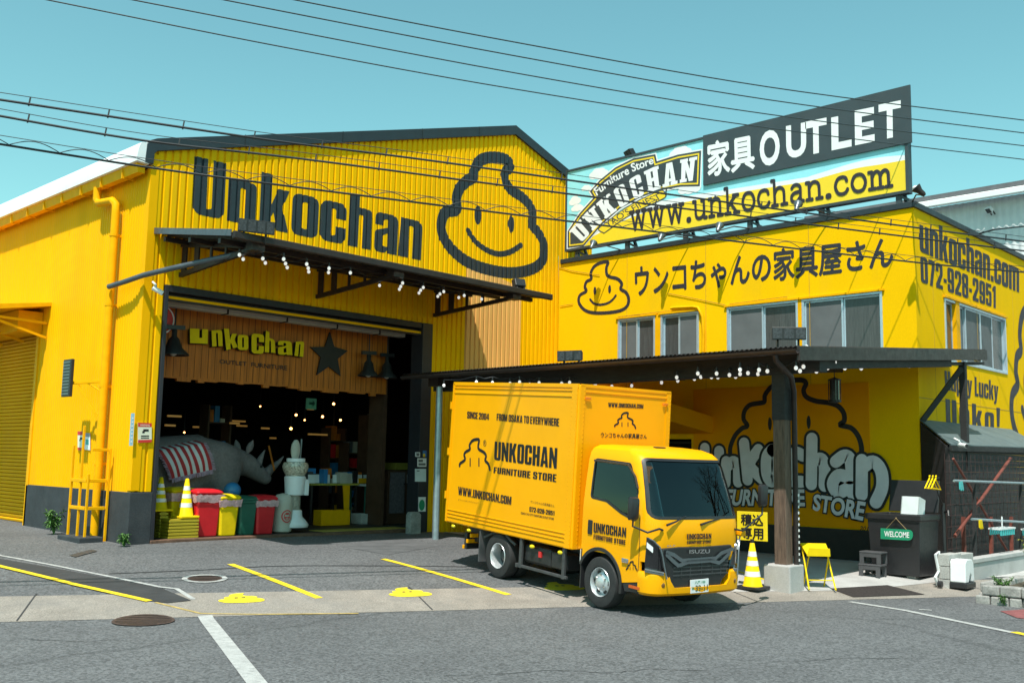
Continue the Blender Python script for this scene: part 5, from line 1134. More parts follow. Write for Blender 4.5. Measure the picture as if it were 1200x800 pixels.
cam_rows = [(.0, .80, 1, 1, SIGN_R), (.0, 0, 1, .14, SIGN_R), (.38, .56, .78, .68, BLACK), (.30, .48, .48, .58, BLACK), (.14, .84, .86, .93, ('WARNING', SIGN_C)), (.2, .30, .8, .36, BLACK), (.2, .20, .8, .25, BLACK)]
notice('red and cream surveillance warning sign on the warehouse front corner', WQ(161.5, 495, 177.5, 518.5), [SIGN_C] + cam_rows)
notice('smaller red and cream surveillance warning sticker on the warehouse side wall', SQ(91.5, 505, 98.6, 527), [SIGN_C] + cam_rows[:4])
notice('white sticker with a blue green emblem on the warehouse side wall', SQ(99.6, 507, 105.8, 526.5), [WHITEP, (0, .78, 1, 1, mat('sticker_grey', (.25, .27, .32), .5)), (.2, .30, .8, .62, mat('sticker_teal', (.05, .40, .40), .5))], name='sticker')
notice('narrow pale blue vertical plate beside the warehouse corner', [onv(p, V0 - .06) for p in ((151.2, 522), (155.4, 522), (157.6, 484), (153.6, 484))], [mat('pale_blue_plate', (.35, .58, .72), .5)] + [(.25, .1 + .12*k, .75, .15 + .12*k, WHITEP) for k in range(7)], name='name_plate')
DV = V0 - .056
DQ = lambda x0, y0, x1, y1: [onv(p, DV) for p in ((x0, y1), (x1, y1), (x1, y0), (x0, y0))]
notice('small white square sticker high on the right door jamb', DQ(486.5, 529.5, 492, 535), [WHITEP, (.2, .2, .8, .8, SATIN)], name='sticker')
notice('small blue and yellow sticker high on the right door jamb', DQ(495.4, 527.6, 499.6, 535), [mat('sticker_blue', (.04, .16, .42), .5), (0, 0, .6, .5, Y_PLASTIC)], name='sticker')
notice('white printed card below the stickers on the right door jamb', DQ(489, 536.6, 499.4, 546.6), [WHITEP, (.1, .15, .9, .42, SATIN), (.1, .55, .6, .85, SATIN)], name='sticker')
notice('large white paper sheet on the right door jamb', DQ(486.2, 549, 499, 564), [mat('paper_white', (.62, .72, .74), .7), (.15, .80, .4, .88, SATIN)], name='paper_notice')
pz = notice('white leaflet with a green disc on the right door jamb', DQ(490.2, 582, 498.6, 599), [WHITEP], name='paper_notice')
g0 = onv((494.4, 591.5), DV - .012); MB().add([g0 + Vector((.085*cos(2*pi*i/20), 0, .12*sin(2*pi*i/20))) for i in range(20)], [tuple(range(20))]).build('green_disc', SIGNGREEN, pz, fix=False)
st = MB().prism([(13.55, 16.5, .33), (13.95, 16.5, .33), (13.95, 16.5, .78), (13.88, 16.5, .84), (13.62, 16.5, .84), (13.55, 16.5, .78)], (0, .16, 0))
xg = onv((486, 625), 16.5).x
st = MB().prism([(xg-.13, 16.5, .30), (xg+.17, 16.5, .30), (xg+.17, 16.5, .74), (xg+.11, 16.5, .80), (xg-.08, 16.5, .80), (xg-.13, 16.5, .74)], (0, .16, 0))
tag(st.build('stone_block', STONE, bevel=.015), 'grey rounded stone block standing at the foot of the right door jamb', 'stone block')
# yellow cabinet behind the truck
xg = 15.9
yc = thing('yellow_drum', 'yellow painted drum with flared base standing behind the tail of the truck', 'drum', (15.55, 15.7, .3))
MB().lathe([(.55, 0), (.55, .10), (.44, .16), (.40, .7), (.46, .74), (.46, .80), (.36, .84)], (15.9, 15.9, .31), n=24).build('drum_base', mat('ochre_paint', (.55, .27, .015), .5, var=.15), yc, smooth=40)
MB().box((15.55, 15.6, 1.15), (16.3, 16.3, 2.9)).build('drum_column', MATS['ochre_paint'], yc, bevel=.05)
# ================================================================== FLOODLIGHTS
def flood(label, p, face, wd=.6, ht=.28, arm=None, grp='floodlights on the buildings', m=None):
    p = Vector(p); f_ = Vector(face).normalized(); sx = f_.cross(Vector((0, 0, 1))).normalized(); sz = sx.cross(f_)
    r = thing('floodlight', label, 'floodlight', p, grp)
    P = lambda a_, b_, c_: p + sx*a_ + f_*b_ + sz*c_
    b = MB(); b.loft([[P(-wd/2, .05, -ht/2), P(wd/2, .05, -ht/2), P(wd/2, .05, ht/2), P(-wd/2, .05, ht/2)], [P(-wd*.42, -.09, -ht*.36), P(wd*.42, -.09, -ht*.36), P(wd*.42, -.09, ht*.36), P(-wd*.42, -.09, ht*.36)]]); b.build('housing', m or PLBLACK, r, bevel=.01)
    b = MB(); n = max(1, round(wd/.16))
    for k in range(n): b.add([P(-wd/2 + wd*(k+.10)/n, .056, -ht*.40), P(-wd/2 + wd*(k+.90)/n, .056, -ht*.40), P(-wd/2 + wd*(k+.90)/n, .056, ht*.40), P(-wd/2 + wd*(k+.10)/n, .056, ht*.40)], [(0, 1, 2, 3)])
    b.build('lens', mat('lamp_lens', (.05, .055, .06), .45, var=.5, scale=30, spec=.3), r)
    if arm: MB().tube([p - f_*.05] + [Vector(q) for q in arm], .018, 6).build('arm', STEELDK, r)
    else:
        b = MB()
        for s in (-1, 1): b.bar(P(s*wd*.3, -.05, -ht*.4), P(s*wd*.3, -.05, -ht*.4 - .16), .03, .03)
        b.build('bracket', STEELDK, r)
    return r
flood('black three panel floodlight on top of the door canopy corner', onv((300, 266), 14.1), (-.35, -1, -.1), .60, .22)
flood('black tilted floodlight at the right end of the door canopy', onv((608, 333), 14.35), (.4, 1, -.5), .28, .24)
flood('black floodlight on the carport roof at its far end by the truck box', onu((668.5, 417), 13.9), (-1, -.3, -.05), .50, .20)
flood('black floodlight on the carport roof above the timber post', onu((924, 391), 13.9), (-1, -.75, -.05), .52, .20)
flood('black floodlight standing on the top edge of the roof billboard', onu((738, 181), 19.42), (-.75, .4, -.5), .34, .26, arm=[(19.36, onu((738, 181), 19.42).y, 9.46)])
for k, (px_, lab) in enumerate((((694, 288), 'silver bulb floodlight on an arm below the badge end of the billboard'), ((774, 279), 'silver bulb floodlight on an arm below the web address start'), ((842, 268), 'silver bulb floodlight on an arm below the middle of the web address'), ((934, 243), 'silver bulb floodlight on an arm below the word com'), ((1079, 225), 'silver bulb floodlight reaching past the right end of the billboard'))):
    if k < 4: q = onu(px_, 18.69); base = Vector((19.25, q.y - .45, 7.14)); d = Vector((.6, .1, .75))
    else: q = onv(px_, 7.2); base = Vector((19.3, 7.70, 7.14)); d = Vector((-.3, .6, .7))
    r = thing('billboard_lamp', lab, 'lamp', q, 'lamps on arms along the billboard foot')
    d.normalize(); MB().lathe([(.03, -.10), (.05, -.06), (.055, .02), (.10, .12), (.095, .125)], q, d, n=14, cap=False).build('lamp_shade', STEELDK if k == 4 else SATIN, r, smooth=50)
    MB().ball(q + d*.11, (.075, .075, .05), 10, 6).build('lamp_bulb', WHITE, r, smooth=80)
    MB().tube([q - d*.08, q.lerp(base, .5) + Vector((0, 0, .05)), base], .015, 6).build('arm', STEELDK, r)

# ================================================================== OVERHEAD CABLES
def span(pts, zl, zr, ext=12):
    A, B = onz(pts[0], zl), onz(pts[-1], zr); d = B - A; nrm = Vector((d.y, -d.x, 0)).normalized(); out = []
    for p in pts:
        s = sight(*p); t = (A - CAM).dot(nrm) / s.dot(nrm); out.append(CAM + s * t)
    # smooth sag through the sighted points
    P = []
    for i in range(len(out) - 1):
        p0, p1, p2, p3 = out[max(0, i-1)], out[i], out[i+1], out[min(len(out)-1, i+2)]
        for k in range(8):
            t = k/8; P.append(.5*((2*p1) + (p2-p0)*t + (2*p0-5*p1+4*p2-p3)*t*t + (3*p1-p0-3*p2+p3)*t**3))
    P.append(out[-1]); e0 = (P[0]-P[1]).normalized(); e1 = (P[-1]-P[-2]).normalized()
    return [P[0] + e0*ext + Vector((0, 0, .12))] + P + [P[-1] + e1*ext + Vector((0, 0, .12))]
for k, l in enumerate(([(345, 0), (600, 49), (900, 102), (1200, 141)], [(262, 0), (600, 65), (900, 117), (1200, 156)], [(155, 0), (600, 85), (900, 134), (1200, 171)], [(55, 0), (330, 55), (600, 104), (900, 150), (1200, 187)])):
    o = MB().tube(span(l, 8.4, 8.4), .010, 6).build('power_line', mat('cable_teal', (.03, .05, .06), .6)); tag(o, ('topmost of the four thin power lines crossing the sky', 'second from the top of the four thin power lines in the sky', 'third from the top of the four thin power lines in the sky', 'lowest of the four thin power lines crossing the sky')[k], 'power line', 'thin power lines across the sky')
for k, (l, z_, kind, lab) in enumerate((([(0, 117), (300, 162), (510, 189), (800, 230), (1060, 265), (1200, 283)], 5.9, 'clip', 'upper black telephone cable hung on clips from a thin wire'), ([(0, 136), (170, 165), (360, 187), (664, 227), (1060, 277), (1200, 294)], 5.8, 'clip', 'middle black telephone cable crossing the front of the gable'), ([(0, 169), (180, 197), (360, 221), (664, 259), (1060, 306), (1200, 319)], 5.5, 'wave', 'lowest black telephone cable with a wire lashed round it in waves'))):
    P = span(l, z_, z_); r = thing('telephone_cable', lab, 'cable', P[len(P)//2], 'telephone cables across the front of the store')
    MB().tube(P, .0145, 6).build('cable', CABLE, r, smooth=60)
    up = Vector((0, 0, .085)); MB().tube([p + up*(1.25 if kind == 'wave' else 1) for p in P], .005, 5).build('messenger_wire', CABLE, r)
    L = [0]
    for i in range(1, len(P)): L.append(L[-1] + (P[i]-P[i-1]).length)
    def ptat(s):
        for i in range(1, len(P)):
            if s <= L[i]: return P[i-1].lerp(P[i], (s-L[i-1])/(L[i]-L[i-1]))
        return P[-1]
    if kind == 'clip':
        s = .4
        while s < L[-1]: q = ptat(s); MB().bar(q - Vector((0, 0, .024)), q + Vector((.012, -.008, .088)), .012, .016).build('cable_clip', CABLE, r); s += .85
    else:
        W = []; s = 0
        while s < L[-1]: q = ptat(s); W.append(q + Vector((0, 0, .01 + .085*abs(sin(s*pi/.55))))); s += .055
        MB().tube(W, .006, 5).build('lashing_wire', CABLE, r)
# service drops from the office side
tag(MB().tube([onv((1147, 274), 7.55), onv((1165, 269), 7.2), onv((1230, 262), 6.6)], .018, 6).build('service_cable', CABLE), 'short black service cable leaving the office parapet to the right', 'cable')

# ================================================================== FAR GREY BUILDING
fbd = thing('grey_factory', 'grey corrugated factory rising behind the office block at right', 'factory', (34, 8, 0))
q1, q2 = onu((1096, 243), 33.7), onu((1200, 227), 33.7)
b = MB(); y = 1.0; prof = []
while y < 17: prof += [(y, 0), (y+.07, .03), (y+.11, .03), (y+.18, 0)]; y += .22
zt = q1.z
b.add([(33.7 + h, y, z) for z in (0, zt) for y, h in prof], [(i+1, i, len(prof)+i, len(prof)+i+1) for i in range(len(prof)-1)]); b.build('wall', GREYSHEET, fbd, fix=False)
MB().box((33.78, 1, 0), (50, 17, zt)).build('wall_core', GREYSHEET, fbd)
MB().prism([(33.2, 17.2, zt+.15), (33.2, .8, zt+.15), (42, .8, zt+2.4), (42, 17.2, zt+2.4)], (0, 0, .15)).build('roof', GREYDK, fbd)
MB().box((33.05, .8, zt-.12), (33.22, 17.2, zt+.10)).build('gutter', WHITE, fbd, bevel=.03)
flood('small white lamp below the eave of the grey factory behind', onu((1159, 246), 33.4), (-1, .3, -1.2), .20, .22, grp='floodlights on the buildings', m=WHITEP)

# ================================================================== INSIDE THE SHOP
FZ = .41
def bin_(label, px_l, px_r, py_t, v, m, lid='flat', bag=None, name='waste_bin'):
    l, r_ = onv((px_l, 600), v).x, onv((px_r, 600), v).x; top = onv(((px_l+px_r)/2, py_t), v).z; wd = r_ - l; cx = (l + r_)/2; h = top - FZ - .08
    r = thing(name, label, 'bin', (cx, v, FZ), 'plastic bins lined up inside the doorway')
    R4 = lambda hw, hd, z: [(cx-hw+.03, v-hd, z), (cx+hw-.03, v-hd, z), (cx+hw, v-hd+.03, z), (cx+hw, v+hd-.03, z), (cx+hw-.03, v+hd, z), (cx-hw+.03, v+hd, z), (cx-hw, v+hd-.03, z), (cx-hw, v-hd+.03, z)]
    hw = wd/2; hd = .24
    MB().loft([R4(hw*.74, hd*.78, FZ), R4(hw*.78, hd*.82, FZ+.02), R4(hw*.93, hd*.96, FZ+h*.92), R4(hw, hd+.02, FZ+h*.93), R4(hw, hd+.02, FZ+h)]).build('bin_body', m, r, bevel=.008)
    MB().loft([R4(hw*1.02, hd+.03, FZ+h+.004), R4(hw*1.02, hd+.03, FZ+h+.035), R4(hw*.9, hd-.03, FZ+h+.075), R4(hw*.5, hd*.5, FZ+h+.095)]).build('lid', m, r, bevel=.008)
    if bag:
        rings = []
        for z, o in ((FZ+h*.80, .004), (FZ+h*.86, .012), (FZ+h*.93, .022), (FZ+h*.985, .026)):
            ring = []
            for i in range(40):
                a = 2*pi*i/40; c_, s_ = cos(a), sin(a); k = 1/max(abs(c_), abs(s_)); ring.append((cx + c_*k*(hw*.97+o+random.uniform(0, .006)), v + s_*k*(hd+o+random.uniform(0, .006)), z + random.uniform(-.014, .014)))
            rings.append(ring)
        MB().loft(rings, cap=False).build('bag_rim', BAG, r, smooth=60)
    return r
random.seed(5)
bin_('tall red bin with a bag rim, nearest the striped blanket', 222, 253, 573, 17.40, RED, bag=True)
bin_('lighter yellow bin with a bag rim between the red and green bins', 250, 274, 579, 17.38, Y_PLASTIC, bag=True)
bin_('dark green bin between the yellow bin and the second red bin', 273, 295, 581, 17.42, GREEN)
bin_('shorter red bin with a pale bag rim next to the cream bin', 293, 317, 580, 17.40, RED, bag=True)
bin_('shaded yellow bin behind the stack of yellow blocks', 193, 222, 571, 17.75, Y_PLASTIC, bag=True)
cbx = onv((331, 600), 17.42).x; cb_ = thing('round_bin', 'cream round topped bin with a red ring emblem by the white column', 'bin', (cbx, 17.42, FZ))
MB().lathe([(.15, 0), (.19, .03), (.20, .56), (.20, .60), (.185, .68), (.13, .75), (.02, .78)], (cbx, 17.42, FZ), n=24).build('bin_body', CREAM, cb_, smooth=40)
em = MB(); 
for r0, r1 in ((.095, .115), (.055, .068)):
    vs_ = []; 
    for i in range(28):
        for rr in (r0, r1): a = 2*pi*i/28; x = rr*cos(a); z = .33 + rr*sin(a)*1.1; vs_.append((cbx + x - .02, 17.42 - sqrt(.2015**2 - min(.2, abs(x))**2) - .003, FZ + z))
    em.add(vs_, [(2*i, 2*i+1, (2*i+3) % 56, (2*i+2) % 56) for i in range(28)])
for k in range(3):
    a = 2*pi*k/3 + pi/2; x, z = .04*cos(a), .33 + .045*sin(a); em.add([(cbx-.02+x-.03, 17.42-.203, FZ+z-.012), (cbx-.02+x+.03, 17.42-.203, FZ+z-.012), (cbx-.02+x+.03, 17.42-.203, FZ+z+.012), (cbx-.02+x-.03, 17.42-.203, FZ+z+.012)], [(0, 1, 2, 3)])
em.build('ring_emblem', SIGN_R, cb_, fix=False)
bb2 = MB().ball((onv((280, 577), 17.5).x, 17.75, 1.24), (.17, .17, .16), 16, 10); tag(bb2.build('blue_ball', BLUE, smooth=80), 'blue ball resting behind the green bin in the doorway', 'ball')
# cone on a stack of yellow blocks, second stack half hidden at left
def block_stack(label, px0, px1, v, n):
    l, r_ = onv((px0, 610), v).x, onv((px1, 610), v).x; cx = (l+r_)/2
    for k in range(n):
        z = FZ + k*.058; b = MB().box((l + random.uniform(-.008, .008), v-.2, z), (r_ + random.uniform(-.008, .008), v+.2, z+.04)).box((l+.03, v-.17, z+.04), (r_-.03, v+.17, z+.058))
        tag(b.build('plastic_tray', mat('olive_yellow_tray', (.42, .33, .02), .5, var=.1), bevel=.004), label % ('bottom', 'second from bottom', 'third from bottom', 'fourth from bottom', 'fifth from bottom', 'sixth from bottom', 'seventh from bottom', 'top')[k if n == 8 or k < n-1 else 7], 'tray', 'yellow trays stacked inside the doorway')
    return cx, FZ + n*.058
cx, z1_ = block_stack('flat yellow tray under the doorway cone, %s of its stack', 192, 227, 17.28, 6)
cone('yellow cone with white bands standing on the stack of flat trays', (cx + .12, 17.28, z1_ - .005), .72, group='cones inside the doorway')
cx, z1_ = block_stack('flat yellow tray hard by the left door jamb, %s of its stack', 181, 191, 17.6, 8)
cone('yellow cone half hidden by the left door jamb', (cx, 17.6, z1_ - .005), .62, group='cones inside the doorway')
# rhino
rv = 19.0
rh = thing('rhino_statue', 'life size grey rhinoceros statue standing inside the doorway facing right', 'rhino statue', (10.8, rv, FZ))
me = bpy.data.meshes.new('body'); V = []; E = []; Rr = []
def nd(p, r, par=None):
    V.append(Vector(p) - Vector((10.8, rv, FZ))); Rr.append(r); 
    if par is not None: E.append((par, len(V)-1))
    return len(V)-1
s0 = nd((10.1, rv, 1.66), (.56, .68)); s1 = nd((10.7, rv, 1.72), (.52, .64), s0); s2 = nd((11.12, rv, 1.78), (.42, .54), s1); s3 = nd((11.52, rv, 1.78), (.33, .36), s2); s4 = nd((11.78, rv, 1.76), (.26, .27), s3); s5 = nd((12.02, rv, 1.62), (.22, .22), s4); s6 = nd((12.25, rv, 1.46), (.16, .15), s5); s7 = nd((12.42, rv, 1.38), (.12, .12), s6)
t1 = nd((9.5, rv, 1.62), (.52, .62), s0); t2 = nd((9.1, rv, 1.50), (.34, .42), t1)
for sgn_ in (-1, 1):
    for (ux, par, r0) in ((11.12, s2, .26), (9.45, t1, .28)):
        a_ = nd((ux, rv + sgn_*.30, 1.20), (r0, r0), par); c_ = nd((ux + .03, rv + sgn_*.32, .78), (r0*.72, r0*.72), a_); e_ = nd((ux, rv + sgn_*.32, FZ + .10), (r0*.70, r0*.70), c_)
me.from_pydata(V, E, []); bo = bpy.data.objects.new('body', me); COL.objects.link(bo); bo.parent = rh
sk = bo.modifiers.new('skin', 'SKIN'); sk.use_smooth_shade = True; sb = bo.modifiers.new('sub', 'SUBSURF'); sb.levels = sb.render_levels = 2
for i, sv in enumerate(me.skin_vertices[0].data): sv.radius = Rr[i]; sv.use_root = (i == 0)
me2 = bpy.data.meshes.new_from_object(bo.evaluated_get(bpy.context.evaluated_depsgraph_get())); bo.modifiers.clear(); bo.data = me2; me2.materials.clear(); me2.materials.append(RHINO); me2.polygons.foreach_set('use_smooth', [True]*len(me2.polygons))
MB().tube([(12.28, rv, 1.52), (12.46, rv, 1.68), (12.62, rv, 1.80), (12.74, rv, 1.93)], [.12, .085, .05, .012], 10).build('horn', RHINO, rh, smooth=60)
MB().tube([(12.08, rv, 1.70), (12.16, rv, 1.88), (12.26, rv, 2.06)], [.10, .06, .012], 10).build('horn', RHINO, rh, smooth=60)
for sgn_ in (-1, 1): MB().lathe([(.02, -.02), (.075, .10), (.065, .2), (.01, .30)], (11.72, rv + sgn_*.17, 1.98), (-.1 + .35*(sgn_ < 0), sgn_*.35, 1), n=10).build('ear', RHINO, rh, smooth=60)
for sgn_ in (-1, 1): MB().ball((12.06, rv + sgn_*.20, 1.70), .03, 8, 6).build('eye', PLBLACK, rh, smooth=80)
tk = tag(MB().bar((12.05, rv-.15, 2.15), (12.22, rv-.15, 1.62), .03, .03).build('wooden_stick', WOODP), 'thin wooden stick rising behind the head of the rhino statue', 'stick')
rh.location.x -= .20
# striped blanket over its back
bk_ = thing('striped_blanket', 'red and white striped blanket with fringe draped over the rhino statue', 'blanket', (10.3, rv, 2.3))
A_ = [onv(p, rv - .74) for p in ((189, 528), (241.5, 519), (248.5, 550), (201, 560.5))]
Ga = lambda s, t: (A_[0].lerp(A_[1], s)).lerp(A_[3].lerp(A_[2], s), t)
NS, NT = 26, 12
def surf(s, t):
    p = Ga(s, max(t, 0)); 
    p = p.copy(); p.y += .10 * (1-max(t, 0))**2 - .05*sin(pi*max(t, 0)) + .015*sin(s*19 + t*4)
    if t < 0: p.y += -t*.9; p.z += .10*sin(-t*1.6)
    return p
for mi, (mname, mm) in enumerate((('red_stripe', CUSH_R), ('pale_stripe', CUSH_W))):
    b = MB()
    for i in range(13):
        if i % 2 != mi: continue
        s0_, s1_ = i/13, (i+1)/13; rows_ = [-.5 + 1.5*j/NT for j in range(NT+1)]
        vs_ = [surf(s, t) for t in rows_ for s in (s0_, (s0_+s1_)/2, s1_)]
        b.add(vs_, [(3*j+k, 3*j+k+1, 3*j+k+4, 3*j+k+3) for j in range(NT) for k in (0, 1)])
    b.build(mname, mm, bk_, smooth=80, fix=False)
b = MB(); random.seed(2)
for k in range(60): s = k/59; p = surf(s, 1); b.bar(p, p + Vector((random.uniform(-.02, .02), -.01, -.085)), .016, .01)
for k in range(26): t = k/25; p = surf(1, t); b.bar(p, p + Vector((.07, -.01, random.uniform(-.03, .01))), .016, .01); p = surf(0, t); b.bar(p, p + Vector((-.07, -.01, random.uniform(-.03, .01))), .016, .01)
b.build('fringe', mat('fringe_mauve', (.42, .30, .40), .9, var=.2, scale=20), bk_)
# white dispenser column
dx = onv((344, 600), 17.45).x; dv_ = 17.45
dc = thing('gum_dispenser', 'white column shaped candy dispenser with glass globe just inside the doorway', 'candy dispenser', (dx, dv_, FZ))
zof = lambda py: onv((344, py), dv_).z
L_ = lambda prof, nme, m, n=28: MB().lathe([(r, zof(y) - FZ) for r, y in prof], (dx, dv_, FZ), n=n).build(nme, m, dc, smooth=40)
L_([(.30, 617), (.31, 614), (.25, 609), (.18, 605), (.165, 598), (.155, 597)], 'foot', WHITEP); L_([(.13, 597), (.13, 579)], 'column', mat('clear_column', (.30, .29, .24), .2, var=.3, scale=20, coat=.4)); L_([(.17, 580), (.19, 579), (.22, 559), (.20, 557.5)], 'collar', WHITEP)
L_([(.19, 557.5), (.25, 551), (.27, 546), (.24, 541.5), (.19, 541)], 'globe', mat('candy_globe', (.48, .43, .34), .15, var=.7, scale=26, coat=.7)); L_([(.18, 541), (.19, 540.5), (.19, 537), (.17, 536.5)], 'cap', WHITEP)
MB().loft([[(dx + .10*cos(a)*k - .02, dv_ + y, zof(527) + .21*sin(a)*k) for a in [2*pi*i/20 for i in range(20)]] for y, k in ((-.03, .9), (-.02, 1), (.02, 1), (.03, .9))]).build('oval_sign', CREAM, dc, smooth=40)
MB().tube([(dx + .10, dv_, zof(541)), (dx + .12, dv_, zof(514))], .018, 7).build('rod', SATIN, dc)
MB().box((dx + .15, dv_ - .16, zof(580)), (dx + .24, dv_ - .02, zof(561))).build('chute', WHITEP, dc, bevel=.01)
# goods tables, mats, lamps, beams
def table(label, u0, u1, v0, v1, h, m, legm):
    r = thing('goods_table', label, 'table', ((u0+u1)/2, (v0+v1)/2, FZ)); MB().box((u0, v0, FZ+h-.04), (u1, v1, FZ+h)).build('tabletop', m, r, bevel=.005)
    for x in (u0+.06, u1-.06):
        for y in (v0+.06, v1-.06): MB().box((x-.025, y-.025, FZ), (x+.025, y+.025, FZ+h-.04)).build('leg', legm, r)
    return r
tu0, tu1 = onv((358, 575), 19.2).x, onv((415, 575), 19.2).x
table('long goods table with a yellow patterned edge behind the dispenser', tu0, tu1, 19.0, 20.0, .92, mat('table_yellow', (.40, .36, .05), .6, var=.5, scale=9), STEELDK)
t2 = onv((445, 575), 19.2).x; table('green framed goods table right of the long table', tu1 + .1, t2, 18.9, 19.6, .90, WHITEP, mat('green_leg', (.03, .14, .11), .5))
random.seed(21)
for k in range(16):
    x = tu0 + .1 + (t2 - tu0 - .3)*k/15; w_ = random.uniform(.10, .26); h_ = random.uniform(.10, .34); m = random.choice((PLBLACK, PLBLACK, CREAM, BLUE, Y_PIPE, SEAT, WOODP)); y = 19.15 + random.uniform(0, .3)
    r = thing('boxed_goods', ('small box of goods with a white price card, item %s along the tables') % ('one two three four five six seven eight nine ten eleven twelve thirteen fourteen fifteen sixteen'.split()[k]), 'box', (x, y, FZ+.92), 'boxed goods on the tables')
    r['label'] = 'small box of goods set out on the tables inside the doorway'
    MB().box((x-w_/2, y-.08, FZ+.921), (x+w_/2, y+.12, FZ+.921+h_)).build('carton', m, r, bevel=.006)
    if k % 2 == 0: MB().prism([(x-.10, y-.12, FZ+.925), (x+.10, y-.12, FZ+.925), (x+.11, y-.095, FZ+1.12), (x-.09, y-.095, FZ+1.12)], (0, .006, 0)).build('price_card', WHITEP, r)
ycl = MB().prism([(onv((404, 600), 19).x, 18.97, FZ+.02), (onv((408, 600), 19).x, 18.97, FZ+.02), (onv((408, 600), 19).x, 18.97, FZ+.88), (onv((400, 600), 19).x, 18.97, FZ+.88)], (0, .03, 0)); tag(ycl.build('yellow_cloth', Y_PIPE), 'yellow cloth hanging from the long goods table edge', 'cloth')
for lab, u_, w_, h_, m in (('grey low crate under the green framed table, left one', (417, 428), .4, .24, CONCBLK), ('grey low crate under the green framed table, right one', (432, 444), .4, .24, CONCBLK), ('jumble of yellow and white packets under the long table', (370, 404), .3, .34, Y_PIPE)):
    l, r_ = onv((u_[0], 610), 18.8).x, onv((u_[1], 610), 18.8).x; b = MB(); tray(b, l, r_, 18.6, 18.6 + w_, FZ + .005, FZ + h_, .03); tag(b.build('storage_crate', m, bevel=.01), lab, 'crate')
# dark cabinet with cloth towards the right
cu0, cu1 = onv((447, 600), 18.6).x, onv((472, 600), 18.6).x
cbn = thing('display_cabinet', 'dark wooden display cabinet with hanging cloth near the right jamb', 'cabinet', ((cu0+cu1)/2, 18.6, FZ))
MB().box((cu0, 18.4, FZ), (cu1, 19.0, FZ+1.25)).build('cabinet_body', mat('dark_brown_wood', (.08, .04, .022), .6, var=.3), cbn, bevel=.01); MB().box((cu0+.05, 18.36, FZ+.25), (cu0+.48, 18.39, FZ+1.2)).build('hanging_cloth', mat('grey_mauve_cloth', (.13, .115, .13), .9, var=.3, scale=20), cbn)
MB().box((cu0+.2, 18.35, FZ+1.26), (cu1+.05, 18.8, FZ+1.42)).build('top_shelf', mat('olive_shelf', (.22, .20, .03), .6), cbn)
for k in range(3): tag(MB().lathe([(.045, 0), (.045, .2), (.02, .24), (.02, .30)], (cu0+.55+.14*k, 18.30, FZ+.95), n=10).build('spray_bottle', WHITEP, smooth=40), 'white spray bottle in the row of three on the dark display cabinet', 'bottle', 'three white bottles on the display cabinet')
MB().box((cu0+.45, 18.22, FZ+.92), (cu0+.95, 18.395, FZ+.945)).build('bottle_shelf', STEELDK, cbn)
mt_ = MB().box((onv((372, 622), 17.2).x, 16.98, .418), (onv((470, 622), 17.2).x, 17.5, .428)); tag(mt_.build('floor_mat', mat('yellow_mat', (.42, .33, .08), .9, var=.25, scale=6)), 'worn yellow floor mat lying on the doorway threshold', 'mat')
def pendant(label, p, r0, m):
    r = thing('pendant_lamp', label, 'pendant lamp', p, 'industrial pendant lamps in the doorway'); p = Vector(p)
    MB().lathe([(.03, .50), (.05, .48), (.05, .36), (.10, .30), (r0*.55, .14), (r0, .02), (r0, 0), (r0-.01, .0), (r0*.5, .13)], p, n=20, cap=False).build('lamp_shade', m, r, smooth=50)
    MB().ball(p + Vector((0, 0, .05)), .07, 10, 6).build('lamp_bulb', CREAM, r, smooth=80); MB().cyl(p + Vector((0, 0, .5)), p + Vector((0, 0, 1.25)), .012, n=6).build('lamp_cord', CABLE, r)
    MB().bar(p + Vector((-.2, 0, .52)), p + Vector((.2, 0, .54)), .05, .08).build('lamp_bracket', PLBLACK, r)
dsh = mat('pendant_black', (.02, .02, .02), .5)
p = onv((203, 416), 17.62); pendant('black pendant lamp hanging at the left end of the orange boards', (p.x, 17.62, p.z), .29, dsh)
p = onv((431.5, 441), 17.75); pendant('black pendant lamp, left one of the pair right of the star', (p.x, 17.75, p.z), .24, dsh)
p = onv((453, 443), 17.85); pendant('black pendant lamp, right one of the pair right of the star', (p.x, 17.85, p.z), .24, dsh)
for k, (px_, py) in enumerate(((391, 473), (378, 488), (399, 492), (341, 502), (391, 501), (347, 486), (269, 511.5), (216, 506.5), (305, 476), (357, 492))):
    p = onv((px_, py), 21.5 + (k % 3)); MB().ball(p, .034 if k < 6 else .022, 8, 6).build('filament', WARM, smooth=80, parent=tag(MB().lathe([(.012, .03), (.02, .06), (.004, .6)], p, n=6).build('hanging_bulb', CABLE), ('bright orange filament bulb glowing in the dark shop right of the dispenser', 'small orange bulb glowing in the dark shop above the rhino')[k in (6, 7, 8)], 'light bulb', ('bright filament bulbs in the dark shop', 'small orange bulbs above the rhino')[k in (6, 7, 8)]))
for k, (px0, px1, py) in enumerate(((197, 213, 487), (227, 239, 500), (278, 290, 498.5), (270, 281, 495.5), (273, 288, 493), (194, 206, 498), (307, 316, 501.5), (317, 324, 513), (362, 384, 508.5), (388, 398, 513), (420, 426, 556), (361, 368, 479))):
    v_ = 20.5 + (k*7 % 5)*.7; a_, b2_ = onv((px0, py), v_), onv((px1, py), v_); tag(MB().box((a_.x, v_, a_.z-.02), (b2_.x, v_+.05, a_.z+.022)).build('glowing_slat', SLAT), 'thin wooden slat in the dark shop interior, given an amber glow', 'lamp', 'wooden slats given an amber glow inside the shop')  # wooden beams, no lamps; the light they catch is an added glow
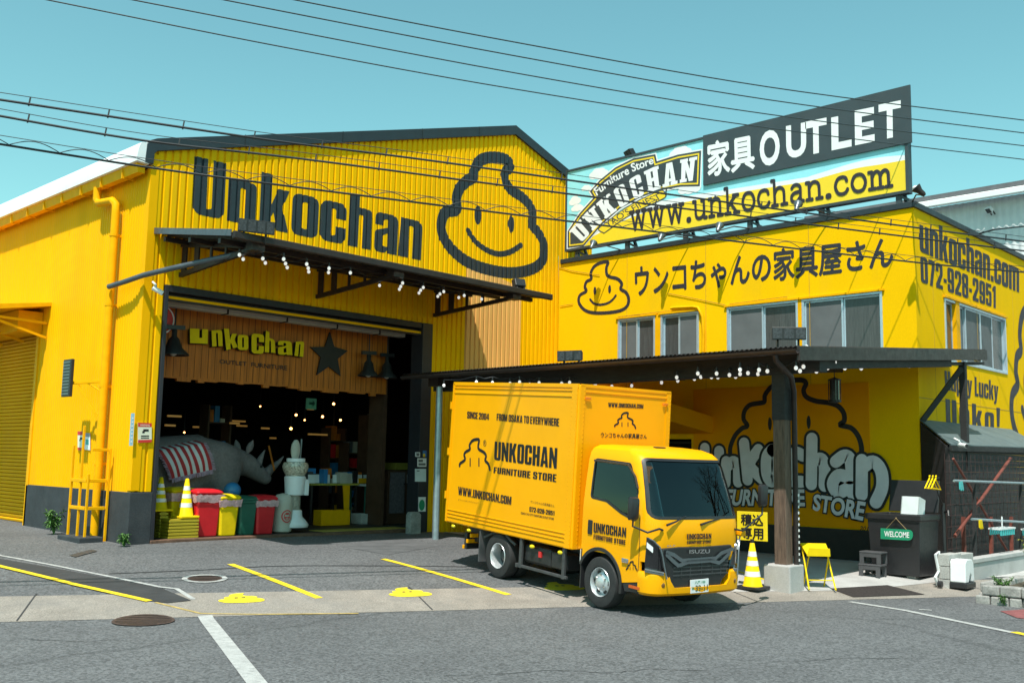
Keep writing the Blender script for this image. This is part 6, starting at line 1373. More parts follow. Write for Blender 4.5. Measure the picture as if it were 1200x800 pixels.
p = onv((365.5, 473), 20); exs = thing('exit_sign', 'small green running exit sign high in the dark shop', 'exit sign', p); MB().box((p.x-.13, 20, p.z-.13), (p.x+.13, 20.06, p.z+.13)).build('sign_box', EXITG, exs); MB().prism([(p.x-.08, 19.995, p.z-.02), (p.x+.02, 19.995, p.z-.02), (p.x+.02, 19.995, p.z-.07), (p.x+.09, 19.995, p.z+.01), (p.x+.02, 19.995, p.z+.09), (p.x+.02, 19.995, p.z+.04), (p.x-.08, 19.995, p.z+.04)], (0, .003, 0)).build('arrow', GREEN, exs)
p = onv((191, 438 - 30), 17.5); rs_ = thing('round_sign', 'red round sign partly hidden behind the left door jamb', 'road sign', (p.x, 17.5, p.z))
cx_, cz_ = onv((188, 374), 17.7).x, onv((188, 374), 17.7).z
rs_.location = (cx_, 17.7, cz_); MB().cyl((cx_, 17.7, cz_), (cx_, 17.72, cz_), .30, n=28).build('sign_disc', SIGN_R, rs_); MB().loft([[(cx_ + r*cos(a), 17.694, cz_ + r*sin(a)) for a in [2*pi*i/28 for i in range(28)]] for r in (.255, .28)], cap=False).build('sign_ring', WHITE, rs_, fix=False)
# dim stock behind the tables
random.seed(33)
for k, (px0, px1, v_, h_) in enumerate(((380, 398, 22.0, 2.3), (402, 424, 21.2, 1.9), (236, 262, 21.6, 2.7), (424, 442, 20.3, 2.6))):
    u0_, u1_ = onv((px0, 560), v_).x, onv((px1, 560), v_).x
    sk_ = thing('stock_shelf', ('tall dark stock shelf behind the left part of the goods tables', 'lower dark stock shelf behind the middle of the goods tables', 'tall dark stock shelf behind the back of the rhino', 'tall dark stock shelf behind the display cabinet')[k], 'shelf', ((u0_+u1_)/2, v_, FZ), 'stock shelves in the dark shop')
    fr_ = MB()
    for x in (u0_, u1_): fr_.box((x-.02, v_-.2, FZ), (x+.02, v_+.2, FZ+h_))
    for j in range(5): fr_.box((u0_+.021, v_-.2, FZ+.1+j*h_/5), (u1_-.021, v_+.2, FZ+.13+j*h_/5))
    fr_.build('shelf_frame', MATS['dark_brown_wood'], sk_)
    for j in range(5):
        x = u0_ + .04
        while x < u1_ - .12:
            w_ = random.uniform(.08, .2); hh_ = random.uniform(.08, h_/5 - .08)
            if random.random() < .8: MB().box((x, v_-.15, FZ+.132+j*h_/5), (min(x+w_, u1_-.03), v_+.1, FZ+.132+j*h_/5+hh_)).build('stock_box', random.choice((CREAM, CREAM, WOODP, SATIN, Y_PIPE, RED, BLUE)), sk_)
            x += w_ + .03
tag(MB().box((14.62, 18.15, FZ), (14.72, 18.7, 4.9)).build('partition', MATS['dark_brown_wood']), 'dark brown timber partition at the right side of the shop', 'partition')
# rail behind the striped blanket
bd_ = thing('iron_bedstead', 'dark iron bedhead rail with a patterned cushion behind the striped blanket', 'bedhead', (9.6, 20.2, FZ))
bz = onv((205, 513), 20.2).z; bx0, bx1 = onv((180, 513), 20.2).x, onv((227, 513), 20.2).x
MB().tube([(bx0, 20.2, bz), (bx1-.15, 20.2, bz), (bx1, 20.2, bz-.15), (bx1, 20.2, FZ)], .018, 7).build('rail', SATIN, bd_); 
MB().ball((onv((203, 524), 20.1).x, 20.15, onv((203, 524), 20.1).z - .05), (.45, .1, .2), 14, 8).build('cushion', mat('dotted_cushion', (.35, .34, .34), .9, var=.6, scale=14), bd_, smooth=80)

# a bare street tree across the road on the camera's side
tb = thing('bare_tree', 'leafless street tree mirrored in the windscreen of the truck', 'tree', (18.0, -.25, 0))
random.seed(9); bt_ = MB()
def limb(p, d, l, r, k):
    pts = [p]; q = p; dd = d
    for i in range(3): dd = (dd + Vector((random.gauss(0, .13), random.gauss(0, .13), random.gauss(.03, .08)))).normalized(); q = q + dd*l/3; pts.append(q)
    bt_.tube(pts, [r, r*.85, r*.72, r*.6], 6 if k > 2 else 4, cap=False)
    if k:
        for _ in range(3 if k > 1 else 4):
            a_ = Vector((random.gauss(0, 1), random.gauss(0, 1), random.gauss(.2, .5))).normalized(); limb(pts[random.choice((2, 3, 3))], (dd + a_*.75).normalized(), l*random.uniform(.6, .8), r*.55, k-1)
limb(Vector((18.0, -.25, 0)), Vector((-.05, .05, 1)), 2.6, .16, 5)
bt_.build('trunk', mat('bark', (.09, .075, .06), .9, var=.3, scale=6), tb, smooth=60)
# ================================================================== THE DELIVERY TRUCK (own axes: x across, y towards the tail, z up)
tr = thing('delivery_truck', 'yellow box truck with black store lettering parked nose out before the doorway', 'truck', (11.34, 8.272, .012))
tr.rotation_mode = 'YXZ'; tr.rotation_euler = (.060, .006, -.182)
TM = Matrix.Rotation(-.182, 3, 'Z') @ Matrix.Rotation(.060, 3, 'X') @ Matrix.Rotation(.006, 3, 'Y'); TI = TM.transposed(); TO = TI @ (CAM - Vector((11.34, 8.272, .012)))
def tl(p, n, d): s = TI @ sight(*p); n = Vector(n); return TO + s * ((d - TO.dot(n)) / s.dot(n))
tx = lambda p, x: tl(p, (1, 0, 0), x); tyy = lambda p, y: tl(p, (0, 1, 0), y)
B = lambda m, name, mt, par=None, **k: m.build(name, mt, par or tr, local=True, **k)
HW, BY0, BY1, BZ0_, BZ1_ = .879, .616, 3.873, .676, 2.931
# --- cargo box
bxo = B(MB().box((-HW, BY0, BZ0_), (HW, BY1, BZ1_)), 'cargo_box', Y_TRUCK, bevel=.02)
b = MB()
for x in (-1, 1):
    xo = x*(HW + .012); xi = x*(HW - .002)
    b.box((xi, BY0+.15, BZ1_-.09), (xo, BY1-.04, BZ1_-.075)).box((xi, BY0+.15, BZ1_-.17), (xo, BY1-.04, BZ1_-.155)).box((xi, BY0+.15, BZ0_+.20), (xo, BY1-.04, BZ0_+.21)).box((xi, BY0+.15, BZ0_+.145), (xo, BY1-.04, BZ0_+.155)).box((xi, BY0+.15, BZ0_+.09), (xo, BY1-.04, BZ0_+.10))
B(b, 'side_rail', Y_TRUCK, bxo, bevel=.004)
b = MB()
for x in (-1, 1):
    b.box((x*(HW-.002), BY0+.025, BZ0_+.01), (x*(HW+.014), BY0+.15, BZ1_-.01)).box((x*(HW-.002), BY1-.06, BZ0_+.01), (x*(HW+.012), BY1-.01, BZ1_-.01))
    b.box((x*(HW-.10), BY0-.010, BZ0_+.01), (x*(HW-.012), BY0+.002, BZ1_-.01))
b.box((-HW+.1, BY0-.012, BZ1_-.10), (HW-.1, BY0+.002, BZ1_-.085)).box((-HW+.02, BY0-.010, BZ1_-.03), (HW-.02, BY0+.002, BZ1_+.012)).box((-HW-.012, BY0+.02, BZ1_-.04), (-HW+.02, BY1-.02, BZ1_+.012)).box((HW-.02, BY0+.02, BZ1_-.04), (HW+.012, BY1-.02, BZ1_+.012))
cpb = b
rv_ = b; z = BZ0_ + .08
while z < BZ1_ - .05: rv_.ball((-HW-.014, BY0+.04, z), .007, 6, 4).ball((-HW-.014, BY0+.135, z), .007, 6, 4).ball((HW-.03, BY0-.010, z), .007, 6, 4).ball((-HW+.085, BY0-.010, z), .007, 6, 4); z += .06
B(cpb, 'corner_post', Y_TRUCK, bxo)
b = MB()
for z in (1.05, 1.75, 2.5): b.box((-HW-.03, BY1-.03, z), (-HW-.008, BY1+.02, z+.12)).box((HW+.008, BY1-.03, z), (HW+.03, BY1+.02, z+.12))
for x in (-.45, -.25, .25, .45): b.cyl((x, BY1+.02, BZ0_+.05), (x, BY1+.02, BZ1_-.05), .014, n=8)
B(b, 'door_hinge', Y_TRUCK, bxo)
# decals
dk = [0]
def side_text(m2, q, name='lettering', m=BLACK, d=.004, X=-HW, par=None):
    return B(MB().add(*quadmap(m2, [tx(p, X - d) for p in q])), name, m, par or bxo, fix=False)
def front_text(m2, q, name='lettering', m=BLACK, Yp=BY0, d=.004, par=None): return B(MB().add(*quadmap(m2, [tyy(p, Yp - d) for p in q])), name, m, par or bxo, fix=False)
k1 = ZM(500, 430, 3.81); k3 = ZM(500, 560, 4.704); k2 = ZM(660, 440, 2.859); k7 = ZM(740, 580, 6.157)
KQ = lambda z, *l: [z(*p) for p in l]
side_text(poster2('SINCE 2004', .045, .16), KQ(k1, (180, 228), (278, 236), (279, 208), (181, 197)))
side_text(poster2('FROM OSAKA TO EVERYWHERE', .045, .18), KQ(k1, (312, 238), (591, 264), (592, 229), (313, 207)))
side_text(poster2('UNKOCHAN', .055), KQ(k1, (301, 413), (580, 453), (584, 361), (304, 331)))
side_text(poster2('FURNITURE STORE', .07, .22), KQ(k1, (298, 472), (578, 513), (580, 478), (300, 445)))
side_text(poster2('WWW.UNKOCHAN.COM', .04), KQ(k1, (140, 569), (377, 615), (379, 578), (141, 532)))
side_text(text2('オフィシャルオンラインショップ', .0), KQ(k1, (140, 595), (230, 610), (231, 603), (141, 587)))
side_text(text2('ウンコちゃんの家具屋さん', .0), KQ(k1, (464, 606), (570, 626), (571, 613), (465, 594)))
side_text(poster2('072-928-2951', .05), KQ(k1, (458, 644), (570, 662), (571, 642), (459, 622)))
side_text(text2('OSAKA YAO CITY FURNITURE OUTLET STORE', .015), KQ(k1, (420, 655), (567, 682), (568, 672), (421, 645)))
def half_emblem(conv, wd, mk, par, nm='emblem'):
    pts = [(148, 440), (150, 430), (172, 412), (168, 392), (175, 378), (194, 366), (192, 348), (205, 328), (225, 322), (235, 326), (231, 350), (234, 366), (256, 380), (266, 396), (262, 416), (276, 432), (283, 457)]
    m2 = ribbon2(smooth2([conv(p) for p in pts], n=4), wd); mk(m2, nm + '_outline')
    for c_ in ((195, 424), (234, 424)): a0 = conv((c_[0], c_[1]-16)); a1 = conv((c_[0], c_[1]+16)); mk(ribbon2([a0, ((a0[0]+a1[0])/2, (a0[1]+a1[1])/2), a1], wd*.6), nm + '_eye')
half_emblem(lambda p: (lambda q: (q.y, q.z))(tx(k1(*p), -HW)), .048, lambda m2, n_: B(MB().add([(-HW-.004, y, z) for y, z in m2[0]], m2[1]), n_, BLACK, bxo, fix=False), bxo)
side_text(text2('®', .0), KQ(k1, (252, 352), (266, 354), (267, 326), (253, 324)))
front_text(poster2('WWW.UNKOCHAN.COM', .04), KQ(k2, (151, 105), (268, 110), (269, 96), (151, 90)))
B(boldput('ウンコちゃんの家具屋さん', [tyy(p, BY0 - .004) for p in KQ(k2, (126, 207), (280, 211), (281, 196), (127, 189))], Vector((0, -1, 0)), .022, .0003), 'lettering', BLACK, bxo, fix=False)
half_emblem(lambda p: (lambda q: (q.x, q.z))(tyy(k2(172 + (p[0]-148)/135*70, 124 + (p[1]-322)/135*52), BY0)), .026, lambda m2, n_: B(MB().add([(x, BY0-.004, z) for x, z in m2[0]], m2[1]), n_, BLACK, bxo, fix=False), bxo)
for x in (-.74, .74):
    lm = B(MB().box((x-.05, BY0-.035, BZ1_-.20), (x+.05, BY0-.012, BZ1_-.165)), 'marker_lamp', AMBER, bxo, bevel=.006)
# --- cab shell
def plan(yf, hw, rc, yr, bulge=.035, n=7):
    L = [(-hw, yr)]
    for i in range(n+1): a = pi + (pi/2)*i/n; L.append((-hw + rc + rc*cos(a), yf + rc + rc*sin(a)))
    for i in range(1, 8): x = -(hw-rc) + 2*(hw-rc)*i/8; L.append((x, yf - bulge*(1 - (x/(hw-rc))**2)))
    for i in range(n+1): a = 1.5*pi + (pi/2)*i/n; L.append((hw - rc + rc*cos(a), yf + rc + rc*sin(a)))
    L.append((hw, yr)); return L
CABS = [(.72, -.885, .83, .20, .46), (.95, -.905, .835, .22, .46), (1.18, -.90, .835, .22, .46), (1.29, -.87, .833, .22, .46), (1.36, -.845, .83, .22, .46), (1.6, -.755, .812, .21, .455), (1.92, -.63, .78, .20, .45), (2.02, -.57, .762, .2, .44), (2.08, -.49, .735, .2, .42), (2.125, -.36, .66, .2, .38), (2.14, -.2, .5, .2, .30)]
def cab_loft(off=0., z0=None, z1=None):
    R_ = []
    for z, yf, hw, rc, yr in CABS:
        if (z0 is not None and z < z0 - 1e-6) or (z1 is not None and z > z1 + 1e-6): continue
        R_.append([(x, y, z + (off*.5 if z > 2 else 0)) for x, y in plan(yf - off, hw + off, rc + off*.5, yr + off*.3)])
    return MB().loft(R_)
def tmp(m): o = m.build('tmp', Y_TRUCK, None, local=True); return o
def boolean(base, ops, name, mt, par):
    for op, o in ops:
        md = base.modifiers.new('b', 'BOOLEAN'); md.operation = op; md.object = o; md.solver = 'EXACT'
    bpy.context.view_layer.update()
    me = bpy.data.meshes.new_from_object(base.evaluated_get(bpy.context.evaluated_depsgraph_get())); me.materials.clear(); me.materials.append(mt)
    r = bpy.data.objects.new(name, me); COL.objects.link(r); r.parent = par
    me.polygons.foreach_set('use_smooth', [True]*len(me.polygons)); me.set_sharp_from_angle(angle=radians(32))
    base.modifiers.clear(); return r
inner = MB().loft([[(x, y, z) for x, y in plan(yf + .05, hw - .045, rc, yr - .05)] for z, yf, hw, rc, yr in ((.80, -.885, .83, .20, .46), (1.29, -.87, .833, .22, .46), (1.36, -.845, .83, .22, .46), (1.6, -.755, .812, .21, .455), (1.92, -.63, .78, .20, .45), (2.05, -.50, .73, .2, .42))])
sw = fillet([(.32, 1.935, .05), (-.38, 1.92, .06), (-.57, 1.60, .05), (-.61, 1.20, .06), (-.30, 1.28, .1), (.0, 1.40, .1), (.32, 1.42, .05)], 4)
wsq = fillet([(-.795, 1.275, .09), (.795, 1.275, .09), (.715, 1.995, .07), (-.715, 1.995, .07)], 4)
grow = lambda l, k: inset(l, k)
def sidep(k): return MB().prism([(-1.0, y, z) for y, z in grow(sw, k)], (2.0, 0, 0))
def windp(k): return MB().prism([(x, -1.3, z) for x, z in grow(wsq, k)], (0, 1.02, 0))
O, I_ = tmp(cab_loft()), tmp(inner); s0_, w0_ = tmp(sidep(0)), tmp(windp(0)); s1_, w1_ = tmp(sidep(.006)), tmp(windp(.006))
rw_ = tmp(MB().box((-.5, .3, 1.45), (.5, .6, 1.85)))
cab = boolean(O, [('DIFFERENCE', I_), ('DIFFERENCE', s0_), ('DIFFERENCE', w0_), ('DIFFERENCE', rw_)], 'cab', Y_TRUCK, tr)
def glass_loft(a_, b_): 
    o_ = tmp(cab_loft(-.010)); i_ = tmp(cab_loft(-.016)); return o_, i_
go1, gi1 = glass_loft(0, 0)
for sx in (-1, 1):
    hs_ = tmp(MB().box((0, -2, 0), (sx*2, 2, 3))); g1 = boolean(go1, [('INTERSECT', s1_), ('INTERSECT', hs_), ('DIFFERENCE', gi1)], 'side_window', CABGLASS, cab)
g2 = boolean(go1, [('INTERSECT', w1_), ('DIFFERENCE', gi1)], 'windscreen', CABGLASS, cab)
# dark rubber seals as a slightly proud band
fo, fi = tmp(cab_loft(.004)), tmp(cab_loft(-.012))
s2_, w2_ = tmp(sidep(-.012)), tmp(windp(-.016)); s3_, w3_ = tmp(sidep(.012)), tmp(windp(.018))
boolean(fo, [('INTERSECT', s2_), ('DIFFERENCE', fi), ('DIFFERENCE', s3_)], 'window_seal', PLBLACK, cab); boolean(fo, [('INTERSECT', w2_), ('DIFFERENCE', fi), ('DIFFERENCE', w3_)], 'windscreen_seal', PLBLACK, cab)
# --- headlamps on the corners, from a slightly proud skin of the lower cab
ho = tmp(MB().loft([[(x, y, z) for x, y in plan(yf - .014, hw + .012, rc, yr)] for z, yf, hw, rc, yr in ((.50, -.87, .825, .2, .3), (.72, -.885, .83, .20, .3), (.95, -.905, .835, .22, .3), (1.18, -.90, .835, .22, .3))]))
cpl = Vector((-.72, -.86, 0)); nrm_ = Vector((-.62, -.78, 0))
hp = [tl(k7(*p), nrm_, cpl.dot(nrm_)) for p in ((108, 300), (150, 322), (197, 372), (214, 420), (228, 505), (248, 596), (170, 592), (97, 575), (96, 480), (104, 380))]
def lamp(sx):
    P = [Vector((p.x*sx, p.y, p.z)) for p in hp]; n2 = Vector((nrm_.x*sx, nrm_.y, 0)); pr_ = tmp(MB().prism([p + n2*.14 for p in P], -n2*.34))
    h = boolean(ho, [('INTERSECT', pr_)], 'headlight', mat('headlight_black', (.012, .012, .014), .12, coat=.8), tr); bpy.data.objects.remove(pr_)
    c0 = sum(P, Vector())/len(P)
    fp_ = lambda a_, b_, o: (c0 + Vector((-nrm_.y, nrm_.x, 0)).normalized()*a_*1 + Vector((0, 0, b_)) + nrm_*o)
    mir = lambda q: Vector((q.x*sx, q.y, q.z))
    c0 = sum(hp, Vector())/len(hp)
    for (za, zb, t0, t1, m) in ((.10, .17, -.10, -.02, WHITEP), (-.175, -.155, -.11, .13, CHROME), (-.20, -.18, -.11, .13, SATIN)):
        B(MB().loft([[mir(fp_(t0, zb + .03, .055)), mir(fp_(t1, zb - .03 if za > 0 else zb, .055)), mir(fp_(t1, za - .03 if za > 0 else za, .055)), mir(fp_(t0, za + .03, .055))], [mir(fp_(t0, zb + .03, .0)), mir(fp_(t1, zb - .03 if za > 0 else zb, .0)), mir(fp_(t1, za - .03 if za > 0 else za, .0)), mir(fp_(t0, za + .03, .0))]]), 'lamp_reflector', m, h)
    return h
lamp(1); lamp(-1)
# trim strips beside the lamps
for sx in (1, -1):
    e = [Vector((p.x*sx, p.y, p.z)) + Vector((nrm_.x*sx, nrm_.y, 0))*.062 for p in [tl(k7(*p), nrm_, cpl.dot(nrm_)) for p in ((112, 302), (158, 326), (203, 372), (220, 430), (236, 520), (252, 600))]]
    B(MB().tube(e, .010, 6), 'lamp_trim', SATIN, tr, smooth=50)
# --- grille
YG = -.955
GL = lambda *l: [(lambda q: (q.x, q.z))(tyy(k7(*p), YG)) for p in l]
gpoly = GL((232, 388), (350, 374), (500, 372), (722, 357), (727, 380), (700, 470), (686, 570), (660, 600), (640, 650), (560, 666), (420, 682), (300, 678), (275, 640), (262, 600), (240, 500), (222, 425))
gr_ = B(MB().prism([(x, YG, z) for x, z in gpoly], (0, .12, 0)), 'grille', PLBLACK, tr, bevel=.012)
for wings in (((250, 410), (300, 428), (345, 462), (360, 470), (600, 452), (640, 415), (720, 385)), ((248, 428), (290, 470), (330, 505), (350, 500), (400, 480), (560, 468), (625, 485), (645, 470), (700, 415))):
    pts_ = [(x, YG - .018, z) for x, z in GL(*wings)]; v2, f2 = ribbon2([(p[0], p[2]) for p in pts_], .048); B(MB().add([(x, YG - .020, z) for x, z in v2], f2).add([(x, YG + .001, z) for x, z in v2], [tuple(reversed(q)) for q in f2]), 'grille_bar', SATIN, gr_)
b = MB()
for z in (.76, .71, .66, .61, .56): b.box((-.50, YG-.008, z), (.50, YG+.001, z+.016))
for x in (-.36, -.2, 0, .2, .36): b.box((x-.006, YG-.006, .54), (x+.006, YG+.001, .79))
B(b, 'grille_slat', CHASSIS, gr_)
front_text(text2('ISUZU', .022), KQ(k7, (418, 420), (566, 418), (566, 388), (418, 392)), 'maker_lettering', CHROME, YG, .026, gr_)
front_text(poster2('UNKOCHAN', .05), KQ(k7, (400, 318), (576, 312), (577, 274), (400, 279)), 'lettering', BLACK, -.945, .006, cab)
front_text(poster2('FURNITURE STORE', .08), KQ(k7, (401, 354), (573, 346), (574, 324), (401, 331)), 'lettering', BLACK, -.945, .006, cab)
front_text(text2('ELF', .02), KQ(k7, (258, 372), (318, 367), (318, 357), (258, 361)), 'badge_lettering', CHROME, -.945, .012, cab)
# --- bumper
bo = tmp(MB().loft([[(x, y, z) for x, y in plan(yf, hw, rc, -.68, .04)] for z, yf, hw, rc in ((.31, -.90, .80, .18), (.345, -.945, .835, .20), (.50, -.955, .845, .22), (.575, -.945, .845, .22), (.60, -.925, .835, .22))]))
bi_ = tmp(MB().loft([[(x, y, z) for x, y in plan(-.86, .76, .12, -.60, .02)] for z in (.2, .7)])); bc_ = tmp(MB().prism([(x, -1.2, z) for x, z in ((-.47, .415), (.47, .415), (.54, .50), (.60, .70), (-.60, .70), (-.54, .50))], (0, .6, 0)))
bmp = boolean(bo, [('DIFFERENCE', bi_), ('DIFFERENCE', bc_)], 'bumper', Y_TRUCK, tr)
fl0 = tyy(k7(158, 672), -.90)
for x_ in (-.66, .66): B(MB().lathe([(.034, -.03), (.034, .012), (.012, .018)], (x_, -.935, .455), (.35*(1 if x_ > 0 else -1), -1, 0), n=14), 'fog_lamp', mat('fog_lamp_lens', (.20, .09, .02), .2, coat=.4), bmp)
pq_ = [tyy(k7(*p), -.985) for p in ((427, 708), (556, 696), (558, 600), (427, 612))]
plate = B(MB().prism(pq_, (0, .012, 0)), 'number_plate', WHITEP, tr, bevel=.002)
PP = lambda x, y: (pq_[0].lerp(pq_[1], x)).lerp(pq_[3].lerp(pq_[2], x), y) - Vector((0, .003, 0))
for s_, bxx in (('39-11', (.26, .12, .94, .58)), ('八尾 100', (.22, .68, .80, .90)), ('あ', (.06, .25, .19, .48))): B(MB().add(*quadmap(text2(s_, .02), [PP(bxx[0], bxx[1]), PP(bxx[2], bxx[1]), PP(bxx[2], bxx[3]), PP(bxx[0], bxx[3])])), 'plate_lettering', SIGNGREEN if s_ != '39-11' else mat('plate_green', (.01, .07, .04), .5), plate, fix=False)
# --- lower cab sides with wheel arch
def arch(cy, cz, r, a0, a1, n=18): return [(cy + r*cos(radians(a0 + (a1-a0)*i/n)), cz + r*sin(radians(a0 + (a1-a0)*i/n))) for i in range(n+1)]
for sx in (-1, 1):
    poly = [(-.70, .77), (-.70, .46), (-.37, .40)] + arch(.06, .335, .445, 172, 28) + [(.46, .60), (.46, .77)]
    B(MB().prism([(sx*.80, y, z) for y, z in poly], (sx*.036, 0, 0)), 'wheel_arch_panel', Y_TRUCK, cab, bevel=.008)
    am = MB(); ap = arch(.06, .335, .43, 190, 24, 22); v2, f2 = ribbon2(ap, .045, caps=False)
    k_ = len(v2); am.loft([[(sx*.74, v2[i][0], v2[i][1]), (sx*.85, v2[i][0], v2[i][1]), (sx*.85, v2[i+23][0], v2[i+23][1]), (sx*.74, v2[i+23][0], v2[i+23][1])] for i in range(23)]); B(am, 'arch_trim', PLBLACK, cab, bevel=.004)
    B(MB().prism([(sx*.80, y, z) for y, z in ((-.74, .46), (-.74, .34), (-.43, .30), (-.38, .40))], (sx*.03, 0, 0)).box((sx*.62, -.70, .30), (sx*.80, -.44, .36)), 'cab_step', PLBLACK, tr, bevel=.008)
    B(MB().box((sx*.45, .43, .20), (sx*.84, .45, .72)), 'mud_flap', PLBLACK, tr)
    B(MB().box((sx*.40, 2.86, .18), (sx*.86, 2.88, .66)), 'mud_flap', mat('grey_flap', (.09, .09, .095), .7), tr)
    # door seam, handle, step lamp
    sm = ribbon2(smooth2([(.43, .80), (.43, 1.2), (.42, 1.60), (.38, 1.95)], n=4), .009, caps=False); sm2 = ribbon2(smooth2([(-.66, 1.26), (-.67, 1.1), (-.68, .9), (-.68, .50)], n=4), .009, caps=False)
    B(MB().add([(sx*(.8385 - max(0, z - 1.3)*.094), y, z) for y, z in sm2[0]], sm2[1]), 'door_seam', BLACK, cab, fix=False)
    B(MB().box((sx*.826, .245, .93), (sx*.850, .335, 1.12)), 'door_handle', PLBLACK, cab, bevel=.018)
    B(MB().box((sx*.832, -.50, .66), (sx*.862, -.38, .72)), 'side_indicator', CHROME, cab, bevel=.012)
    B(MB().box((sx*.825, -.72, .365), (sx*.842, -.52, .40)), 'step_reflector', mat('orange_reflector', (.6, .10, .01), .3), tr)
XD = -.838
side_text(poster2('UNKOCHAN', .05), KQ(k2, (101, 524), (210, 541), (211, 509), (102, 491)), X=XD, par=cab)
side_text(poster2('FURNITURE STORE', .09, .22), KQ(k2, (101, 546), (208, 567), (209, 550), (102, 530)), X=XD, par=cab)
half_emblem(lambda p: (lambda q: (q.y, q.z))(tx(k2(212 + (p[0]-148)/135*36, 622 + (p[1]-322)/135*30), XD)), .018, lambda m2, n_: B(MB().add([(XD-.004, y, z) for y, z in m2[0]], m2[1]), n_, BLACK, cab, fix=False), cab)
# --- wipers, roof aerial base, visor, mirrors
for (p0, p1, p2) in (((256, 216), (326, 188), (392, 152)), ((500, 212), (560, 190), (640, 168))):
    q0, q1, q2 = [tyy(k7(*p), yv) for p, yv in ((p0, -.945), (p1, -.93), (p2, -.90))]
    B(MB().tube([q0, q1, q2], [.016, .011, .007], 6), 'wiper', PLBLACK, cab, smooth=50)
B(MB().box((-.30, -.34, 2.135), (-.12, -.28, 2.15)), 'roof_plate', PLBLACK, cab, bevel=.004)
vsr = tx((693, 543), -.80)
B(MB().tube([(-.815, .30, 1.915), (-.80, -.36, 1.905), (-.825, -.53, 1.76), (-.838, -.60, 1.62)], .016, 6), 'rain_visor', mat('smoked_visor', (.05, .03, .015), .3, coat=.4), cab, smooth=50)
mq = tx(k2(236, 445), -.98); a0 = tx(k2(242, 512), -.90); a1 = tyy(k2(312, 498), -.88)
mr_ = B(MB().loft([[(mq.x + sx_*.075*k, mq.y + dy, mq.z + sz_*.145*k) for sx_, sz_ in ((-1, -.8), (-.8, -1), (.8, -1), (1, -.8), (1, .8), (.8, 1), (-.8, 1), (-1, .8))] for dy, k in ((-.05, .55), (-.03, .9), (.02, 1), (.03, .95))]), 'side_mirror', PLBLACK, tr, smooth=40)
B(MB().tube([(-.66, -.90, 1.13), (-.74, -.92, 1.15), (-.88, -.86, 1.10), (mq.x, mq.y, mq.z - .22), (mq.x, mq.y, mq.z)], .014, 7), 'mirror_arm', PLBLACK, mr_, smooth=60)
fm = tyy((894, 580), -.80)
mr2 = B(MB().loft([[(fm.x + sx_*.075*k, fm.y + dy, fm.z + sz_*.15*k) for sx_, sz_ in ((-1, -.8), (-.8, -1), (.8, -1), (1, -.8), (1, .8), (.8, 1), (-.8, 1), (-1, .8))] for dy, k in ((-.05, .55), (-.03, .9), (.02, 1), (.03, .95))]), 'side_mirror', PLBLACK, tr, smooth=40)
B(MB().tube([(.66, -.90, 1.12), (.80, -.92, 1.10), (fm.x, fm.y, fm.z - .26), (fm.x, fm.y, fm.z)], .014, 7), 'mirror_arm', PLBLACK, mr2, smooth=60)
B(MB().box((.80, -.90, 1.02), (.90, -.80, 1.10)), 'side_bracket', Y_TRUCK, cab, bevel=.02)
# --- cab inside
B(MB().box((-.74, -.70, 1.06), (.74, -.44, 1.24)).box((-.55, -.52, 1.2), (-.25, -.42, 1.33)), 'dashboard', mat('dash_grey', (.12, .125, .125), .7), tr, bevel=.03)
for x in (-.42, .38): 
    se = B(MB().box((x-.24, -.22, .86), (x+.24, .26, 1.04)).prism([(x-.23, .24, 1.0), (x-.23, .36, 1.62), (x-.23, .28, 1.62), (x-.23, .12, 1.0)], (.46, 0, 0)).box((x-.13, .27, 1.62), (x+.13, .35, 1.82)), 'seat', SEAT, tr, bevel=.03)
ring = [Vector((-.42, -.30, 1.30)) + Vector((1, 0, 0))*(.20*cos(a)) + Vector((0, .50, .866))*(.20*sin(a)) for a in [2*pi*i/28 for i in range(29)]]
B(MB().tube(ring, .014, 8).cyl((-.42, -.30, 1.30), (-.42, -.44, 1.10), .03, n=8).bar(ring[0], ring[14], .03, .015), 'steering_wheel', mat('wheel_grey', (.06, .06, .06), .5), tr, smooth=60)
B(MB().prism([(-.15, -.60, 1.245), (.25, -.60, 1.245), (.2, -.52, 1.38), (-.05, -.52, 1.36)], (0, .03, 0)), 'dash_papers', CREAM, tr)
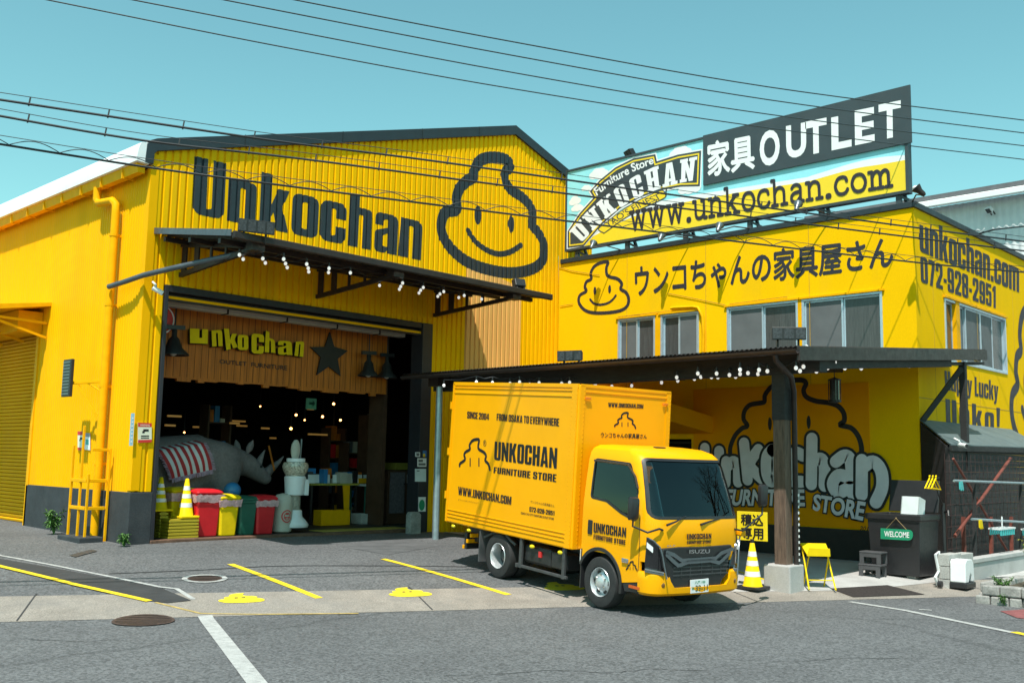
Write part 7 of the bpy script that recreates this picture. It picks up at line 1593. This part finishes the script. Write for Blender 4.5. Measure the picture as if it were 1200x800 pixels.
# --- wheels
def wheel(x, y, dual, front):
    w_ = thing('wheel', None, None); w_.parent = tr; w_.location = (x, y, .335)
    del_ = -1 if x < 0 else 1
    ax = (del_, 0, 0); R = .335
    m = MB().lathe([(.185, -.10), (.27, -.105), (.315, -.095), (.333, -.07), (.335, 0), (.333, .07), (.315, .095), (.27, .105), (.205, .10), (.19, .07), (.19, -.08)], (0, 0, 0), ax, n=40)
    if dual: m.lathe([(.20, -.33), (.315, -.32), (.335, -.25), (.335, -.17), (.315, -.125), (.20, -.13)], (0, 0, 0), ax, n=40)
    tr_ = m.build('tyre', RUBBER, w_, local=True, smooth=35)
    if dual: MB().lathe([(.07, -.09), (.07, -.02), (.055, .0), (.001, .0)], (0, 0, 0), ax, n=20).build('hub', CHASSIS, w_, local=True, smooth=35)
    if not dual: prof = [(.193, .09), (.186, .10), (.178, .085), (.168, .02), (.155, .03), (.12, .060), (.085, .070), (.078, .10), (.05, .115), (.001, .115)]
    else: prof = [(.193, .09), (.186, .10), (.180, .09), (.172, .0), (.168, -.085), (.12, -.095), (.085, -.09), (.001, -.09)]
    rm = MB().lathe(prof, (0, 0, 0), ax, n=36, cap=False).build('rim', RIM, w_, local=True, smooth=35)
    hb = MB(); nb = MB()
    for k in range(6):
        a = 2*pi*k/6; d = .085 if not dual else -.078; hb.cyl((del_*(d - (.055 if not dual else 0.02)), .130*cos(a), .130*sin(a)), (del_*(d - (.026 if not dual else .004)), .130*cos(a), .130*sin(a)), .030, n=14)
        a += pi/6; z_ = .068 if not dual else -.085; nb.cyl((del_*(z_-.01), .095*cos(a), .095*sin(a)), (del_*(z_+.022), .095*cos(a), .095*sin(a)), .012, n=6)
    hb.build('rim_hole', BLACK, rm, local=True); nb.build('wheel_nut', CHROME, rm, local=True)
    for k in ('label', 'category'):
        if k in w_: del w_[k]
    return w_
wheel(-.735, .05, False, True); wheel(.735, .05, False, True); wheel(-.735, 2.407, True, False); wheel(.735, 2.407, True, False)
# --- frame, tanks, guards, lamps
B(MB().box((-.42, -.5, .46), (-.34, 3.8, .62)).box((.34, -.5, .46), (.42, 3.8, .62)).cyl((-.7, 2.407, .335), (.7, 2.407, .335), .06, n=12).ball((0, 2.407, .335), .17, 14, 8).cyl((-.7, 0, .335), (.7, 0, .335), .05, n=12).box((-.5, -.3, .40), (.5, .5, .72)), 'chassis', CHASSIS, tr)
B(MB().box((-.80, 1.15, .34), (-.48, 1.78, .60)), 'fuel_tank', PLBLACK, tr, bevel=.04)
B(MB().box((-.82, .78, .36), (-.55, 1.12, .58)), 'battery_box', PLBLACK, tr, bevel=.02)
B(MB().box((-.825, 1.35, .46), (-.80, 1.41, .54)), 'tank_label', SIGN_R, tr)
B(MB().lathe([(.05, 0), (.05, .18), (.02, .20)], (-.70, .56, .50), n=12), 'washer_bottle', WHITEP, tr, smooth=40)
for x in (-.84, .84):
    gd = MB()
    gd.box((x-.018, .72, .26), (x+.018, 1.86, .30))
    for y in (.80, 1.80): gd.box((x-.02, y-.03, .25), (x+.02, y+.03, .68))
    gd.box((x-.03, 1.84, .25), (x+.03, 1.90, .31)); B(gd, 'side_guard', CHASSIS, tr, bevel=.006)
for x in (-1, 1):
    for p in ((657, 647), (624, 640), (550, 621), (532, 616)):
        q = tx(p, -.84); B(MB().ball((x*.845, q.y, q.z), (.035, .05, .028), 12, 8), 'marker_lamp', YLENS, tr, smooth=80)
B(MB().box((-.78, 3.35, .30), (.78, 3.42, .56)).box((-.66, 3.0, .42), (-.5, 3.4, .66)), 'under_run_bar', PLBLACK, tr, bevel=.01)
b = MB()
for k in range(3): b.box((-.80, 3.40 - .10*k, .30 + .10*k), (-.42, 3.44 - .10*k, .36 + .10*k))
B(b, 'tail_step', Y_TRUCK, tr, bevel=.006)
B(MB().tube([(-.80, 2.0, .55), (-.82, 2.1, .60), (-.80, 2.25, .66), (-.6, 2.4, .68), (-.80, 2.62, .64), (-.82, 2.8, .56)], .02, 6), 'rear_splash_guard', CHASSIS, tr)
for o in list(bpy.data.objects):
    if o.name.startswith('tmp'): bpy.data.objects.remove(o)
